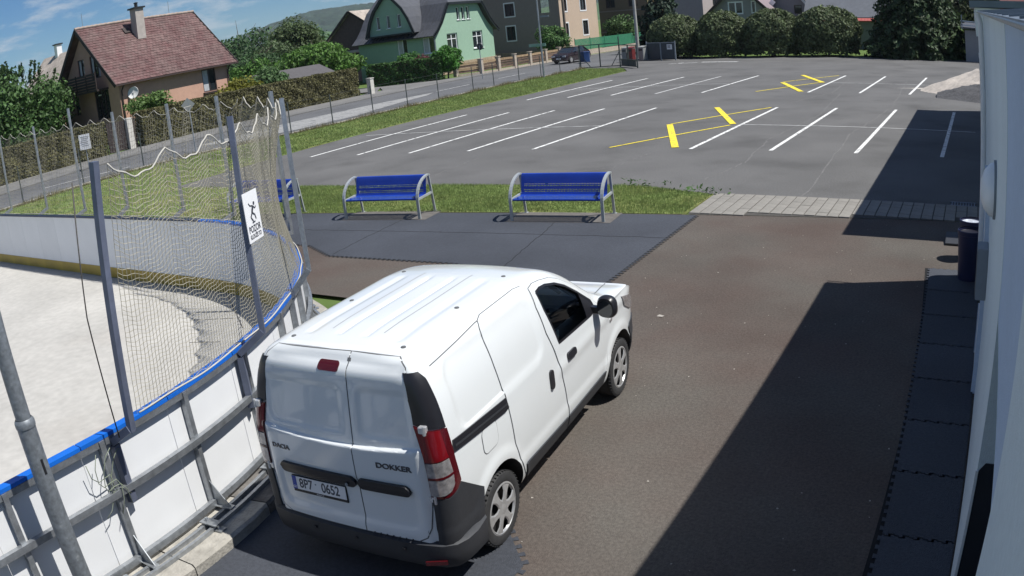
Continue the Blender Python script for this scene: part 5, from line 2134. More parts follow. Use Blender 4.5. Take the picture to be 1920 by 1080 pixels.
def window(par, o, r, hole, fm, nx=2, ny=1, inset=.10, sill=None, pm=None, fw=.07, name='window', cur=0.0, trim=None):
    o, r = Vector(o), Vector(r).normalized()
    n = Vector((r.y, -r.x, 0))
    u0, u1, z0, z1 = hole
    T = lambda u, d, z: o + r * u - n * d + Vector((0, 0, z))
    q = MB()
    for a, b in (((u0, z0 + fw / 2), (u1, z0 + fw / 2)), ((u0, z1 - fw / 2), (u1, z1 - fw / 2))):
        q.bar(T(a[0], inset, a[1]), T(b[0], inset, b[1]), fw, .07, up=n)
    for k in range(nx + 1):
        u = u0 + fw / 2 + (u1 - u0 - fw) * k / nx
        q.bar(T(u, inset, z0 + fw), T(u, inset, z1 - fw), fw, .066, up=n)
    for k in range(1, ny):
        z = z0 + (z1 - z0) * (k / ny) ** .55
        q.bar(T(u0 + fw, inset, z), T(u1 - fw, inset, z), fw * .7, .062, up=n)
    w = q.build(name, fm, par)
    for k in range(nx):
        a = u0 + fw / 2 + (u1 - u0 - fw) * k / nx + fw / 2
        b = u0 + fw / 2 + (u1 - u0 - fw) * (k + 1) / nx - fw / 2
        q = MB()
        q.bar(T(a, inset + .03, (z0 + z1) / 2), T(b, inset + .03, (z0 + z1) / 2), .012, z1 - z0 - 2 * fw)
        m_ = pm or pane_dark
        if cur and (k % 2 == 0):
            m_ = curtain
        q.build('pane', m_, w)
    if sill:
        q = MB()
        q.bar(T(u0 - .06, inset - .12, z0 - .02), T(u1 + .06, inset - .12, z0 - .02), .22, .05)
        q.build('window_sill', sill, w)
    if trim:
        q = MB()
        for a, b in (((u0 - .12, z1 + .07), (u1 + .12, z1 + .07)), ((u0 - .12, z0 - .07), (u1 + .12, z0 - .07))):
            q.bar(T(a[0], -.012, a[1]), T(b[0], -.012, b[1]), .03, .14)
        for u in (u0 - .06, u1 + .06):
            q.bar(T(u, -.01, z0), T(u, -.01, z1), .12, .028, up=n)
        q.build('window_trim', trim, w)
    return w


def roof_slab(par, quad, m, t=.12, name='roof'):
    """thick roof plane from a 3-D quad (counted from outside), pushed down along its normal"""
    p = [Vector(q) for q in quad]
    n = (p[1] - p[0]).cross(p[2] - p[0]).normalized()
    if n.z < 0:
        n = -n
    q = MB()
    q.prism([a - n * t for a in p], n * t)
    return q.build(name, m, par)


def tile_courses(par, e0, e1, r0, r1, m, rows, cols, name='roof_tile', lift=.035):
    """overlapping tile courses laid between eave e0-e1 and ridge r0-r1; every tile its own slightly uneven piece, joined as one part"""
    e0, e1, r0, r1 = map(Vector, (e0, e1, r0, r1))
    n = (e1 - e0).cross(r0 - e0).normalized()
    if n.z < 0:
        n = -n
    q = MB()
    rnd = random.Random(5)
    for j in range(rows):
        t0, t1 = j / rows, min(1, (j + 1.12) / rows)
        for i in range(cols):
            off = .5 * (j % 2)
            s0, s1 = max(0, (i - off) / cols), min(1, (i + 1 - off) / cols - .06 / cols)
            if s1 <= s0:
                continue
            l0 = lift + rnd.uniform(-.008, .012)
            a = e0.lerp(e1, s0).lerp(r0.lerp(r1, s0), t0) + n * l0
            b = e0.lerp(e1, s1).lerp(r0.lerp(r1, s1), t0) + n * (l0 + rnd.uniform(-.006, .006))
            c = e0.lerp(e1, s1).lerp(r0.lerp(r1, s1), t1) + n * .008
            d = e0.lerp(e1, s0).lerp(r0.lerp(r1, s0), t1) + n * .008
            q.add([a, b, c, d, a - n * l0, b - n * l0], [(0, 1, 2, 3), (4, 5, 1, 0), (4, 0, 3), (5, 2, 1)])
    o = q.build(name, m, par, fix=False, kind='stuff')
    return o


# ---------------- orange brown gabled house on the left
tile_red = mat('red brown roof tile', (0.118, 0.058, 0.056), rough=0.85, var=0.35, scale=3.0, var2=0.18, scale2=0.35, col2=(0.145, 0.092, 0.085), mask=1.2)
salmon = mat('salmon render', (0.50, 0.30, 0.225), rough=0.95, var=0.06, scale=3, var2=0.06, scale2=0.5)
dark_wood = mat('dark brown boards', (0.035, 0.024, 0.022), rough=0.7, var=0.25, scale=8)
hs = empty('gabled_house', (-54.3, 36.3, 0), label='salmon gabled house with red brown tiled roof and dark wooden balcony at upper left', cat='house')
B = -Vector(hs.location)


def P(x, y, z):
    return Vector((x, y, z)) + B


X0, X1, Y0, Y1 = -58.6, -50.0, 31.3, 41.3
XR, ZR, ZE = -54.3, 8.45, 3.98
# gable wall towards the camera (normal -y), u runs along +x from X0
gh_holes = [(3.15, 4.15, 5.0, 6.35), (5.05, 6.45, 4.75, 6.4), (1.95, 2.65, 2.35, 3.75), (5.05, 7.15, 1.75, 3.85)]
wall(hs, P(X0, Y0, 0), (1, 0, 0), [(0, 0), (8.6, 0), (8.6, 3.85), (4.3, 8.25), (0, 3.85)], gh_holes, salmon)
window(hs, P(X0, Y0, 0), (1, 0, 0), gh_holes[0], brown_frame, 2, 1, cur=1)
window(hs, P(X0, Y0, 0), (1, 0, 0), gh_holes[1], brown_frame, 3, 1, cur=1)
window(hs, P(X0, Y0, 0), (1, 0, 0), gh_holes[2], brown_frame, 1, 1)
window(hs, P(X0, Y0, 0), (1, 0, 0), gh_holes[3], brown_frame, 3, 1, name='terrace_door')
wall(hs, P(X1, Y0, 0), (0, 1, 0), [(0, 0), (10, 0), (10, 3.95), (0, 3.95)], [(7.45, 8.75, 2.15, 3.82)], salmon)
w_ = window(hs, P(X1, Y0, 0), (0, 1, 0), (7.45, 8.75, 2.15, 3.82), brown_frame, 2, 1, cur=1, inset=.06)
q = MB()
q.bar(P(X1 + .08, Y0 + 7.35, 2.06), P(X1 + .08, Y0 + 8.85, 2.06), .22, .12)
q.build('window_sill', dark_wood, w_)
wall(hs, P(X1, Y1, 0), (-1, 0, 0), [(0, 0), (8.6, 0), (8.6, 3.85), (4.3, 8.25), (0, 3.85)], [], salmon)
wall(hs, P(X0, Y1, 0), (0, -1, 0), [(0, 0), (10, 0), (10, 3.95), (0, 3.95)], [], salmon)
GY0, GY1 = 30.75, 42.0
sl_ = (ZR - ZE) / (X1 + .42 - XR)
E0, E1 = P(X1 + .45, GY0, ZE), P(X1 + .45, GY1, ZE)
Rg0, Rg1 = P(XR, GY0, ZR + .12), P(XR, GY1, ZR + .12)
roof_slab(hs, [E0, E1, Rg1, Rg0], dark_wood, .14)
W0, W1 = P(X0 - .45, GY0, ZE), P(X0 - .45, GY1, ZE)
roof_slab(hs, [W1, W0, Rg0, Rg1], tile_red, .14)
tile_courses(hs, E0, E1, Rg0, Rg1, tile_red, 24, 40)
q = MB()
for k in range(28):
    a = Rg0.lerp(Rg1, k / 28) + Vector((0, 0, .05))
    b = Rg0.lerp(Rg1, (k + 1.05) / 28) + Vector((0, 0, .075))
    q.tube([a, b], [.10, .12], 8)
q.build('ridge_tile', mat('pale ridge tile', (.34, .27, .23), rough=.9, var=.2, scale=3), hs, kind='stuff')
for a, b in ((E0, Rg0), (W0, Rg0), (E1, Rg1), (W1, Rg1)):
    q = MB()
    q.bar(a + Vector((0, 0, -.08)), b + Vector((0, 0, -.08)), .06, .28)
    q.build('barge_board', dark_wood, hs)
q = MB()
q.bar(E0 + Vector((.06, 0, -.06)), E1 + Vector((.06, 0, -.06)), .13, .11)
q.build('gutter', mat('brown gutter', (.06, .04, .035), rough=.5), hs)
for yy in (Y0 + .14, Y1 - .1):
    q = MB()
    q.tube([P(X1 + .5, yy, ZE - .1), P(X1 + .12, yy, ZE - .5), P(X1 + .12, yy, 0)], .055, 8)
    q.build('downpipe', dark_wood, hs, smooth=True, sharp=40)
# chimney
q = MB()
q.box(P(-52.95, 35.6, 8.15), (.75, .75, 2.3))
ch = q.build('chimney', mat('grey chimney render', (.40, .36, .33), rough=.95, var=.12, scale=3), hs)
q = MB()
q.box(P(-52.95, 35.6, 9.36), (1.0, 1.0, .12))
q.build('chimney_cap', black_plastic, ch)
q = MB()
q.lathe([(.13, 9.42), (.13, 9.7), (.17, 9.72), (.17, 9.78), (0, 9.82)], 12, tuple(P(-52.95, 35.6, 0)))
q.build('chimney_pot', black_plastic, ch)
q = MB()
nrm = Vector((sl_, 0, 1)).normalized()
c_ = E0.lerp(E1, .36).lerp(Rg0.lerp(Rg1, .36), .83)
q.box(c_ + nrm * .08, (.62, .55, .07), rot=Matrix.Rotation(math.atan(sl_), 3, 'Y'))
q.build('roof_hatch', dark_wood, hs)
# balcony of dark boards
for k in range(6):
    q = MB()
    q.bar(P(-55.7, Y0 - .95, 4.05 + .20 * k), P(-51.4, Y0 - .95, 4.05 + .20 * k), .05, .15)
    q.build('balcony_board', dark_wood, hs)
for x in (-55.7, -54.3, -52.8, -51.4):
    q = MB()
    q.bar(P(x, Y0 - .98, 3.9), P(x, Y0 - .98, 5.2), .07, .07)
    q.build('balcony_post', dark_wood, hs)
q = MB()
q.box(P(-53.55, Y0 - .5, 3.88), (4.4, .98, .14))
q.build('balcony_floor', dark_wood, hs)
for k in range(5):
    q = MB()
    q.bar(P(-56.0, Y0 - 1.6, .85 + .20 * k), P(-52.3, Y0 - 1.6, .85 + .20 * k), .05, .15)
    q.build('terrace_board', dark_wood, hs)
q = MB()
q.box(P(-54.1, Y0 - .85, .75), (3.9, 1.7, .12))
q.build('terrace_floor', dark_wood, hs)
q = MB()
q.box(P(-52.6, Y0 - .06, 3.5), (.3, .1, .09))
q.build('wall_lamp', sign_white, hs)
dish = empty('satellite_dish', (X1 + .38, 32.2, 3.2), label='white satellite dish on the side wall of the salmon house', cat='satellite dish')
q = MB()
q.lathe([(0, .10), (.2, .08), (.36, .02), (.42, -.03), (.44, -.03), (.38, .0), (.2, .065), (0, .085)], 24, (0, 0, 0), 'X')
dd_ = q.build('reflector', mat('white dish', (.72, .72, .7), rough=.4), dish, smooth=True, rot=(0, radians(20), radians(118)))
q = MB()
q.bar((0, 0, 0), (-.36, 0, -.1), .05, .05)
q.build('arm', steel_grey, dish)
q = MB()
q.bar((0, 0, -.3), (.42, -.25, .02), .03, .03)
q.build('feed_arm', steel_grey, dish)
for x, y in ((-54.3, 31.5), (-54.3, 39.6)):
    q = MB()
    q.tube([P(x, y, 8.6), P(x, y, 9.7)], .02, 5)
    q.build('roof_rod', steel_grey, hs)

# far hipped house behind the tree
fh = empty('far_house', (-86, 47, 0), label='distant house with a pale tiled roof peeping out behind the salmon house', cat='house')
wall(fh, (-5, -4, 0), (1, 0, 0), [(0, 0), (10, 0), (10, 5.0), (0, 5.0)], [], salmon)
wall(fh, (5, -4, 0), (0, 1, 0), [(0, 0), (8, 0), (8, 5.0), (4, 8.9), (0, 5.0)], [], salmon)
tan_tile = mat('sun bleached tile', (.36, .31, .27), rough=.9, var=.25, scale=2.5, var2=.15, scale2=.4)
roof_slab(fh, [(-5.4, -4.4, 4.7), (5.4, -4.4, 4.7), (5.4, 0, 9.0), (-5.4, 0, 9.0)], tan_tile)
roof_slab(fh, [(5.4, 4.4, 4.7), (-5.4, 4.4, 4.7), (-5.4, 0, 9.0), (5.4, 0, 9.0)], tan_tile)
q = MB()
q.box((-1.5, 0, 9.3), (.7, .7, 1.6))
c2_ = q.build('chimney', sign_white, fh)
q = MB()
q.box((-1.5, 0, 10.15), (.95, .95, .14))
q.build('chimney_cap', black_plastic, c2_)

# ---------------- dark brown barn behind the hedge
bn = empty('brown_barn', (-58.6, 67, 0), label='dark brown gabled barn with a sunlit tan roof behind the trees', cat='barn')
barn_m = mat('dark brown barn boards', (.095, .065, .06), rough=.9, var=.15, scale=4)
pinkish = mat('dusty pink render', (.30, .19, .19), rough=.95, var=.08, scale=3)
wall(bn, (-3.6, -1.0, 0), (1, 0, 0), [(0, 3.3), (7.2, 3.3), (7.2, 4.9), (3.2, 7.35), (0, 4.9)], [], barn_m)
wall(bn, (-3.6, -1.0, 0), (1, 0, 0), [(0, 0), (7.2, 0), (7.2, 3.05), (0, 3.05)], [(2.4, 6.4, 2.45, 2.95)], pinkish, name='lower_wall')
q = MB()
q.box((1.0, -1.0, 3.18), (5.2, .2, .25))
q.build('lintel', mat('pale lintel', (.42, .38, .36), rough=.9), bn)
q = MB()
q.box((.8, -.75, 2.7), (4.0, .06, .6))
q.build('dark_opening', black_plastic, bn)
wall(bn, (3.6, -1.0, 0), (0, 1, 0), [(0, 0), (9, 0), (9, 4.9), (0, 4.9)], [], barn_m)
roof_slab(bn, [(3.9, -1.3, 4.75), (3.9, 8.3, 4.75), (-.4, 8.3, 7.45), (-.4, -1.3, 7.45)], tan_tile)
roof_slab(bn, [(-3.9, 8.3, 4.6), (-3.9, -1.3, 4.6), (-.4, -1.3, 7.45), (-.4, 8.3, 7.45)], tan_tile)
q = MB()
q.bar((-3.9, -1.34, 4.6), (-.4, -1.34, 7.40), .06, .22)
q.bar((-.4, -1.34, 7.40), (3.9, -1.34, 4.72), .06, .22)
q.build('barge_board', dark_wood, bn)

# ---------------- green house with curved gambrel gables
green = mat('light green render', (.29, .43, .325), rough=.95, var=.04, scale=3, var2=.04, scale2=.4)
slate = mat('dark grey metal roof', (.062, .066, .078), rough=.6, var=.18, scale=3, var2=.1, scale2=.5)
barge = mat('black barge board', (.014, .018, .02), rough=.5)
stone_b = mat('buff rubble stone', (.36, .27, .19), rough=.95, var=.35, scale=5, bump=.7, bscale=12)
gx, gy0, gy1 = -46.0, 62.4, 72.5
gr = empty('green_house', (gx, 67.45, 0), label='mint green house with dark metal gambrel roof and white sash windows by the road', cat='house')
B = -Vector(gr.location)
GP = [(0, 1.0), (10.1, 1.0), (10.1, 3.9), (9.3, 4.55), (8.6, 5.3), (7.75, 6.55), (2.35, 6.55), (1.5, 5.3), (.8, 4.55), (0, 3.9)]
gholes = [(2.05, 3.75, 2.1, 3.8), (6.35, 8.1, 2.05, 3.78), (4.0, 4.55, 5.0, 6.25), (4.85, 5.4, 5.0, 6.25), (5.7, 6.25, 5.0, 6.25)]
wall(gr, P(gx, gy0, 0), (0, 1, 0), GP, gholes, green, .22)
for h in gholes[:2]:
    window(gr, P(gx, gy0, 0), (0, 1, 0), h, white_frame, 2, 2, inset=.14, sill=white_frame, fw=.10, cur=0)
for h in gholes[2:]:
    window(gr, P(gx, gy0, 0), (0, 1, 0), h, white_frame, 1, 1, inset=.16, sill=white_frame, fw=.06)
q = MB()
q.box(P(gx - .2, 67.45, .5), (.56, 10.3, 1.0))
q.build('plinth', stone_b, gr)
LX = -55.2
sholes = [(4.9, 6.15, 2.05, 3.75), (7.95, 9.35, 2.2, 3.75)]
sh2 = [(LX + 0, 0)]
side = [(-55.2, 0), (-46, 0)]
sw_holes = [(4.85, 6.05, 2.1, 3.75), (7.85, 9.2, 2.15, 3.72)]
wall(gr, P(LX, gy0, 0), (1, 0, 0), [(0, 0), (9.2, 0), (9.2, 3.95), (0, 3.95)], sw_holes, green, .22)
for h in sw_holes:
    window(gr, P(LX, gy0, 0), (1, 0, 0), h, white_frame, 2, 1, inset=.12, sill=white_frame, fw=.09, cur=1)
wall(gr, P(gx, gy1, 0), (-1, 0, 0), [(0, 0), (9.2, 0), (9.2, 3.95), (0, 3.95)], [], green)
wall(gr, P(LX, gy1, 0), (0, -1, 0), [(0, 0), (10.1, 0), (10.1, 3.9), (7.75, 6.55), (2.35, 6.55), (0, 3.9)], [], green)
# gambrel roof planes
prof = [(-.55, 3.75), (.25, 4.35), (.95, 5.05), (2.2, 6.75), (5.05, 8.9)]
for sgn in (0, 1):
    for (u0, z0), (u1, z1) in zip(prof[:-1], prof[1:]):
        ya, yb = (gy0 + u0, gy0 + u1) if sgn == 0 else (gy1 - u0, gy1 - u1)
        xf = gx + .45
        top_x = xf - (2.6 if u1 > 5 else 0)
        quad = [P(LX - .4, ya, z0), P(xf, ya, z0), P(top_x, yb, z1), P(LX - .4, yb, z1)]
        roof_slab(gr, quad if sgn == 0 else quad[::-1], slate, .10)
roof_slab(gr, [P(gx + .45, gy0 + 2.2, 6.75), P(gx + .45, gy1 - 2.2, 6.75), P(gx - 2.15, 67.45, 8.9)], slate, .10)
q = MB()
for (u0, z0), (u1, z1) in zip(prof[:-2], prof[1:-1]):
    q.bar(P(gx + .40, gy0 + u0, z0 - .12), P(gx + .40, gy0 + u1, z1 - .12), .10, .30)
    q.bar(P(gx + .40, gy1 - u0, z0 - .12), P(gx + .40, gy1 - u1, z1 - .12), .10, .30)
q.bar(P(gx + .40, gy0 + 2.1, 6.62), P(gx + .40, gy1 - 2.1, 6.62), .10, .22)
q.build('barge_board', barge, gr)
q = MB()
for k in range(22):
    x = gx + .2 - .42 * k
    for (u0, z0), (u1, z1) in zip(prof[:-1], prof[1:]):
        if u1 > 5 and x > gx - 2.2:
            continue
        q.bar(P(x, gy0 + u0, z0 + .02), P(x, gy0 + u1, z1 + .02), .035, .05)
q.build('roof_seam', slate, gr, kind='stuff')
q = MB()
q.tube([P(gx + .12, gy0 - .08, 3.7), P(gx + .12, gy0 - .08, 0)], .06, 8)
q.build('downpipe', steel_grey, gr)
# cross gable above the long side
dx0, dx1 = -53.2, -47.9
dg_poly = [(0, 4.35), (5.3, 4.35), (5.2, 4.9), (4.85, 5.75), (4.25, 6.7), (2.65, 8.3), (1.05, 6.7), (.45, 5.75), (.10, 4.9)]
dh = [(1.0, 1.42, 4.95, 6.2), (2.25, 2.67, 4.95, 6.2), (3.55, 3.97, 4.95, 6.2)]
yd = gy0 - .45
wall(gr, P(dx0, yd, 0), (1, 0, 0), dg_poly, dh, green, .2, name='dormer_wall')
for h in dh:
    window(gr, P(dx0, yd, 0), (1, 0, 0), h, white_frame, 1, 1, inset=.1, sill=white_frame, fw=.06)
dpf = [(-.25, 4.3), (.0, 4.95), (.35, 5.8), (.95, 6.8), (2.65, 8.5)]
for (u0, z0), (u1, z1) in zip(dpf[:-1], dpf[1:]):
    for sgn in (0, 1):
        xa, xb = (dx0 + u0, dx0 + u1) if sgn == 0 else (dx1 - u0, dx1 - u1)
        quad = [P(xa, yd - .3, z0), P(xa, yd + 4.6, z0), P(xb, yd + 4.6, z1), P(xb, yd - .3, z1)]
        roof_slab(gr, quad, slate, .10, 'dormer_roof')
        q = MB()
        q.bar(P(xa, yd - .27, z0 - .1), P(xb, yd - .27, z1 - .1), .10, .26)
        q.build('barge_board', barge, gr)
q = MB()
q.bar(P(dx0 - .2, yd - .2, 4.3), P(dx1 + .2, yd - .2, 4.3), .5, .14)
q.build('dormer_sill', barge, gr)

# ---------------- beige house and neighbours
beige = mat('beige render', (.50, .385, .29), rough=.95, var=.04, scale=3, var2=.05, scale2=.4)
beige_shade = mat('shaded beige render', (.265, .225, .205), rough=.95, var=.05, scale=3)  # darker beige: the shade of the sunless house front is put into the colour
bg_ = empty('beige_house', (-42.2, 80, 0), label='tall beige house with white trimmed windows behind the utility pole', cat='house')
B = -Vector(bg_.location)
fh_ = [(.85, 1.75, 2.2, 3.6), (5.3, 6.6, 2.15, 3.75), (.85, 1.75, 4.95, 6.4), (5.0, 6.4, 4.95, 6.4)]
wall(bg_, P(-42.2, 80, 0), (0, 1, 0), [(0, .9), (9.3, .9), (9.3, 8.6), (0, 8.6)], fh_, beige, .2)
for h in fh_:
    window(bg_, P(-42.2, 80, 0), (0, 1, 0), h, brown_frame, 2, 1, inset=.1, trim=white_frame, fw=.08)
sh_ = [(2.75, 3.95, 4.95, 6.35), (2.75, 3.85, 2.25, 3.8), (7.2, 8.3, 4.95, 6.35)]
wall(bg_, P(-51.7, 80, 0), (1, 0, 0), [(0, .6), (9.5, .6), (9.5, 8.6), (0, 8.6)], sh_, beige_shade, .2)
for h in sh_[:2]:
    window(bg_, P(-51.7, 80, 0), (1, 0, 0), h, brown_frame, 2, 1, inset=.1, trim=white_frame, fw=.08)
q = MB()
q.box(P(-46.95, 84.6, .45), (9.7, 9.5, .95))
q.build('plinth', stone_b, bg_)
roof_slab(bg_, [P(-52.6, 79.2, 8.2), P(-41.4, 79.2, 8.2), P(-44, 84.6, 11.5), P(-50, 84.6, 11.5)], slate)
roof_slab(bg_, [P(-41.4, 79.2, 8.2), P(-41.4, 90.2, 8.2), P(-44, 84.6, 11.5)], slate)
q = MB()
q.bar(P(-41.35, 79.1, 8.15), P(-41.35, 90.3, 8.15), .3, .5)
q.bar(P(-52.6, 79.15, 8.15), P(-41.3, 79.15, 8.15), .3, .5)
q.build('eaves', dark_wood, bg_)
ow = empty('olive_house', (-38.1, 95, 0), label='house with shaded olive brown front and dark windows left of the dark conifer', cat='house')
B = -Vector(ow.location)
olive = mat('shaded olive render', (.175, .135, .09), rough=.95, var=.06, scale=3)  # front wall's shade is put into its colour; the sunlit side is yellow
yel = mat('pale yellow render', (.52, .42, .22), rough=.95, var=.05, scale=3)
oh = [(1.0, 2.2, 2.3, 3.75), (4.2, 5.4, 2.3, 3.85), (1.0, 2.2, 5.0, 6.3), (4.0, 5.2, 5.0, 6.3)]
wall(ow, P(-44.6, 95, 0), (1, 0, 0), [(0, 0), (6.5, 0), (6.5, 8), (0, 8)], oh, olive, .2)
for h in oh:
    window(ow, P(-44.6, 95, 0), (1, 0, 0), h, brown_frame, 2, 1, inset=.1, fw=.09)
wall(ow, P(-38.1, 95, 0), (0, 1, 0), [(0, 0), (5.5, 0), (5.5, 8), (0, 8)], [], yel)
q = MB()
for zz in (2.0, 4.6):
    q.bar(P(-44.6, 94.96, zz), P(-38.1, 94.96, zz), .08, .12)
q.build('string_course', beige_shade, ow)
roof_slab(ow, [P(-45.2, 94.5, 7.7), P(-37.5, 94.5, 7.7), P(-37.5, 99, 10.5), P(-45.2, 99, 10.5)], slate)
pw = empty('white_house', (-30.0, 92, 0), label='pinkish white rendered house front between the conifer and the grey gable', cat='house')
B = -Vector(pw.location)
pinkw = mat('pinkish white render', (.62, .53, .50), rough=.95, var=.04, scale=3)
greyw = mat('grey render', (.26, .26, .27), rough=.95, var=.05, scale=3)
ph_ = [(1.4, 2.5, 4.55, 5.9), (3.9, 5.0, 4.55, 5.9)]
wall(pw, P(-30.2, 92, 0), (.62, .78, 0), [(0, 0), (6.0, 0), (6.0, 8), (0, 8)], ph_, pinkw)
for h in ph_:
    window(pw, P(-30.2, 92, 0), (.62, .78, 0), h, brown_frame, 2, 1, inset=.1)
wall(pw, P(-35.2, 94, 0), Vector((5.0, -2.0, 0)), [(0, 0), (5.38, 0), (5.38, 8), (0, 8)], [], greyw)

# right hand gabled house with its neighbours' roofs
mauve = mat('weathered mauve roof', (.235, .185, .20), rough=.85, var=.2, scale=2.5, var2=.12, scale2=.5)
tanroof = mat('weathered tan roof', (.36, .32, .29), rough=.9, var=.25, scale=3)
tg = empty('grey_gable_house', (-22.6, 80, 0), label='grey gable with white framed windows rising behind the round shrubs', cat='house')
B = -Vector(tg.location)
grey_l = mat('light grey render', (.26, .255, .26), rough=.95, var=.04, scale=3)
th_ = [(3.0, 4.55, 3.45, 4.72), (5.35, 5.85, 3.5, 4.75)]
wall(tg, P(-26.7, 80, 0), (1, 0, 0), [(0, 0), (8.2, 0), (8.2, 2.7), (4.2, 6.3), (0, 2.7)], th_, grey_l)
window(tg, P(-26.7, 80, 0), (1, 0, 0), th_[0], white_frame, 2, 1, inset=.08, fw=.13)
window(tg, P(-26.7, 80, 0), (1, 0, 0), th_[1], white_frame, 1, 1, inset=.08, fw=.11)
for sgn, m_ in ((-1, mauve), (1, mauve)):
    xe, ze = (-27.2, 2.3) if sgn < 0 else (-17.9, 2.3)
    roof_slab(tg, [P(xe, 79.5, ze), P(xe, 90, ze), P(-22.5, 90, 6.55), P(-22.5, 79.5, 6.55)], m_)
    q = MB()
    q.bar(P(xe, 79.45, ze - .06), P(-22.5, 79.45, 6.49), .06, .26)
    q.build('barge_board', dark_wood, tg)
q = MB()
q.box(P(-19.9, 83, 4.5), (.5, .06, .5), rot=Matrix.Rotation(radians(42), 3, 'Y'))
q.build('roof_light', white_frame, tg)
for i, (x, y, w, z0, z1, lab, m_) in enumerate(((-18.4, 84, 3.6, 2.2, 6.6, 'second gable with a sunlit tan roof slope right of the grey gable', tanroof), (-15.6, 88, 3.4, 2.6, 7.2, 'third gable with a small dark window and pale roof slope', tanroof))):
    e = empty('gable_house', (x, y, 0), label=lab, cat='house', group='gabled houses behind the round shrubs')
    hl = [(w + .5, w + 1.3, 3.3, 4.2)]
    wall(e, (-w, 0, 0), (1, 0, 0), [(0, 0), (2 * w, 0), (2 * w, z0), (w, z1 - .25), (0, z0)], hl, greyw)
    window(e, (-w, 0, 0), (1, 0, 0), hl[0], brown_frame, 1, 1, inset=.08)
    for sgn in (-1, 1):
        roof_slab(e, [(sgn * (w + .3), -.5, z0 - .3), (sgn * (w + .3), 9, z0 - .3), (0, 9, z1), (0, -.5, z1)], m_)
        q = MB()
        q.bar((sgn * (w + .3), -.55, z0 - .36), (0, -.55, z1 - .06), .06, .24)
        q.build('barge_board', white_frame if sgn > 0 else dark_wood, e)
sr = empty('slate_roof_house', (-11.5, 79, 0), label='long low house with blue grey slate roof and red edge tiles behind the big spruce', cat='house')
bslate = mat('blue grey slate', (.125, .135, .155), rough=.8, var=.12, scale=3, var2=.08, scale2=.6)
redt = mat('red coping tile', (.36, .085, .075), rough=.8, var=.2, scale=4)
greenw = mat('grey green render', (.155, .17, .155), rough=.95, var=.1, scale=2)
wall(sr, (-4.2, 0, 0), (1, 0, 0), [(0, 0), (8.4, 0), (8.4, 2.6), (0, 2.6)], [], greenw)
wall(sr, (4.2, 0, 0), (0, 1, 0), [(0, 0), (9, 0), (9, 2.6), (4.5, 6.2), (0, 2.6)], [], greenw)
roof_slab(sr, [(-4.6, .3, 2.95), (4.6, .3, 2.95), (4.6, 4.8, 6.8), (-4.6, 4.8, 6.8)], bslate)
roof_slab(sr, [(4.6, 9.3, 2.9), (-4.6, 9.3, 2.9), (-4.6, 4.8, 6.8), (4.6, 4.8, 6.8)], bslate)
rt = MB()
rt.box((0, 0, 0), (.30, .62, .10), rot=Matrix.Rotation(radians(22), 3, 'X'))
rtm = rt.mesh('coping_tile', redt)
for k in range(27):
    inst('coping_tile', rtm, sr, (-4.1 + .315 * k, -.08, 2.72 + random.uniform(-.006, .006)))
# lean-to shed at the end of the lot
sd_ = empty('lean_to_shed', (.5, 64.5, 0), label='grey lean-to shed with pale rails on its flat roof beyond the sand heap', cat='shed')
wall(sd_, (-.9, 0, 0), (1, 0, 0), [(0, 0), (4, 0), (4, 2.35), (0, 2.35)], [], greyw)
wall(sd_, (-.9, 4, 0), (0, -1, 0), [(0, 0), (4, 0), (4, 2.35), (0, 2.35)], [], greyw)
roof_slab(sd_, [(-1.2, -.4, 2.6), (3.6, -.4, 2.4), (3.6, 4.2, 2.7), (-1.2, 4.2, 2.9)], slate)
for zz in (2.75, 3.05):
    q = MB()
    q.bar((-1.2, -.45, zz), (3.6, -.45, zz - .25), .08, .08)
    q.build('rail', mat('pale blue rail', (.42, .47, .52), rough=.5), sd_)
for x in (-1.1, .4, 1.9):
    q = MB()
    q.bar((x, -.45, 2.4), (x, -.45, 3.5), .08, .08)
    q.build('rail_post', steel_grey, sd_)
rh = empty('red_roof_house', (7.5, 74, 0), label='corner of a dark red roof above the building at upper right', cat='house')
wall(rh, (-4, 0, 0), (1, 0, 0), [(0, 0), (9, 0), (9, 3.4), (0, 3.4)], [], greyw)
roof_slab(rh, [(-4.5, -.5, 3.2), (5.4, -.5, 3.2), (5.4, 4, 6.4), (-4.5, 4, 6.4)], mat('dark red roof', (.16, .05, .05), rough=.85, var=.2, scale=3))
# dark garden shed roof above the hedge
gs_ = empty('garden_shed', (-50.5, 47.8, 0), label='low garden shed with dark felt roof behind the long clipped hedge', cat='shed')
wall(gs_, (-1.9, -3.6, 0), (1, 0, 0), [(0, 0), (3.8, 0), (3.8, 1.7), (1.9, 2.5), (0, 1.7)], [], dark_wood)
wall(gs_, (1.9, -3.6, 0), (0, 1, 0), [(0, 0), (7.2, 0), (7.2, 1.7), (0, 1.7)], [], dark_wood)
felt = mat('grey roofing felt', (.085, .08, .083), rough=.9, var=.1, scale=3)
roof_slab(gs_, [(2.3, -4.0, 1.65), (2.3, 4.0, 1.65), (0, 4.0, 2.68), (0, -4.0, 2.68)], felt, .08)
roof_slab(gs_, [(-2.3, 4.0, 1.65), (-2.3, -4.0, 1.65), (0, -4.0, 2.68), (0, 4.0, 2.68)], felt, .08)
q = MB()
q.bar((-2.3, -4.02, 1.62), (0, -4.02, 2.62), .05, .14)
q.bar((0, -4.02, 2.62), (2.3, -4.02, 1.62), .05, .14)
q.build('barge_board', black_plastic, gs_)

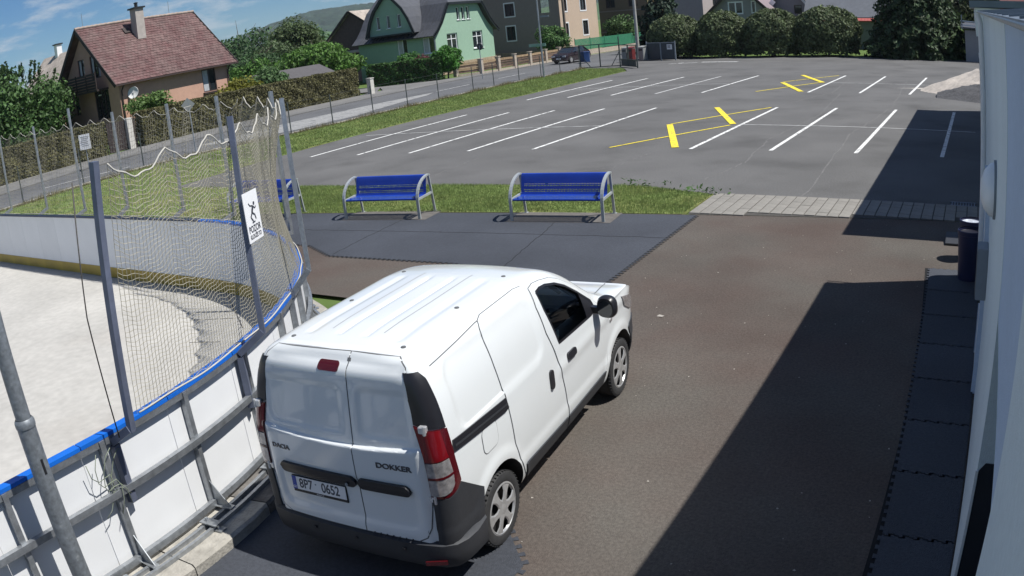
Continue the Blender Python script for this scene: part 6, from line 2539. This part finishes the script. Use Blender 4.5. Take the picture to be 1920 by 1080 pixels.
# ---------------- stone fence with board panels in front of the green and beige houses
sf = empty('stone_fence', (-39.3, 62, 0), label='low fence of pale stone pillars and rough wooden boards before the green house', cat='fence')
pil = mat('pale stone pillar', (.42, .36, .29), rough=.95, var=.2, scale=6)
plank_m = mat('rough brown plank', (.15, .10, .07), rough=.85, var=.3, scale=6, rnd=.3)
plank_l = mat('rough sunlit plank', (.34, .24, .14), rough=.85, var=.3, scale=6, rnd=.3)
FPT = [(-41.3, 58.6), (-39.9, 60.4), (-39.4, 62.4), (-39.25, 64.9), (-39.15, 67.5), (-39.1, 70.4), (-39.1, 73.2), (-39.1, 76)]
pbm = MB()
pbm.box((0, 0, .62), (.34, .34, 1.24))
pbm.box((0, 0, 1.27), (.42, .42, .07))
pbme = pbm.mesh('pillar', pil)
for i, (x, y) in enumerate(FPT):
    inst('pillar', pbme, sf, (x + 39.3, y - 62, .05))
for i, ((x0, y0), (x1, y1)) in enumerate(zip(FPT[:-1], FPT[1:])):
    a, b = Vector((x0 + 39.3, y0 - 62, 0)), Vector((x1 + 39.3, y1 - 62, 0))
    d = (b - a).normalized() * .2
    q = MB()
    q.bar(a + d + Vector((0, 0, .12)), b - d + Vector((0, 0, .12)), .26, .18)
    q.build('base_beam', pil, sf)
    for k in range(4):
        q = MB()
        za, zb = .38 + .225 * k + random.uniform(-.02, .02), .38 + .225 * k + random.uniform(-.02, .02)
        m = 6
        t0 = a + d
        t1 = b - d
        up0 = [random.uniform(.075, .11) for _ in range(m + 1)]
        vs, fs = [], []
        nn = Vector((d.y, -d.x, 0)).normalized() * (.02 if k % 2 else -.02)
        for j in range(m + 1):
            p = t0.lerp(t1, j / m)
            zc = za + (zb - za) * j / m
            vs += [p + nn * 2 + Vector((0, 0, zc - .10)), p + nn * 2 + Vector((0, 0, zc + up0[j])), p - nn * .2 + Vector((0, 0, zc + up0[j])), p - nn * .2 + Vector((0, 0, zc - .10))]
        for j in range(m):
            for e in range(4):
                fs.append((j * 4 + e, j * 4 + (e + 1) % 4, j * 4 + 4 + (e + 1) % 4, j * 4 + 4 + e))
        fs += [(3, 2, 1, 0), tuple(m * 4 + e for e in range(4))]
        q.add(vs, fs)
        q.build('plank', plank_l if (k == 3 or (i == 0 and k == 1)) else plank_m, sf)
# green mesh fence in front of the beige house
gf = empty('green_fence', (-39.0, 86, 0), label='green slatted mesh fence on a pale base along the far pavement', cat='fence')
gfn = mat('bright green fence mesh', (.035, .20, .105), rough=.6, var=.2, scale=5)
GF = [(-39.9, 78.4), (-39.4, 81), (-39.1, 84), (-39.0, 87.4), (-38.9, 91), (-38.9, 95)]
for (x0, y0), (x1, y1) in zip(GF[:-1], GF[1:]):
    a, b = Vector((x0 + 39, y0 - 86, 0)), Vector((x1 + 39, y1 - 86, 0))
    q = MB()
    q.bar(a + Vector((0, 0, .35)), b + Vector((0, 0, .35)), .2, .5)
    q.build('fence_base', pil, gf)
    for k in range(9):
        q = MB()
        z = .72 + .13 * k
        q.bar(a + Vector((0, 0, z)), b + Vector((0, 0, z)), .02, .115)
        q.build('slat', gfn, gf)
    q = MB()
    q.bar(a + Vector((0, 0, .1)), a + Vector((0, 0, 1.95)), .07, .07)
    q.build('post', gfn, gf)

gg = empty('garden_gate', (-43.1, 26.7, 0), label='dark boarded garden gate in the gap of the hedge before the salmon house', cat='gate')
for k in range(11):
    q = MB()
    q.box((0, -.95 + .19 * k, .95), (.05, .175, 1.75 + .03 * sin(k)))
    q.build('board', dark_wood, gg)
for zz in (.4, 1.5):
    q = MB()
    q.box((-.05, 0, zz), (.05, 2.1, .1))
    q.build('rail', dark_wood, gg)
# ================================================================== PLANTS
def leaves(q, pts, size, rnd, flat=0.5, aspect=1.6):
    """one small folded leaf clump (two triangles) at each (point, outward) pair"""
    vs, fs = [], []
    for p, nrm in pts:
        d = (nrm + Vector((rnd.uniform(-1, 1), rnd.uniform(-1, 1), rnd.uniform(-.6, .9))) * flat * 2)
        if d.length < 1e-4:
            d = Vector((0, 0, 1))
        d.normalize()
        t = d.cross(Vector((rnd.uniform(-1, 1), rnd.uniform(-1, 1), rnd.uniform(-1, 1))))
        if t.length < 1e-4:
            t = d.orthogonal()
        t.normalize()
        b = d.cross(t)
        s = size * rnd.uniform(.6, 1.35)
        i = len(vs)
        vs += [p - t * s * aspect * .5, p + b * s * .5 + d * s * .12, p + t * s * aspect * .5, p - b * s * .5 + d * s * .12]
        fs.append((i, i + 1, i + 2, i + 3))
    q.add(vs, fs)


def blob_points(rnd, c, r, n, shell=.55):
    o = []
    for _ in range(n):
        while True:
            v = Vector((rnd.gauss(0, 1), rnd.gauss(0, 1), rnd.gauss(0, 1)))
            if v.length > 1e-3:
                break
        v.normalize()
        k = shell + (1 - shell) * rnd.random() ** .6
        o.append((Vector(c) + Vector((v.x * r[0], v.y * r[1], v.z * r[2])) * k, v))
    return o


def crown_blobs(q, rnd, centre, rad, nblobs, per, leaf, squash=1.0, br=(.28, .45), low=-.75):
    """crown made of many overlapping leaf clumps with gaps between them"""
    for _ in range(nblobs):
        while True:
            v = Vector((rnd.uniform(-1, 1), rnd.uniform(-1, 1), rnd.uniform(low, 1)))
            if .25 < v.length < 1:
                break
        f = .80
        c = Vector(centre) + Vector((v.x * rad[0] * f, v.y * rad[1] * f, v.z * rad[2] * f))
        k = rnd.uniform(*br)
        r = (rad[0] * k, rad[1] * k, rad[2] * k * squash)
        leaves(q, blob_points(rnd, c, r, per), leaf, rnd)


def trunk(q, rnd, h, r, limbs, spread, h0=.35):
    q.tube([(0, 0, 0), (rnd.uniform(-.1, .1), rnd.uniform(-.1, .1), h * .4), (rnd.uniform(-.2, .2), rnd.uniform(-.2, .2), h * .75)], [r, r * .8, r * .35], 8)
    for _ in range(limbs):
        a = rnd.uniform(0, 6.28)
        z = h * rnd.uniform(h0, .65)
        q.tube([(0, 0, z), (cos(a) * spread * .5, sin(a) * spread * .5, z + spread * .45), (cos(a) * spread, sin(a) * spread, z + spread * .8)], [r * .45, r * .3, r * .1], 6)


bark = mat('brown bark', (.06, .045, .035), rough=.95, var=.3, scale=8)


def tree(name, loc, h, rad, seed, col, lab, cat='tree', leaf=.22, nblobs=42, per=150, group=None, squash=.9, crown_z=None, trans=.3, br=(.28, .45)):
    rnd = random.Random(seed)
    e = empty(name, loc, label=lab, cat=cat, group=group)
    q = MB()
    trunk(q, rnd, h, max(.07, h * .025), 7, rad[0] * .6)
    q.build('trunk', bark, e, smooth=True)
    q = MB()
    cz = crown_z if crown_z is not None else h - rad[2]
    crown_blobs(q, rnd, (0, 0, cz), rad, nblobs, per, leaf, squash, br)
    q.build('crown', leafmat('foliage %s %.2f' % (name, col[1]), col, trans=trans), e, fix=False)
    return e


def shrub_ball(name, loc, rad, seed, col, lab, group=None, leaf=.15, n=9000, lump=.10):
    """dense clipped round shrub reaching the ground"""
    rnd = random.Random(seed)
    e = empty(name, loc, label=lab, cat='shrub', group=group)
    q = MB()
    for k in range(5):
        a = k * 1.3
        q.tube([(0.1 * cos(a), .1 * sin(a), 0), (rad[0] * .35 * cos(a), rad[1] * .35 * sin(a), rad[2] * .9)], [.06, .03], 6)
    q.build('stem', bark, e)
    q = MB()
    ph = [rnd.uniform(0, 6.3) for _ in range(9)]
    pts = []
    for _ in range(n):
        z = rnd.uniform(-.92, 1)
        a = rnd.uniform(0, 6.2832)
        s = math.sqrt(max(0, 1 - max(z, -.0) ** 2)) if z > 0 else (1 - .10 * z * z)
        v = Vector((s * cos(a), s * sin(a), z))
        l_ = 1 + lump * (sin(3 * a + ph[0] + 2 * z) * .5 + sin(7 * a + 5 * z + ph[1]) * .35 + sin(13 * a - 9 * z + ph[2]) * .3 + sin(11 * z + 4 * a + ph[3]) * .3)
        k = l_ * (1 - .30 * rnd.random() ** 2.2)
        pts.append((Vector((v.x * rad[0] * k, v.y * rad[1] * k, rad[2] + v.z * rad[2] * k)), v))
    leaves(q, pts, leaf, rnd, flat=.55)
    q.build('foliage', leafmat('foliage %s %.3f' % (name, col[1]), col, trans=.2), e, fix=False)
    return e


# four big rounded shrubs at the end of the lot
SH = [(-25.3, 68.6, 2.45, 2.2, 1.85, 'first round shrub from the left, beside the dark sheet gate'), (-20.8, 68.0, 2.35, 2.2, 1.9, 'second round shrub from the left in the row behind the lot'),
      (-16.4, 67.6, 2.45, 2.2, 1.93, 'third round shrub from the left in the row behind the lot'), (-11.9, 67.9, 2.85, 2.4, 1.98, 'largest round shrub at the right end of the row, beside the big spruce')]
for i, (x, y, rx, ry, rz, lab) in enumerate(SH):
    shrub_ball('round_shrub', (x, y, 0), (rx, ry, rz), 20 + i, (.10 + .006 * (i % 2), .130, .060), lab, 'round shrubs behind the parking lot', leaf=.15, n=15000, lump=.07)


# big dark spruce, layered drooping boughs
def conifer(name, loc, h, r, seed, col, lab, leaf=.26, layers=26, per=26, cut=None):
    rnd = random.Random(seed)
    e = empty(name, loc, label=lab, cat='tree', group=None)
    q = MB()
    q.tube([(0, 0, 0), (0, 0, h * .9)], [h * .022, .03], 8)
    q.build('trunk', bark, e)
    q = MB()
    for k in range(layers):
        t = k / (layers - 1)
        z = .25 + h * .97 * t
        rr = r * (1 - t) ** .8 * rnd.uniform(.88, 1.08) * min(1.0, .72 + 1.6 * t)
        nb = max(5, int(per * (1 - t * .7)))
        for j in range(nb):
            a = 2 * pi * j / nb + rnd.uniform(-.25, .25)
            L_ = rr * rnd.uniform(.72, 1.12)
            steps = max(3, int(L_ / .22))
            for m in range(1, steps + 1):
                u = m / steps
                if u < .35 and t < .8:
                    continue
                p = Vector((cos(a) * L_ * u, sin(a) * L_ * u, z - .32 * L_ * u * u + rnd.uniform(-.1, .1)))
                for _ in range(7):
                    o = Vector((rnd.uniform(-1, 1), rnd.uniform(-1, 1), rnd.uniform(-.9, .5))) * .30
                    leaves(q, [(p + o, Vector((cos(a) * .6, sin(a) * .6, .5)))], leaf, rnd, flat=.45, aspect=2.2)
    q.build('crown', leafmat('needles %s' % name, col, trans=.12), e, fix=False)
    return e


conifer('big_spruce', (-4.3, 67.6, 0), 10.5, 5.0, 3, (.045, .074, .030), 'big dark spruce behind the parking lot beside the right hand building', leaf=.21, layers=30, per=30)
conifer('dark_conifer', (-31.0, 80.5, 0), 8.5, 3.3, 8, (.034, .058, .036), 'dark conifer standing behind the first round shrub', leaf=.25, layers=16, per=18)

# long clipped hedge along the pavement, three stretches
hedge_l = leafmat('hedge foliage', (.125, .118, .052), trans=.2)


def hedge(a, b, h, w, seed, lab, m, dens=420, leaf=.085):
    rnd = random.Random(seed)
    a, b = Vector((*a, 0)), Vector((*b, 0))
    d = b - a
    ln = d.length
    d.normalize()
    n = Vector((d.y, -d.x, 0))
    e = empty('clipped_hedge', tuple(a), label=lab, cat='hedge', group='clipped hedges along the pavement')
    pts = []
    for _ in range(int(ln * dens * h)):
        s = rnd.uniform(0, ln)
        k = rnd.random()
        wob = .03 * sin(s * 2.1) + .025 * sin(s * 5.3 + 1)
        if k < .62:
            z = rnd.uniform(0.02, h)
            pts.append((d * s + n * (w / 2 + wob * .6 - .10 * rnd.random() ** 2 + .05 * sin(z * 5 + s * 3)) + Vector((0, 0, z)), n))
        elif k < .95:
            pts.append((d * s + n * rnd.uniform(-w / 2, w / 2) + Vector((0, 0, h + wob * .7 - .08 * rnd.random())), Vector((0, 0, 1))))
        else:
            z = rnd.uniform(0.02, h)
            pts.append((d * (0 if rnd.random() < .5 else ln) + n * rnd.uniform(-w / 2, w / 2) + Vector((0, 0, z)), -d if rnd.random() < .5 else d))
    q = MB()
    leaves(q, pts, leaf, rnd, flat=.55, aspect=1.8)
    q.build('foliage', m, e, fix=False)
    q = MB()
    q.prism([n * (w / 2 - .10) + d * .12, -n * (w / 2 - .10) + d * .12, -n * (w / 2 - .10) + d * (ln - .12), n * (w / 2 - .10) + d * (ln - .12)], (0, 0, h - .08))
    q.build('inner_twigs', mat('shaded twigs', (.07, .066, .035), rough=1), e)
    return e


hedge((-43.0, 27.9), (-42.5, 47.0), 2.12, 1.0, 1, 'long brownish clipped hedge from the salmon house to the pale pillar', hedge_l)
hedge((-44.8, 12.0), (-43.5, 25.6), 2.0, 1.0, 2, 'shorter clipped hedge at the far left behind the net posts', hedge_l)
hg = leafmat('privet foliage', (.055, .12, .032), trans=.25)
hedge((-47.5, 54.6), (-41.6, 57.2), 1.95, 1.2, 3, 'dark green hedge at the foot of the green house', hg, dens=260, leaf=.13)

# trees and bushes, each with its own look
tree('willowy_tree', (-57.5, 26.8, 0), 6.9, (4.4, 4.2, 3.9), 11, (0.0775, 0.1426, 0.0465), 'dense bushy green tree at the far left in front of the salmon house', leaf=.20, nblobs=80, per=170, crown_z=3.1)
rnd = random.Random(77)
e = [o for o in bpy.data.objects if o.get('label', '').startswith('dense bushy green')][0]
q = MB()
for _ in range(46):
    a = rnd.uniform(0, 6.28)
    r0 = rnd.uniform(.3, 3.6)
    b0 = Vector((cos(a) * r0, sin(a) * r0, 6.4 - .33 * r0))
    L_ = rnd.uniform(.6, 1.5)
    tip = b0 + Vector((cos(a) * .25 * L_, sin(a) * .25 * L_, L_))
    leaves(q, [(b0.lerp(tip, rnd.random()) + Vector((rnd.uniform(-.07, .07), rnd.uniform(-.07, .07), 0)), Vector((cos(a), sin(a), .4))) for _ in range(34)], .16, rnd)
q.build('upright_shoots', leafmat('foliage willowy_tree 0.09', (.050, .092, .030), trans=.3), e, fix=False)
tree('round_tree', (-63.5, 55.0, 0), 4.4, (5.0, 4.8, 2.2), 12, (0.0512, 0.0992, 0.0372), 'dark green broad tree right of the salmon house roof', leaf=.22, nblobs=70, per=150, crown_z=2.2)
tree('tall_tree', (-72.5, 71.0, 0), 8.3, (3.6, 3.6, 4.2), 13, (0.0899, 0.1271, 0.0527), 'tall olive green tree with a feathery peak before the wooded hill', leaf=.24, nblobs=80, per=150, crown_z=4.2)
tree('tall_tree', (-70.5, 65.5, 0), 5.6, (4.0, 3.8, 2.6), 33, (0.0775, 0.1178, 0.0496), 'second olive green tree leaning into the tall feathery one', leaf=.24, nblobs=60, per=140, crown_z=2.9)
tree('light_tree', (-55.8, 57.0, 0), 4.9, (4.3, 3.4, 2.3), 14, (0.0961, 0.19, 0.0403), 'bright green spreading tree in front of the brown barn', leaf=.20, nblobs=64, per=150, crown_z=2.5)
tree('light_tree', (-59.5, 52.6, 0), 4.2, (3.4, 3.0, 2.0), 15, (0.0899, 0.1829, 0.0403), 'bright green low tree beside the dark broad tree', leaf=.20, nblobs=50, per=140, crown_z=2.1)
tree('pale_tree', (-64.5, 73.0, 0), 6.4, (1.3, 1.3, 2.6), 16, (0.19, 0.19, 0.1162), 'slim pale blossoming tree between the tall tree and the barn', leaf=.18, nblobs=36, per=90, crown_z=4.0)
tree('far_tree', (-90, 62.5, 0), 8.5, (7, 6, 4.2), 17, (0.0697, 0.1364, 0.0403), 'far green tree just right of the salmon roof', leaf=.34, nblobs=50, per=120, crown_z=4.4)
tree('far_tree', (-84, 82, 0), 7.0, (8, 6, 3.4), 18, (0.062, 0.1209, 0.0434), 'far green tree mass behind the pale slim tree', leaf=.34, nblobs=50, per=120, crown_z=3.5)
tree('far_tree', (-112, 96, 0), 9, (12, 8, 4.6), 19, (0.0589, 0.1116, 0.0434), 'wide far tree group below the wooded hill', leaf=.45, nblobs=60, per=120, crown_z=4.6)
tree('yellow_bush', (-47.2, 40.0, 0), 2.75, (1.4, 2.0, 1.3), 21, (0.19, 0.19, 0.031), 'bright yellow bush beside the salmon house', cat='shrub', leaf=.13, nblobs=40, per=120, crown_z=1.5)
tree('garden_bush', (-48.3, 43.2, 0), 3.3, (1.6, 2.2, 1.5), 22, (0.093, 0.1628, 0.062), 'grey green bush above the yellow one', cat='shrub', leaf=.14, nblobs=40, per=120, crown_z=1.9)
tree('garden_bush', (-48.2, 32.6, 0), 3.1, (1.2, 2.4, 1.0), 23, (0.1162, 0.19, 0.0543), 'leafy bush below the satellite dish of the salmon house', cat='shrub', leaf=.14, nblobs=36, per=90, crown_z=2.2)
tree('green_bush', (-41.7, 58.0, 0), 2.75, (1.35, 1.5, 1.35), 24, (0.0697, 0.19, 0.0341), 'bright green bush before the corner of the green house', cat='shrub', leaf=.15, nblobs=44, per=130, crown_z=1.5)
tree('purple_bush', (-43.4, 57.2, 0), 2.2, (1.2, 1.2, 1.1), 25, (0.1162, 0.0434, 0.0496), 'dark purple leaved bush between the green bushes', cat='shrub', leaf=.13, nblobs=36, per=110, crown_z=1.1)
tree('green_bush', (-45.0, 57.0, 0), 2.5, (1.3, 1.3, 1.2), 26, (0.0651, 0.1628, 0.0372), 'mid green bush left of the purple leaved bush', cat='shrub', leaf=.15, nblobs=40, per=120, crown_z=1.4)
tree('garden_tree', (-41.0, 75.6, 0), 3.6, (1.8, 1.7, 1.6), 27, (0.0775, 0.155, 0.0465), 'small green tree before the beige house, above the parked car', leaf=.16, nblobs=40, per=120, crown_z=2.1)
tree('garden_tree', (-40.6, 92.2, 0), 4.0, (2.2, 2.0, 1.9), 28, (0.0775, 0.1395, 0.0465), 'small green tree between the beige and the olive house', leaf=.18, nblobs=40, per=120, crown_z=2.2)
tree('far_tree', (-.5, 92, 0), 8.5, (9, 5, 4.4), 29, (0.0775, 0.0961, 0.0465), 'brownish green trees behind the lean-to shed at upper right', leaf=.35, nblobs=70, per=120, crown_z=4.2)
tree('far_tree', (14, 100, 0), 8.0, (9, 6, 4.2), 30, (0.0775, 0.1023, 0.0434), 'far green trees beyond the red roof at upper right', leaf=.4, nblobs=60, per=120, crown_z=4.0)

# grass blades on the lawns, thick near the benches and thin far away
rnd = random.Random(99)


def inside(poly, x, y):
    c = False
    j = len(poly) - 1
    for i in range(len(poly)):
        (xi, yi), (xj, yj) = poly[i], poly[j]
        if (yi > y) != (yj > y) and x < (xj - xi) * (y - yi) / (yj - yi) + xi:
            c = not c
        j = i
    return c


def blades(n, x0, x1, y0, y1, hmin, hmax, w, name, poly, col):
    vs, fs = [], []
    k = 0
    ph = [rnd.uniform(0, 6) for _ in range(4)]
    while k < n:
        x, y = rnd.uniform(x0, x1), rnd.uniform(y0, y1)
        if not inside(poly, x, y):
            continue
        k += 1
        h = rnd.uniform(hmin, hmax) * (1 + .35 * sin(x * 1.3 + ph[0]) * sin(y * 1.7 + ph[1]))
        a = rnd.uniform(0, 6.28)
        dx, dy = cos(a) * w, sin(a) * w
        lx, ly = rnd.uniform(-.5, .5) * h, rnd.uniform(-.5, .5) * h
        i = len(vs)
        vs += [(x - dx, y - dy, .008), (x + dx, y + dy, .008), (x + lx, y + ly, .01 + h)]
        fs.append((i, i + 1, i + 2))
    q = MB()
    q.add(vs, fs)
    return q.build(name, leafmat('grass blades %.2f' % col[1], col, var=.3, trans=.35), fix=False, kind='stuff')


EDGE = [(x + .05 * sin(i * 3), y) for i, (x, y) in enumerate(LAWN)]
blades(90000, -18.5, -5.4, 13.8, 17.5, .025, .065, .006, 'grass', LAWN, (.22, .285, .10))
blades(60000, -33, -14, 9, 24, .03, .08, .010, 'grass', LAWN, (.21, .275, .095))
blades(70000, -30.2, -23.4, 22, 58.8, .04, .10, .016, 'grass', LAWN, (.215, .28, .095))
# dry tufts along the road fence and green weeds on the lawn's edge
vs, fs = [], []
for _ in range(9000):
    k = rnd.randrange(1, len(FENCE) - 1)
    t = rnd.random()
    x = FENCE[k][0] + (FENCE[k + 1][0] - FENCE[k][0]) * t + .18 + abs(rnd.gauss(0, .16))
    y = FENCE[k][1] + (FENCE[k + 1][1] - FENCE[k][1]) * t
    h = rnd.uniform(.08, .30) * (.6 + .5 * sin(y * .9) ** 2)
    a = rnd.uniform(0, 6.28)
    i = len(vs)
    vs += [(x - cos(a) * .012, y - sin(a) * .012, 0), (x + cos(a) * .012, y + sin(a) * .012, 0), (x + rnd.uniform(-.12, .12), y + rnd.uniform(-.12, .12), h)]
    fs.append((i, i + 1, i + 2))
q = MB()
q.add(vs, fs)
q.build('dry_grass', leafmat('dry grass', (.20, .175, .085), var=.3), fix=False, kind='stuff')
vs = []
for (x, y, n) in ((-7.7, 17.45, 26), (-6.0, 17.0, 24), (-6.9, 17.3, 14), (-5.6, 16.85, 26), (-9.5, 17.35, 12)):
    for _ in range(n):
        vs.append((Vector((x + rnd.gauss(0, .22), y + rnd.gauss(0, .06), rnd.uniform(.02, .16))), Vector((0, 0, 1))))
q = MB()
leaves(q, vs, .045, rnd, flat=.6, aspect=2.5)
q.build('weeds', leafmat('weeds', (.05, .11, .025)), fix=False, kind='stuff')

# bits of litter and grit on the yard
vs, fs = [], []
for _ in range(110):
    x, y = rnd.uniform(-5.2, -.4), rnd.uniform(3.5, 15)
    r = rnd.uniform(.004, .014)
    a = rnd.uniform(0, 6.28)
    i = len(vs)
    vs += [(x + r * cos(a + k * 1.57) * rnd.uniform(.6, 1.3), y + r * sin(a + k * 1.57) * rnd.uniform(.6, 1.3), .0065 + .004 * (k % 2)) for k in range(4)]
    fs.append((i, i + 1, i + 2, i + 3))
vs += [(-4.02, 9.62, .008), (-3.93, 9.60, .016), (-3.92, 9.66, .010), (-4.0, 9.68, .014)]
fs.append((len(vs) - 4, len(vs) - 3, len(vs) - 2, len(vs) - 1))
q = MB()
q.add(vs, fs)
q.build('grit', mat('pale grit', (.38, .35, .31), rough=.9), fix=False, kind='stuff')

# summer air: one even box of haze round everything
hz = MB()
hz.box((-850, 1500, 75), (6900, 6200, 152.2))
hm = bpy.data.materials.new('summer haze')
hm.use_nodes = True
ht_ = hm.node_tree
ht_.nodes.clear()
ho = ht_.nodes.new('ShaderNodeOutputMaterial')
pv = ht_.nodes.new('ShaderNodeVolumePrincipled')
pv.inputs['Color'].default_value = (0.80, 0.88, 1.0, 1)
pv.inputs['Density'].default_value = 0.00010
ht_.links.new(pv.outputs[0], ho.inputs['Volume'])
hz.build('haze', hm, kind='stuff')
